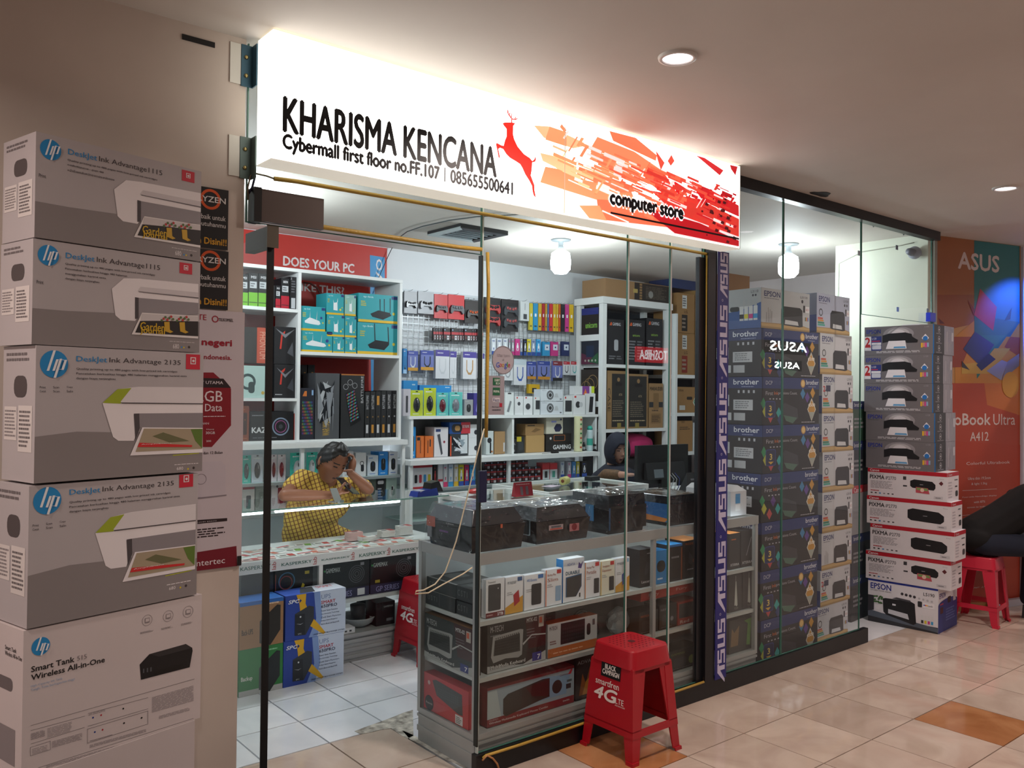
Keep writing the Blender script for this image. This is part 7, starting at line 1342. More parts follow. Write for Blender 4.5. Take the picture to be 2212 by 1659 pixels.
# ---- lit cabinet 2 goods
I2 = 1.65+.045
goods([('ink_set_box', 'white four-bottle ink box with red band at the left of the long lit cabinet', (892, 1005, 934, 1049), 'd4d4d8', lambda F: (F.r(0, 0, .999, .09, 'b02a34'), F.r(0, .9, .999, .999, 'b02a34'), [F.rr(.08+.23*i, .25, .22+.23*i, .6, c, .3) for i, c in enumerate(('1c1c20', 'b83a50', '3a90c8', 'd0c030'))])), ('ink_box', 'narrow black ink box beside the four-bottle box', (936, 1004, 944, 1048), '1c1a1e', st('ink', LB, 'c04040', '7a1c24')), ('ink_box', 'white ink box side with a red tag', (946, 1003, 957, 1047), 'd0d0d6', lambda F: F.r(0, .25, .999, .35, 'b83040'))] +
 [('ink_box', lab, (a0, 1003+k*.3, a1, 1046), c, st('ink', LB, 'e0e4e8', b_)) for k, (a0, a1, c, b_, lab) in enumerate(((958, 967, 'c8ccd4', 'c83a6a', 'white and magenta ink box in the long lit cabinet'), (969, 979, 'c0ccd8', '3a90c8', 'white and cyan ink box in the long lit cabinet'), (981, 990, 'c8c8c0', 'd0a82c', 'white and amber ink box in the long lit cabinet'), (991, 1002, 'c8c02a', '2c4a9a', 'yellow and blue ink box in the long lit cabinet'), (1004, 1013, 'b83060', '2c4a9a', 'magenta and blue ink box in the long lit cabinet'), (1015, 1027, '3a9ad0', '2c4a9a', 'cyan and blue ink box in the long lit cabinet')))], I2, .7955, .08)
gk_ = 'small black and red cartridge cartons stacked in the long lit cabinet'
for r_ in range(3):
    for k in range(9):
        a0 = 1046+13.6*k; y0 = 998+16*r_-k*.3
        if r_ == 0 and k > 6: continue
        zz = (.7955+.056*(2-r_)); pbox('cartridge_box', 'small black and red cartridge carton, %s row, %s from the left' % (('top', 'middle', 'bottom')[r_], ORD[k]), 'box', a0, y0, a0+12.8, y0+15, I2+.012*(2-r_), .06, mat('2a1518', .5), st('cardinks', LB), z=zz, group=gk_); o_ = COL.objects[-1]
        s_ = .0545/max(v.co.z for v in o_.data.vertices); o_.scale.z = s_
goods([('cartridge_box', 'red and white cartridge carton, left of two in the long lit cabinet', (1172, 1000, 1187, 1034), 'c03038', lambda F: (F.r(0, 0, .999, .6, 'c4c8cc'), F.r(.3, .1, .7, .5, '2a2c30'))), ('cartridge_box', 'red and white cartridge carton, right of two in the long lit cabinet', (1188, 1000, 1204, 1034), 'c03038', lambda F: (F.r(0, 0, .999, .6, 'c4c8cc'), F.r(.3, .1, .7, .5, '4a9a8a')))] +
 [('ink_box', lab, (a0, 997, a1, 1031), c, st('ink', LB, 'e0e4e8', b_)) for a0, a1, c, b_, lab in ((1211, 1219, 'b8c4d0', '2c4a9a', 'pale blue ink box right of the cartridge cartons'), (1226, 1234, 'a8a8b4', 'b83a78', 'grey and magenta ink box near the woman'), (1236, 1244, '3a80b8', '2c4a9a', 'blue ink box near the woman'), (1245, 1252, 'b8b03a', '2c4a9a', 'yellow ink box near the woman'), (1257, 1268, '22242a', '2c4a9a', 'black ink box beside the woman'))], I2, .7955, .08)
# ================================================================ white rack with computer cases
RX0, RX1, RY0, RY1 = 3.712, 4.63, 1.745, 2.09
RB = [('post', RX0, RY0, .001, RX0+.05, RY0+.05, 2.33), ('post', RX1-.05, RY0, .001, RX1, RY0+.05, 2.33), ('post', RX0, RY1-.05, .001, RX0+.05, RY1, 2.33), ('post', RX1-.05, RY1-.05, .001, RX1, RY1, 2.33), ('top_board', RX0-.015, RY0-.015, 2.331, RX1+.02, RY1+.015, 2.392)]
for z in (1.757, 1.169, .60): RB.append(('shelf', RX0+.001, RY0+.001, z, RX1-.001, RY1-.001, z+.03))
RB.append(('gap_shade', RX0+.06, RY1+.001, .02, 5.40, RY1+.006, 2.33, mat('22262e', .7))); RB.append(('side_rail', RX0, RY0+.051, 2.0, RX0+.03, RY1-.051, 2.055)); RB.append(('side_rail', RX0, RY0+.051, 1.40, RX0+.03, RY1-.051, 1.45))  # added dark sheet behind both racks, stands in for shade between the boxes
for b in RB[5:8]: pass
RB = [b if b[0] != 'shelf' else ('shelf', RX0+.051, RY0+.001, b[3], RX1-.051, RY1-.001, b[6]) for b in RB]
unit('case_rack', 'white slotted metal rack of computer cases behind the woman', RB, 'rack')
def gam(k): return lambda F: (F.t('GAMING', .30, .86, .78, .93, 'c8c8cc', .02), F.p([(.12, .86), (.26, .86), (.26, .93), (.18, .93)], mat('c8582c')), (F.t('unicorn', .3, .63, .7, .68, '8ab04a', .03) if k else F.rr(.4, .3, .65, .55, 'a8acb0', .3)), F.lines(.1, .1, .5, .55 if k else .2, 7 if k else 2, '7a7c80'), F.lines(.56, .1, .9, .55 if k else .2, 7 if k else 2, '6a6c70'))
for k, (a0, a1, y0, lab) in enumerate(((1312, 1348, 690, 'black gaming case box, left of three on the upper rack shelf'), (1355, 1393, 691, 'black gaming case box, middle of three on the upper rack shelf'), (1396, 1431, 688, 'black gaming case box with peaked flaps, right of three on the upper rack shelf'))):
    pbox('case_box', lab, 'box', a0, y0, a1, 785, RY0+.02, .26, mat('1d1e22', .5), gam(k), z=1.7885)
pbox('case_box', 'brown and black tower case box, left of two on the lower rack shelf', 'box', 1311, 801, 1352, 918, RY0+.02, .26, mat('8f7049', .6), lambda F: (F.r(.25, .03, .97, .95, '232220'), F.c(.6, .85, .08, '8f7049', 8), F.rr(.45, .74, .8, .80, '0e0e0e', .4), F.t('CASE', .04, .3, .18, .7, '2a2018', 0, rot=-90), F.t('ATX', .62, .57, .8, .61, 'a89878', .02), F.lines(.3, .2, .9, .5, 8, '6a6252'), F.lines(.3, .12, .9, .16, 1, 'a89878', ragged=0), F.r(.55, -.0 if 0 else .001, .75, .1, '8a7a3a')), z=1.2)
pbox('case_box', 'brown and black tower case box, right of two on the lower rack shelf', 'box', 1357, 808, 1400, 921, RY0+.02, .26, mat('8f7049', .6), lambda F: (F.r(.03, .03, .92, .96, '232220'), F.c(.5, .87, .08, '8f7049', 8), F.rr(.3, .76, .7, .82, '0e0e0e', .4), F.t('ATX', .5, .57, .68, .61, 'a89878', .02), F.lines(.1, .2, .85, .5, 8, '6a6252'), F.lines(.1, .12, .85, .16, 1, 'a89878', ragged=0), F.r(.35, .001, .55, .1, '8a7a3a')), z=1.2)
pbox('case_box', 'brown case box with round topped panel at the right of the lower rack shelf', 'box', 1402, 828, 1432, 921, RY0+.02, .26, mat('977650', .6), lambda F: (F.t('MARAUDER', .05, .84, .97, .92, '231c14', .03), F.r(0, .46, .999, .58, '24242a'), F.rr(.3, .42, .7, .78, '80623e', .1), F.rr(.15, .1, .85, .32, '80623e', .1), F.lines(.2, .13, .8, .28, 4, '4a3826'), F.lines(.2, .36, .8, .42, 1, '4a3826')), z=1.2)
bm = MB(); e0, e1 = at(1354, 945, Y=1.85).x, at(1410, 945, Y=1.85).x; bm.lathe([(.02, 0), (.10, .03), (.115, .12), (.10, .25), (.07, e1-e0-.02), (.01, e1-e0)], (0, 0, .115), mat('b02460', .8, bump=.6, bscale=14), 18, 'X')
tag(bm.build('cloth_bundle', loc=(e0, 1.90, 1.03-.11)), 'bright pink cloth bundle on the rack behind the monitor', 'cloth')
tag(MB().box(0, 0, 0, .80, .30, .28, mat('191a20', .6)).build('dark_box', loc=(3.77, 1.77, .631)), 'low black box on the lowest rack shelf under the pink bundle', 'box')  # black box added to make the lower rack bay dark
# left face of the rack: cartons seen end on
def rackend(label, z0, z1, c, fr): 
    m = MB(); wd = .22; m.box(-wd/2, 0, 0, wd/2, .05, z1-z0, mat(c, .5)); fr(Face(m, (-wd/2, 0, 0), (wd, 0, 0), (0, 0, z1-z0))); tag(m.build('case_box', loc=(RX0+.006, (RY0+RY1)/2, z0), rz=-PI/2), label, 'box')
rackend('black case box end with rainbow lettering in the rack side', 2.056, 2.30, '17181c', lambda F: (F.t('unicorn', .25, .25, .92, .45, '7ab04a', .04), F.r(0, .75, .999, .999, '1c2c78'))); 
rackend('case box end with red to green glow in the rack side', 1.788, 1.998, '1d2430', lambda F: (F.p([(0, 0), (.999, 0), (.6, .3), (0, .5)], mat('5a2840')), F.p([(.999, 0), (.999, .5), (.4, .1)], mat('2a5a3a')), F.r(.3, .3, .75, .8, '1a2c48'), [F.c(.25+.2*i, .15, .05, 'a8b0a0', 8) for i in range(4)]))
rackend('dark case box end with tan swirls low in the rack side', 1.4515, 1.74, '2c2620', lambda F: ([F.ring(.3+.2*i, .4+.1*i, .3, .03, '8a7048', 20) for i in range(3)],))
rackend('dark brown case box end lowest in the rack side', 1.2, 1.398, '2c221a', lambda F: F.lines(.1, .1, .9, .8, 4, '6a5238'))
p0 = at(1310, 640, Y=1.75)
m = MB(); m.box(-.435, 0, 0, .435, .30, .17, mat('957450', .6)); F = Face(m, (-.435, 0, 0), (.87, 0, 0), (0, 0, .17)); F.r(.44, .03, .999, .97, '262422'); [F.r(.52, .08+.15*i, .56, .19+.15*i, '8f7049') for i in range(6)]; F.lines(.62, .15, .97, .85, 8, '5a5246'); F.c(.7, .4, .04, '8a8a86', 10); F.r(.42, .4, .49, .62, 'b09a58')
tag(m.build('case_box', loc=(4.19, 1.76, 2.393)), 'long brown and black carton lying on top of the white rack', 'box')
# ---- brown cartons further right
unit('side_rack', 'white slotted rack of brown cartons right of the computer cases', [('post', 4.66, 1.70, .001, 4.69, 1.75, 2.3), ('post', 5.33, 1.70, .001, 5.36, 1.75, 2.3), ('shelf', 4.691, 1.70, .93, 5.329, 2.085, .962), ('shelf', 4.691, 1.70, 1.31, 5.329, 2.085, 1.342), ('shelf', 4.691, 1.70, 1.68, 5.329, 2.085, 1.712)], 'rack')
KR = '9c7649'
def lgf(c): return lambda F: (F.r(.30, .62, .56, .95, 'd4d4d2'), F.lines(.33, .66, .53, .9, 4, '4a4a4e'), F.t('LG', .42, .5, .6, .57, '4a2a1c', .02), F.r(.28, .05, .60, .46, c), F.lines(.3, .1, .55, .4, 3, 'a09080'))
pbox('monitor_box', 'upper brown monitor carton with white label and black panel', 'box', 1462, 634, 1500, 718, 1.765, .3, mat(KR, .6), lgf('26221f'), z=2.125)
pbox('monitor_box', 'lower brown monitor carton with white label and red panel', 'box', 1462, 720, 1500, 802, 1.765, .3, mat(KR, .6), lgf('8a2c1c'), z=1.7125)
pbox('cardboard_box', 'tall plain brown carton beside the monitor cartons', 'box', 1501, 628, 1540, 802, 1.78, .3, mat('a8824f', .6), lambda F: (F.r(0, .44, .999, .445, '6a5030'), F.lines(.1, .86, .5, .9, 1, '5a4228')), z=1.7125)
pbox('printer_carton', 'brown carton with a green and white diamond sticker', 'box', 1462, 836, 1517, 884, 1.765, .3, mat(KR, .6), lambda F: (F.t('EPSON', .08, .82, .25, .9, '5a3820', .02), F.rr(.38, .5, .6, .62, '2a2018', .4), F.p([(.62, .4), (.8, .85), (.95, .5), (.78, .08)], mat('cfd8cc')), F.p([(.65, .42), (.8, .78), (.91, .5), (.78, .15)], mat('3a8a5a')), F.p([(.68, .43), (.8, .72), (.88, .5), (.78, .2)], mat('cfd8cc')), F.r(.1, .1, .32, .28, 'c8c8c4')), z=1.3425)
pbox('cardboard_box', 'brown carton on the lowest visible rack shelf beside a white box', 'box', 1461, 909, 1496, 969, 1.74, .28, mat(KR, .6), lambda F: (F.lines(.2, .7, .9, .82, 2, '4a3826'), F.r(.3, .93, .5, .999, '7a5a34')), z=.9625)
pbox('cardboard_box', 'white box on the lowest visible rack shelf', 'box', 1497, 913, 1518, 968, 1.74, .28, mat('c8ccd0', .5), lambda F: F.c(.3, .88, .12, '5a9ac8', 8), z=.9625)
pbox('blue_bag', 'dark blue wrapped bundle on top of the brown cartons', 'bag', 1452, 600, 1540, 627, 1.78, .3, mat('1c3a6a', .35, bump=.5, bscale=12), lambda F: F.c(.62, .7, .05, 'c8c82a', 10), z=at(1496, 629, Y=1.78).z+.01)
# round sticker, card stickers on the corner pane
def sticker(name, label, draw, px0, py0, px1, py1, c, rnd=False):
    a, b = at(px0, (py0+py1)/2, Y=-.9505), at(px1, (py0+py1)/2, Y=-.9505); zt, zb = at((px0+px1)/2, py0, Y=-.9505).z, at((px0+px1)/2, py1, Y=-.9505).z
    m = MB(); wd, h = b.x-a.x, zt-zb; 
    if rnd: m.slab([(wd/2+wd/2*math.cos(2*PI*i/32), 0, h/2+h/2*math.sin(2*PI*i/32)) for i in range(32)], .0012, mat(c, .5))
    else: m.box(0, 0, 0, wd, .0012, h, mat(c, .5))
    draw(Face(m, (0, -.0001, 0), (wd, 0, 0), (0, 0, h))); tag(m.build(name, loc=(a.x, -.9512, zb)), label, 'sticker')
sticker('round_sticker', 'round grey review sticker on the glass right of the hanging rope light', lambda F: (F.ring(.5, .5, .5, .02, '6f6a70', 32), F.t('Ulas kami', .22, .62, .80, .72, '8a8288'), F.t('di', .46, .48, .54, .56, '8a8288'), F.t('G', .18, .24, .32, .42, '3a50a8', .02), F.t('o', .33, .26, .43, .38, 'b04040', .02), F.t('o', .44, .26, .54, .38, 'b08a30', .02), F.t('g', .55, .19, .66, .38, '3a50a8', .02), F.t('l', .67, .26, .70, .44, '3f8a50', .02), F.t('e', .71, .26, .82, .38, 'b04040', .02)), 1063, 747, 1110, 809, '9b949a', True)
sticker('payment_sticker', 'grey card payment sticker with green panels on the corner glass', lambda F: (F.r(.32, .76, .74, .95, '1c5a3c'), F.t('DEBIT', .42, .86, .72, .92, 'd0d8d0', .02), F.t('BCA', .5, .78, .72, .84, 'd0d8d0', .02), F.r(.32, .50, .74, .70, '1c5a3c'), F.t('PRIMA', .36, .57, .70, .63, 'd0d8d0', .02), F.rr(.3, .32, .74, .44, 'c0bcc0', .2), F.t('Flazz', .34, .34, .70, .42, '2a3a6a', .01), F.r(.72, .2, .88, .3, 'a02038'), F.t('Berbagai', .3, .18, .7, .22, '2a2a3a'), F.lines(.3, .1, .86, .15, 1, '3a3a44')), 1052, 812, 1089, 896, '8f8990')
# ================================================================ people
def caps(m, chain, mt, n=12):
    """tapering round limb through points [(p, r), ...] with domed ends, as one closed shell"""
    pts = [Vector(p) for p, r in chain]; rs_ = [r for p, r in chain]
    a = (pts[0]-pts[1]).normalized(); b = (pts[-1]-pts[-2]).normalized()
    P_, R_ = [], []
    for q in (1, .7, .35): P_.append(pts[0]+a*rs_[0]*q*.98); R_.append(rs_[0]*math.sqrt(max(.0004, 1-(q*.98)**2)))
    P_ += pts; R_ += rs_
    for q in (.35, .7, 1): P_.append(pts[-1]+b*rs_[-1]*q*.98); R_.append(rs_[-1]*math.sqrt(max(.0004, 1-(q*.98)**2)))
    m.tube(P_, R_, mt, n)
def ell(m, c, r, mt, rot=None, n=14):
    vs, fs = [], []
    for i in range(n+1):
        t = PI*i/n
        for j in range(n*2):
            p = 2*PI*j/(n*2); v = Vector((r[0]*math.sin(t)*math.cos(p), r[1]*math.sin(t)*math.sin(p), r[2]*math.cos(t)))
            if rot: v = rot @ v
            vs.append(Vector(c)+v)
    N = 2*n
    for i in range(n):
        for j in range(N): fs.append((i*N+j, i*N+(j+1) % N, (i+1)*N+(j+1) % N, (i+1)*N+j)[::-1])
    m.add(vs, fs, mt, True)
def fuse(m, voxel, smooth=4):
    """voxel-fuse the shells of a builder into one continuous skin; returns vertices, faces"""
    o = m.build('tmp'); md = o.modifiers.new('r', 'REMESH'); md.mode = 'VOXEL'; md.voxel_size = voxel
    sm = o.modifiers.new('s', 'SMOOTH'); sm.iterations = smooth; sm.factor = .5
    dg = bpy.context.evaluated_depsgraph_get(); me = bpy.data.meshes.new_from_object(o.evaluated_get(dg))
    v = [p.co.copy() for p in me.vertices]; f = [tuple(p.vertices) for p in me.polygons]
    bpy.data.objects.remove(o); bpy.data.meshes.remove(me); return v, f
def head(m, c, face, up, skin, hair, lips, sc=1.0, scarf=None, down=True, browc=None):
    """head with face: c centre, face the way it looks, up the crown direction"""
    y = Vector(face).normalized(); z = (Vector(up)-y*Vector(up).dot(y)).normalized(); x = y.cross(z)
    R = Matrix((x, y, z)).transposed(); A, Bn = 72, 56; vs = []; inf = []
    g = lambda a, b, s: math.exp(-((a-b)/s)**2)
    for i in range(Bn+1):
        t = PI*i/Bn; zz = math.cos(t); rr_ = math.sin(t)
        for j in range(A):
            lo = -PI+2*PI*j/A; w_, d_, h_ = .073, .093, .118
            if zz < -.1: w_ *= 1-.30*min(1, (-zz-.1)/.8)**1.1
            d = d_*(1 if math.cos(lo) > 0 else .98)
            if zz < -.2 and math.cos(lo) < 0: d *= 1-.35*min(1, (-zz-.2)/.7)
            px_, py_, pz_ = math.sin(lo)*w_*rr_, math.cos(lo)*d*rr_, zz*h_
            al = abs(lo); f_ = 0
            if al < 1.3:
                f_ += .024*g(lo, 0, .13)*(g(zz, -.13, .11)+.55*g(zz, .05, .14))+.006*(g(al, .14, .09))*g(zz, -.17, .07)
                f_ -= .007*g(al, .36, .17)*g(zz, .12, .10); f_ += .004*g(zz, .27, .07)*g(al, .3, .35)
                f_ += .005*g(zz, -.42, .05)*g(lo, 0, .24)+.004*g(zz, -.53, .05)*g(lo, 0, .20)-.003*g(zz, -.475, .02)*g(lo, 0, .24)-.003*g(zz, -.62, .05)*g(lo, 0, .25); f_ += .009*g(zz, -.80, .12)*g(lo, 0, .3)
                f_ += .003*g(al, .62, .2)*g(zz, -.10, .18); f_ -= .004*g(al, .75, .2)*g(zz, -.5, .15)
                f_ += .0035*g(al, .36, .10)*g(zz, .11, .05)
            isface = True
            if hair:
                line = .60 if al < .55 else (.60-.9*(al-.55) if al < 1.15 else (.06 if al < 1.25 else (.06-1.0*(al-1.25) if al < 1.75 else -.44)))
                if zz > line: f_ += .010+.004*math.sin(9*lo+7*zz)*math.sin(13*zz)+(.010 if al < 1.2 and zz > .75 else 0); isface = False
            py_ += f_*max(.2, math.cos(lo)) if al < 1.3 and isface else 0; 
            v = Vector((px_, py_, pz_))
            if not isface: v += Vector((px_, py_, pz_)).normalized()*f_
            vs.append(Vector(c)+R @ (v*sc)); inf.append((lo, zz, isface))
    groups = {}
    for i in range(Bn):
        for j in range(A):
            q = (i*A+j, i*A+(j+1) % A, (i+1)*A+(j+1) % A, (i+1)*A+j); lo, zz, isf = inf[q[0]]; al = abs(lo)
            mt = skin
            if not isf and not inf[q[2]][2]: mt = hair
            elif al < .62 and al > .16 and abs(zz-.27+.08*(al-.36)**2) < .032: mt = browc or hair or '1a1210'
            elif abs(al-.36) < .17 and abs(zz-.11) < (.012 if down else .045): mt = '140d0b'
            elif abs(al-.36) < .2 and not down and abs(zz-.11) < .05: mt = 'b8aca4'
            elif al < .26*(1-abs(zz+.475)/.2) and -.57 < zz < -.39: mt = lips if abs(zz+.475) > .012 else '2a1412'
            groups.setdefault(str(mt), (mt, []))[1].append(q[::-1])
    b0 = len(m.v); first = True
    for k, (mt, fs) in groups.items():
        idx = sorted({i for f in fs for i in f}); mp = {i: n_ for n_, i in enumerate(idx)}
        if first: m.v += vs; first = False
        k_ = m.mi(mt)
        for f in fs: m.f.append([b0+i for i in f]); m.m.append(k_); m.sm.append(True)
    if hair:
        for s_ in (-1, 1): ell(m, Vector(c)+R @ (Vector((s_*.074, -.008, .0))*sc), (.010*sc, .020*sc, .031*sc), skin, R, 8)
    return R
def finger(m, base, dirs, lens, r, mt):
    p = Vector(base); ch = [(p, r)]
    for d, l in zip(dirs, lens): p = p+Vector(d).normalized()*l; ch.append((p, r*.88)); r *= .93
    caps(m, ch, mt, 8)
SK = mat('8a5a42', .45, vary=.06); SKL = mat('6f4034', .45)
def plaid():
    m = bpy.data.materials.new('plaid_shirt'); m.use_nodes = True; nt = m.node_tree; b = nt.nodes['Principled BSDF']; N = nt.nodes.new; L = nt.links.new
    tc = N('ShaderNodeTexCoord'); mp = N('ShaderNodeMapping'); mp.inputs['Rotation'].default_value = (.15, .25, .5); L(tc.outputs['Object'], mp.inputs[0]); sx = N('ShaderNodeSeparateXYZ'); L(mp.outputs[0], sx.inputs[0])
    prev = None
    def stripe(out, freq, wd):
        a = N('ShaderNodeMath'); a.operation = 'MULTIPLY'; a.inputs[1].default_value = freq; L(out, a.inputs[0])
        f = N('ShaderNodeMath'); f.operation = 'FRACT'; L(a.outputs[0], f.inputs[0]); g = N('ShaderNodeMath'); g.operation = 'LESS_THAN'; g.inputs[1].default_value = wd; L(f.outputs[0], g.inputs[0]); return g.outputs[0]
    s1 = stripe(sx.outputs[0], 42, .24); s2 = stripe(sx.outputs[2], 42, .24)
    mx = N('ShaderNodeMix'); mx.data_type = 'RGBA'; mx.inputs[6].default_value = lin('d3b24e'); mx.inputs[7].default_value = lin('7a4a2c'); L(s1, mx.inputs[0])
    m2 = N('ShaderNodeMix'); m2.data_type = 'RGBA'; L(mx.outputs[2], m2.inputs[6]); m2.inputs[7].default_value = lin('6f3f2a')
    h = N('ShaderNodeMath'); h.operation = 'MULTIPLY'; h.inputs[1].default_value = .75; L(s2, h.inputs[0]); L(h.outputs[0], m2.inputs[0]); L(m2.outputs[2], b.inputs['Base Color']); b.inputs['Roughness'].default_value = .8
    n = N('ShaderNodeTexNoise'); n.inputs['Scale'].default_value = 14; bp = N('ShaderNodeBump'); bp.inputs['Strength'].default_value = .5; bp.inputs['Distance'].default_value = .02; L(tc.outputs['Object'], n.inputs[0]); L(n.outputs[0], bp.inputs['Height']); L(bp.outputs[0], b.inputs['Normal'])
    return m
def add_fused(dst, src, voxel, mt, smooth=4):
    v, f = fuse(src, voxel, smooth); dst.add(v, f, mt, True)
# ---- the man leaning on the glass counter
man = empty('person', (.62, 1.2, 0)); MO = Vector((.62, 1.2, 0))
def W(px, py, Y): return at(px, py, Y=Y)
hc = W(716, 1000, .99)
shL, shR = W(652, 1036, 1.10), W(770, 1052, 1.08); elL, elR = W(614, 1079, .84), W(796, 1066, .86); elL.z = .930; elR.z = .928
wrL = W(712, 1072, .77); wrL.z = .922; wrR = W(757, 1022, .885)
pel = W(655, 1170, 1.32); chest = (shL+shR)/2+Vector((0, .03, -.07))
s = MB()
caps(s, [(shL, .045), (shL.lerp(elL, .5), .040), (elL, .034)], SK); caps(s, [(elL, .034), (elL.lerp(wrL, .3), .036), (wrL, .024)], SK)
caps(s, [(shR, .045), (shR.lerp(elR, .5), .039), (elR, .033)], SK); caps(s, [(elR, .033), (elR.lerp(wrR, .35), .034), (wrR, .023)], SK)
caps(s, [(chest+Vector((0, 0, .02)), .06), (chest.lerp(hc, .55)+Vector((0, .02, .01)), .054), (hc+Vector((0, .02, -.05)), .055)], SK)
# hand against the cheek: palm up the side of the face, fingers folded over it
pr = wrR.lerp(hc, .0); d_up = (Vector((hc.x+.10, .91, hc.z-.0))-wrR).normalized()
pc = wrR+d_up*.05; ell(s, pc, (.018, .034, .05), SK, Matrix.Rotation(.25, 3, 'Y'), 8)
side = Vector((-.35, -.75, 0)).normalized()
for k in range(4):
    b = pc+d_up*.03+side*(.028-.019*k); ln = (.034, .038, .036, .028)[k]
    finger(s, b, [d_up+Vector((-.25, 0, 0)), d_up*.35+Vector((-1, -.15, .1)), Vector((-1, -.1, -.45))], [ln, ln*.8, ln*.6], .0088, SK)
finger(s, wrR+d_up*.02+side*.03, [Vector((-.9, -.5, .15)), Vector((-1, -.2, -.1))], [.035, .03], .0095, SK)
# hand holding the phone
ph = wrL+Vector((.075, -.01, .035)); ell(s, wrL+Vector((.045, -.005, .012)), (.046, .032, .020), SK, Matrix.Rotation(-.3, 3, 'Y'), 8)
for k in range(4):
    b = wrL+Vector((.075, .026-.018*k, .012)); ln = (.033, .036, .034, .027)[k]
    finger(s, b, [Vector((1, -.1, .15)), Vector((.55, -.2, .8)), Vector((-.2, -.2, 1))], [ln, ln*.75, ln*.6], .0086, SK)
finger(s, wrL+Vector((.04, -.025, .02)), [Vector((.5, -.3, .8)), Vector((.7, .1, .6))], [.034, .03], .0095, SK)
body = MB(); add_fused(body, s, .0045, SK, 3)
toCam = (CAM-hc).normalized(); fd = Vector((.10, -.86, -.36)); hu = Vector((.20, -.05, 1))
head(body, hc, fd, hu, SK, mat('120e0e', .5), SKL, 1.03)
body.v = [v-MO for v in body.v]; body.build('body', man)
sh = MB(); PL = plaid()
for a, b_ in ((shL, elL), (shR, elR)): caps(sh, [(chest.lerp(a, .6), .085), (a, .066), (a.lerp(b_, .55), .060)], PL)
mid = chest.lerp(pel, .5)+Vector((0, .05, 0))
ell(sh, chest+Vector((0, .03, -.04)), (.17, .12, .14), PL); ell(sh, mid, (.178, .125, .22), PL, Matrix.Rotation(.15, 3, 'Y')); ell(sh, pel+Vector((.03, 0, .05)), (.165, .135, .14), PL)
caps(sh, [(chest, .10), (mid, .12), (pel, .13)], PL)
caps(sh, [(pel+Vector((.1, -.08, .08)), .06), (pel+Vector((.26, -.10, .03)), .035), (pel+Vector((.34, -.08, -.01)), .018)], PL)
v, f = fuse(sh, .007, 6)
o = MB(); o.add([p-MO for p in v], f, PL, True); so = o.build('shirt', man)
o = MB(); cN = chest.lerp(hc, .28)+Vector((0, .01, .0))
for s_ in (-1, 1): o.slab([cN-MO+Vector(q) for q in ((s_*.012, -.085, -.02), (s_*.075, -.075, -.035), (s_*.085, -.02, .03), (s_*.05, -.035, .045))][::s_], .005, PL)
o.build('collar', man)
o = MB(); q = MB(); caps(q, [(pel+Vector((-.05, 0, -.08)), .12), (pel+Vector((.14, -.06, -.09)), .10), (pel+Vector((.40, -.10, -.08)), .085)], BLACK); caps(q, [(pel+Vector((.40, -.10, -.08)), .08), (pel+Vector((.42, -.04, -.45)), .055)], BLACK); caps(q, [(pel+Vector((-.08, 0, -.1)), .11), (pel+Vector((.0, .02, -.5)), .07)], BLACK)
v, f = fuse(q, .012, 4); o.add([p-MO for p in v], f, mat('16171c', .8), True); o.build('trousers', man)
o = MB()
for dx, dy in ((.42, -.06), (.0, .0)):
    c_ = pel+Vector((dx, dy, 0)); c_.z = 0; o.hexa([c_-MO+Vector(t_) for t_ in ((-.05, -.16, .001), (.05, -.16, .001), (.045, .09, .001), (-.045, .09, .001))], [c_-MO+Vector(t_) for t_ in ((-.035, -.12, .05), (.035, -.12, .05), (.04, .08, .09), (-.04, .08, .09))], mat('1a1a1c', .5))
    q = MB(); caps(o, [(c_-MO+Vector((0, .03, .07)), .05), (c_-MO+Vector((.0, .01, pel.z-.42)), .055)], mat('16171c', .8))
o.build('shoes', man)
tag(man, 'man in a yellow and brown checked shirt leaning on the counter, head on his hand', 'person')
st_ = empty('work_stool', (pel.x-.02, pel.y+.02, 0)); m = MB(); m.lathe([(.15, pel.z-.26), (.15, pel.z-.235)], (0, 0, 0), mat('2c2c30', .5), 20); m.build('seat', st_)
for k in range(4): a = PI/4+k*PI/2; MB().tube([(.12*math.cos(a), .12*math.sin(a), .001), (.09*math.cos(a), .09*math.sin(a), pel.z-.262)], .012, mat('4a4c50', .4, .5), 8).build('leg', st_)
tag(st_, 'dark round stool the man sits on behind the counter', 'stool')
m = MB(); m.box(-.038, -.004, -.072, .038, .004, .072, mat('15171a', .2)); m.box(-.035, .0041, -.066, .035, .0045, .066, mat('5a6a78', .2)); ob = m.build('phone', loc=ph+Vector((.035, .002, .012))); ob.rotation_euler = (-.95, .15, .55)
tag(ob, 'dark phone held over the counter glass by the man', 'phone')
p = at(733, 1086, Y=.655); m = MB(); gm = mat('9aa09e', .25, .7)
m.hexa([(-.024, 0, 0), (.024, 0, 0), (.024, .004, 0), (-.024, .004, 0)], [(-.024, .05, .075), (.024, .05, .075), (.024, .054, .075), (-.024, .054, .075)], gm); m.box(-.024, -.004, 0, .024, .07, .003, gm); m.box(-.016, -.022, .0, .016, -.004, .004, gm); m.box(-.016, -.024, 0, .016, -.021, .014, gm)
tag(m.build('phone_stand', loc=(p.x, .66, .8925), rz=.2), 'small metal phone stand on the counter glass in front of the man', 'stand')
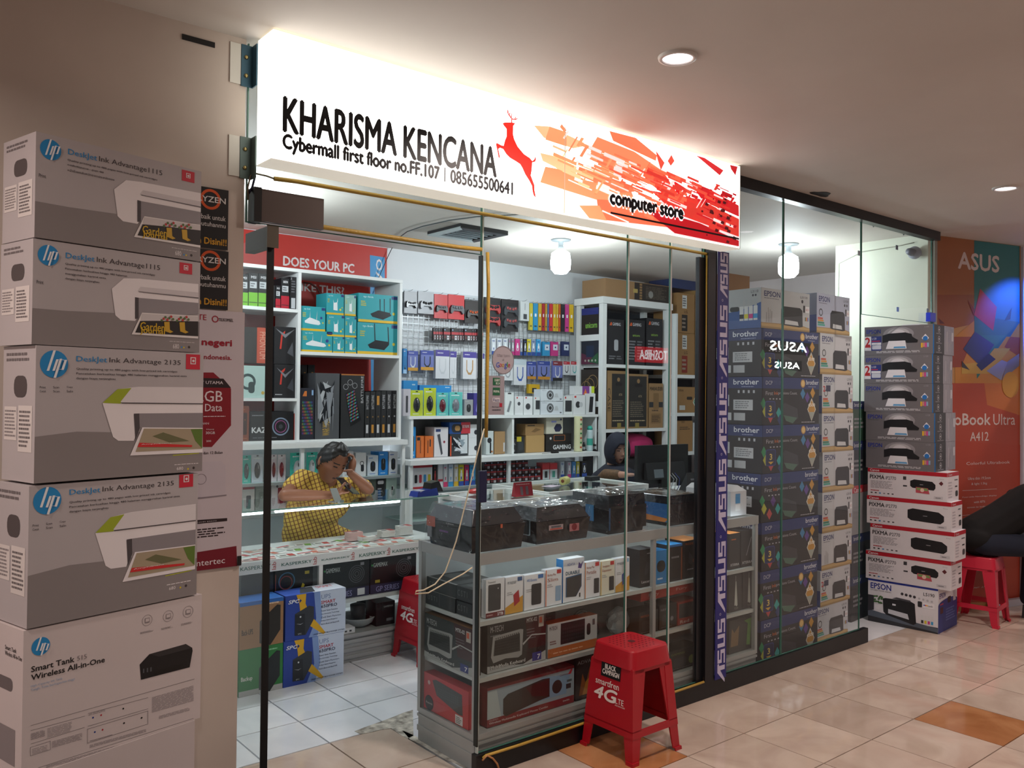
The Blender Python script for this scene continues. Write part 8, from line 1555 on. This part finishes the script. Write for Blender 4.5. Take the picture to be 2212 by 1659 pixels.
# ---- the woman at the desk
wom = empty('person', (3.02, 1.0, 0)); WO_ = Vector((3.02, 1.0, 0)); hw_ = at(1333, 972, Y=.95)
NAVY = mat('0b1124', .85, vary=.1, bump=.3, bscale=8); SK2 = mat('a97c68', .5)
fd = Vector((-.30, -.87, -.14)); up = Vector((0, 0, 1))
body = MB(); head(body, hw_, fd, up, SK2, None, mat('8a4a48', .5), .98, down=False, browc='3a2620')
s = MB(); c0 = hw_+Vector((0, .04, -.26))
eL, eR = hw_+Vector((-.22, -.10, -.33)), hw_+Vector((.20, -.12, -.33)); eL.z = eR.z = .915
hL, hR = at(1352, 1040, Y=.66), at(1392, 1042, Y=.62); hL.z = hR.z = .925
for e_, h_ in ((eL, hL), (eR, hR)):
    caps(s, [(e_.lerp(h_, .55), .028), (h_, .022)], SK2); ell(s, h_+Vector((.03, -.02, 0)), (.036, .03, .013), SK2, Matrix.Rotation(-.4, 3, 'Z'), 8)
    for k in range(4): finger(s, h_+Vector((.055, -.045+.018*k, 0)), [Vector((1, -.25, -.05)), Vector((.9, -.2, -.5))], [.032, .022], .0075, SK2)
    finger(s, h_+Vector((.02, .02, .0)), [Vector((.7, .6, .1)), Vector((1, .2, -.1))], [.026, .022], .008, SK2)
caps(s, [(hw_+Vector((0, .02, -.06)), .05), (c0+Vector((0, .02, .06)), .055)], SK2)
add_fused(body, s, .005, SK2, 3); body.v = [v-WO_ for v in body.v]; body.build('body', wom)
# scarf: a shell over the crown with an oval opening, falling over chest and shoulders
y = fd.normalized(); z = (up-y*up.dot(y)).normalized(); x = y.cross(z); R = Matrix((x, y, z)).transposed(); o = MB(); A, Bn = 60, 44; vs = []; keep = []
for i in range(Bn+1):
    for j in range(A):
        lo = -PI+2*PI*j/A
        if i <= 24:
            zz = math.cos(PI*i/32); r_ = math.sin(PI*i/32); k_ = 1.10+.03*math.sin(5*lo)*i/24; v = R @ Vector((math.sin(lo)*.082*r_*k_, math.cos(lo)*(.104 if math.cos(lo) > 0 else .112)*r_*k_, zz*.135))
            zl = zz
        else:
            t_ = (i-24)/20; zl = -.70-1.6*t_; fl = .030*math.sin(6*lo+1)*t_; wx = .072+.24*t_**.5; wy = .09+.14*t_**.5
            v = Vector((math.sin(lo)*(wx+fl), -math.cos(lo)*(wy+fl*.5)+.03*t_, -.09-.31*t_+(.06*abs(math.sin(lo))*t_*-1)))
            if i < 29: v = v.lerp(R @ Vector((math.sin(lo)*.062, math.cos(lo)*.08, -.10)), (29-i)/6)
        vs.append(hw_-WO_+v); keep.append(not ((lo/.74)**2+((zl+.12)/.66)**2 < 1))
fs = [(i*A+j, (i+1)*A+j, (i+1)*A+(j+1) % A, i*A+(j+1) % A) for i in range(Bn) for j in range(A) if keep[i*A+j] or keep[(i+1)*A+j]]
o.add(vs, fs, NAVY, True); ob = o.build('headscarf', wom); md = ob.modifiers.new('t', 'SOLIDIFY'); md.thickness = .006
q = MB(); BT = mat('5a4026', .7, vary=.8, vscale=60)
caps(q, [(c0+Vector((0, .03, .02)), .12), (c0+Vector((0, .05, -.25)), .14), (c0+Vector((0, .08, -.5)), .17)], BT); 
for sg, e_, h_ in ((-1, eL, hL), (1, eR, hR)): caps(q, [(c0+Vector((sg*.11, .04, .0)), .055), (e_, .042), (e_.lerp(h_, .6), .036)], BT)
caps(q, [(c0+Vector((-.07, .05, -.52)), .10), (c0+Vector((-.07, -.35, -.50)), .085)], BT); caps(q, [(c0+Vector((.07, .05, -.52)), .10), (c0+Vector((.07, -.35, -.50)), .085)], BT)
v, f = fuse(q, .010, 5); o = MB(); o.add([p-WO_ for p in v], f, BT, True); o.build('dress', wom)
tag(wom, 'woman in a navy headscarf and dark patterned blouse sitting behind the monitor', 'person')
ch = empty('office_chair', (hw_.x, 1.12, 0)); MB().box(-.2, -.2, .40, .2, .2, .425, mat('26282c', .6)).build('seat', ch); MB().tube([(0, 0, .05), (0, 0, .399)], .03, mat('3a3c40', .4, .5), 10).build('column', ch); m = MB(); [m.tube([(0, 0, .05), (.24*math.cos(k*1.257), .24*math.sin(k*1.257), .03)], .018, BLACK, 6) for k in range(5)]; m.build('base', ch)
tag(ch, 'dark office chair under the woman', 'chair')
# ---- the person at the right edge, mostly outside the frame
per = empty('person', (4.41, -1.17, 0)); f3 = Vector((.774, -.633, 0)); s3 = Vector((.633, .774, 0)); U3 = Vector((0, 0, 1))
def L(a, b, c): return f3*a+s3*b+U3*c
JK = mat('0b0b0e', .9); JN = mat('141c2e', .85)
q = MB(); ell(q, L(-.04, 0, .57), (.14, .16, .10), JK, Matrix.Rotation(-.68, 3, 'Z')); caps(q, [(L(-.02, 0, .58), .14), (L(.15, 0, .68), .135), (L(.34, 0, .80), .14)], JK); caps(q, [(L(.34, -.17, .82), .065), (L(.36, -.2, .70), .055), (L(.5, -.12, .62), .045)], JK); caps(q, [(L(.34, .17, .82), .065), (L(.36, .2, .70), .055), (L(.5, .12, .62), .045)], JK)
v, f = fuse(q, .010, 5); o = MB(); o.add(v, f, JK, True); o.build('jacket', per)
q = MB(); ell(q, L(0, 0, .55), (.155, .165, .09), JN, Matrix.Rotation(-.68, 3, 'Z'))
for sg in (-1, 1): caps(q, [(L(0, sg*.09, .54), .085), (L(.44, sg*.13, .52), .066)], JN); caps(q, [(L(.44, sg*.13, .52), .064), (L(.40, sg*.13, .12), .045)], JN)
v, f = fuse(q, .010, 5); o = MB(); o.add(v, f, JN, True); o.build('jeans', per)
o = MB(); SK3 = mat('8a6048', .5)
for sg in (-1, 1):
    q = MB(); caps(q, [(L(.5, sg*.12, .62), .034), (L(.60, sg*.05, .61), .026)], SK3); ell(q, L(.64, sg*.03, .61), (.045, .035, .02), SK3, Matrix.Rotation(-.68, 3, 'Z'), 8)
    for k in range(4): finger(q, L(.67, sg*.03+.017*(k-1.5), .61), [f3, f3-U3], [.03, .02], .008, SK3)
    finger(q, L(.62, sg*.03+.03, .615), [f3+s3, f3], [.03, .02], .009, SK3)
    add_fused(o, q, .005, SK3, 2)
q = MB(); caps(q, [(L(.36, 0, .86), .06), (L(.46, 0, .98), .055)], SK3); add_fused(o, q, .008, SK3, 2)
head(o, L(.52, 0, 1.05), f3-U3*.5, U3+f3*.4, SK3, mat('14100f', .6), '7a4a40', 1.0)
for sg in (-1, 1): c_ = L(.42, sg*.13, 0); o.hexa([c_+Vector(t_) for t_ in ((-.09, .02, .001), (-.03, -.08, .001), (.18, -.13, .001), (.14, .0, .001))], [c_+Vector(t_) for t_ in ((-.07, .02, .09), (-.03, -.05, .09), (.15, -.11, .05), (.12, -.01, .05))], mat('2a2a2e', .6))
o.build('body', per)
tag(per, 'seated person in a black jacket and dark jeans cut off by the right edge', 'person')
# ================================================================ middle counters and desk
def counter2(label, x0, x1, y0, y1, zt, mats_=('b9c2c4',), tubes=()):
    s = empty('glass_counter', ((x0+x1)/2, (y0+y1)/2, 0)); cx, cy = s.location.x, s.location.y
    def b(nm, a, c, d, e, f_, g, mt): return MB().box(a-cx, c-cy, d, e-cx, f_-cy, g, mt).build(nm, s)
    b('base', x0+.002, y0+.004, .001, x1-.002, y1-.002, .42, mat('aab0b2', .4, .3)); b('white_rail', x0, y0, .421, x1, y0+.02, .45, WHITE)
    for a in (x0, x1-.02):
        for c in (y0, y1-.02): b('post', a, c, .4505, a+.02, c+.02, zt-.03, WHITE)
    b('top_rail', x0-.003, y0-.003, zt-.03, x1+.003, y0+.016, zt, WHITE); b('top_rail', x0-.003, y1-.016, zt-.03, x1+.003, y1+.003, zt, WHITE); b('top_rail', x0-.003, y0+.0165, zt-.03, x0+.018, y1-.0165, zt, WHITE); b('top_rail', x1-.018, y0+.0165, zt-.03, x1+.003, y1-.0165, zt, WHITE)
    m = MB(); m.add([(x0-cx+.018, y0-cy+.016, zt-.004), (x1-cx-.018, y0-cy+.016, zt-.004), (x1-cx-.018, y1-cy-.016, zt-.004), (x0-cx+.018, y1-cy-.016, zt-.004)], [(0, 1, 2, 3)], CGLASS); m.add([(x0-cx, y0-cy+.004, .45), (x1-cx, y0-cy+.004, .45), (x1-cx, y0-cy+.004, zt-.03), (x0-cx, y0-cy+.004, zt-.03)], [(0, 1, 2, 3)], CGLASS); m.build('glass_panes', s)
    b('shelf', x0+.021, y0+.021, .66, x1-.021, y1-.021, .672, mat('c4cccc', .3))
    for a, c in tubes: MB().tube([(a-cx, y0+.05-cy, zt-.045), (c-cx, y0+.05-cy, zt-.045)], .009, mat('f4fbff', emit=8), 8).build('light_tube', s)
    return tag(s, label, 'counter')
counter2('small glass counter with a red mouse pair and card terminal on top', 1.262, 1.80, .22, .74, .888, tubes=((1.33, 1.6),))
counter2('white framed glass counter left of the monitor', 1.815, 2.735, .33, .90, .896)
dk = empty('desk', (3.15, .36, 0)); MB().box(-.40, -.38, .775, .42, .36, .80, mat('d4d8d8', .3)).build('desk_top', dk); MB().box(-.39, -.36, .001, -.36, .34, .774, WHITE).build('side_panel', dk); MB().box(.38, -.36, .001, .41, .34, .774, WHITE).build('side_panel', dk); MB().box(-.355, .05, .2, .375, .07, .774, WHITE).build('back_panel', dk)
tag(dk, 'white desk carrying the monitor in front of the woman', 'desk')
mo = empty('monitor', (3.08, .50, .801), -.05); MK = mat('17181b', .4)
m = MB(); m.box(-.265, -.012, .065, .265, .018, .345, MK); m.hexa([(-.2, -.05, .10), (.2, -.05, .10), (.2, -.0125, .10), (-.2, -.0125, .10)], [(-.2, -.03, .22), (.2, -.03, .22), (.2, -.0125, .22), (-.2, -.0125, .22)], mat('1c1d21', .5)); Face(m, (-.2, -.051, .1), (.4, 0, 0), (0, .02, .12)).r(.18, .1, .42, .6, '6f7880'); m.build('casing', mo)
MB().box(-.25, .0185, .08, .25, .02, .33, mat('5a7ea0', emit=.6)).build('screen', mo); m = MB(); m.box(-.04, -.035, .02, .04, .0, .1, MK); m.build('neck', mo); m = MB(); m.lathe([(.12, 0), (.12, .012), (.05, .019)], (0, 0, 0), MK, 24); m.build('foot', mo)
m = MB(); [m.tube([(.02+.03*k, -.05, .14), (.03+.03*k, -.09, .10), (-.0+.04*k, -.09, .04), (.02+.03*k, -.07, .012)], .003, ('9aa0a8', 'b0b4b8', '3a4a8a')[k], 5) for k in range(3)]; m.build('cables', mo)
tag(mo, 'back of a black monitor with hanging cables on the desk', 'monitor')
p = at(1488, 1060, Y=.10)
m = MB(); m.add([(-.095, 0, 0), (.095, 0, 0), (.07, .055, .185), (-.055, .055, .185), (-.095, .13, 0), (.095, .13, 0)], [(0, 1, 2, 3), (1, 5, 2), (5, 4, 3, 2), (0, 3, 4), (0, 4, 5, 1)], mat('1b1c1f', .5)); F = Face(m, (-.08, -.0005, .006), (.16, 0, 0), (0, .052, .17)); F.p([(.15, .0), (.999, .0), (.85, .40), (.6, .62), (.35, .55), (.1, .3)], mat('8f949c', .5)); F.r(.3, .75, .6, .82, '6a6c72'); F.lines(.3, .15, .7, .3, 2, '6a6e76')
tag(m.build('desk_calendar', loc=(p.x, .02, .801), rz=-.15), 'black tent desk calendar with a grey page beside the monitor', 'calendar')
p = at(1412, 1050, Y=.3); tag(MB().box(-.02, -.015, 0, .02, .015, .07, mat('7ac83a', .4)).build('sticky_pad', loc=(3.36, .12, .801)), 'small bright green pad standing beside the calendar', 'pad')
# things on the counters
m = MB(); bl = mat('20388c', .35); m.hexa([(-.10, -.04, 0), (.06, -.045, 0), (.06, .045, 0), (-.10, .04, 0)], [(-.09, -.035, .03), (.05, -.04, .045), (.05, .04, .045), (-.09, .035, .03)], bl); m.hexa([(.0, -.04, .02), (.10, -.04, .02), (.10, .04, .02), (.0, .04, .02)], [(.01, -.036, .075), (.07, -.036, .085), (.07, .036, .085), (.01, .036, .075)], mat('191b20', .3)); m.box(-.075, -.0365, .025, -.01, .03, .036, mat('b8c0cc', .3))
tag(m.build('card_terminal', loc=(1.12, .66, .8925), rz=.1), 'blue and black card payment terminal on the counter end', 'terminal')
for k, (dx, dy) in enumerate(((0, 0), (.06, .03))):
    m = MB(); ell(m, (0, 0, .0165), (.055, .03, .0165), mat('b83030', .35), None, 10)
    tag(m.build('computer_mouse', loc=(1.42+dx, .58+dy, .8885), rz=.3), '%s red mouse lying on the small glass counter' % ('left', 'right')[k], 'mouse')
m = MB(); m.hexa([(-.07, -.02, 0), (.07, -.02, 0), (.07, .02, 0), (-.07, .02, 0)], [(-.07, -.002, .085), (.07, -.002, .085), (.07, .002, .085), (-.07, .002, .085)], mat('8a2a34', .3)); Face(m, (-.07, -.0205, 0), (.14, 0, 0), (0, .018, .085)).rr(.3, .1, .45, .7, '5a4a50', .2).rr(.6, .1, .75, .7, '5a4a50', .2).lines(.1, .8, .9, .9, 1, 'b08a8a')
tag(m.build('card_holder', loc=(1.60, .33, .8885)), 'red card holder standing on the small glass counter', 'holder')
p = at(1231, 1042, Z=.92); m = MB(); m.lathe([(.026, -.035), (.028, -.033), (.028, .033), (.026, .035)], (0, 0, 0), mat('c8c47a', .4), 20, 'X'); m.lathe([(.012, -.036), (.012, .036)], (0, 0, 0), mat('8a4a2c', .5), 14, 'X')
tag(m.build('tape_roll', loc=(2.2, .60, .9245), rz=.4), 'yellow paper tape roll lying on the white framed counter', 'roll')
tag(MB().box(-.06, -.04, 0, .06, .04, .003, mat('c8b8c8', .5)).build('note_slip', loc=(2.06, .58, .8965), rz=.3), 'pink note slip beside the yellow tape roll', 'paper')
tag(MB().box(-.05, -.03, 0, .05, .03, .03, mat('1b1c20', .4)).build('card_reader', loc=(2.56, .70, .8965), rz=.1), 'small black reader box on the white framed counter', 'reader')
# display phones and small cards inside the low counters, seen through the glass
for k in range(5): packet(1.34+.095*k, .45, .6725, .1*(k % 3), k*2+1, 'pale carded packet, %s of five in the small counter' % ('first', 'second', 'third', 'fourth', 'fifth')[k], None)
m = MB(); m.tube([(-.02+.0, 0, 0), (-.01, 0, .05), (0, 0, .10)], .003, wr, 5); 
# hooks and wall camera in the far transom
wc = empty('security_camera', (4.214, -.78, 2.47)); p = at(1980, 547, X=4.2)
wc.location = (4.214, p.y, p.z)
m = MB(); ell(m, (-.045, 0, 0), (.045, .045, .045), mat('9498a6', .4), None, 10); m.build('dome', wc); m = MB(); m.lathe([(.022, -.13), (.028, -.10), (.028, -.05)], (0, 0, .0), mat('6a6e7c', .4), 14, 'X'); m.build('lens_barrel', wc); tag(wc, 'grey round security camera high on the far side wall', 'camera')
for k, (x, y) in enumerate(((1888, 492), (1953, 510))):
    p = at(x, y-6, Y=-.93); m = MB(); m.tube([Vector((0, 0, .012))]+[Vector((.012*math.sin(t), 0, -.012*math.cos(t)-.0)) for t in [-.2+.45*i for i in range(9)]], .0018, mat('5a6068', .4, .6), 5)
    tag(m.build('ceiling_hook', loc=(p.x, -.925, p.z)), 'small wire hook under the black head frame, %s one' % ('left', 'right')[k], 'hook')
cable([at(x, y, X=4.208) for x, y in ((1810, 640), (1811, 570), (1860, 545), (1935, 533), (1975, 524))], .003, 'a8a89c', 'pale wire running up the far side wall to the camera')
for k, (x, y, c) in enumerate(((1853, 541, '8a96a0'), (1935, 529, '6a7a90'), (1937, 663, '5a78b8'), (2002, 666, '7a8a98'))):
    p = at(x, y, Y=-.951); tag(MB().box(0, 0, 0, .03, .001, .03, mat(c, .5)).build('tape_piece', loc=(p.x, -.9515, p.z-.03)), 'small square of tape on the transom glass, %s' % ('left upper', 'right upper', 'lower middle', 'lower right')[k], 'tape')
p = at(2000, 684, Y=-.97); tag(MB().box(-.05, 0, 0, .03, .03, .06, mat('2438c8', .3)).build('door_box', loc=(4.12, -.985, p.z-.03)), 'small blue lit box at the corner below the far transom', 'box')
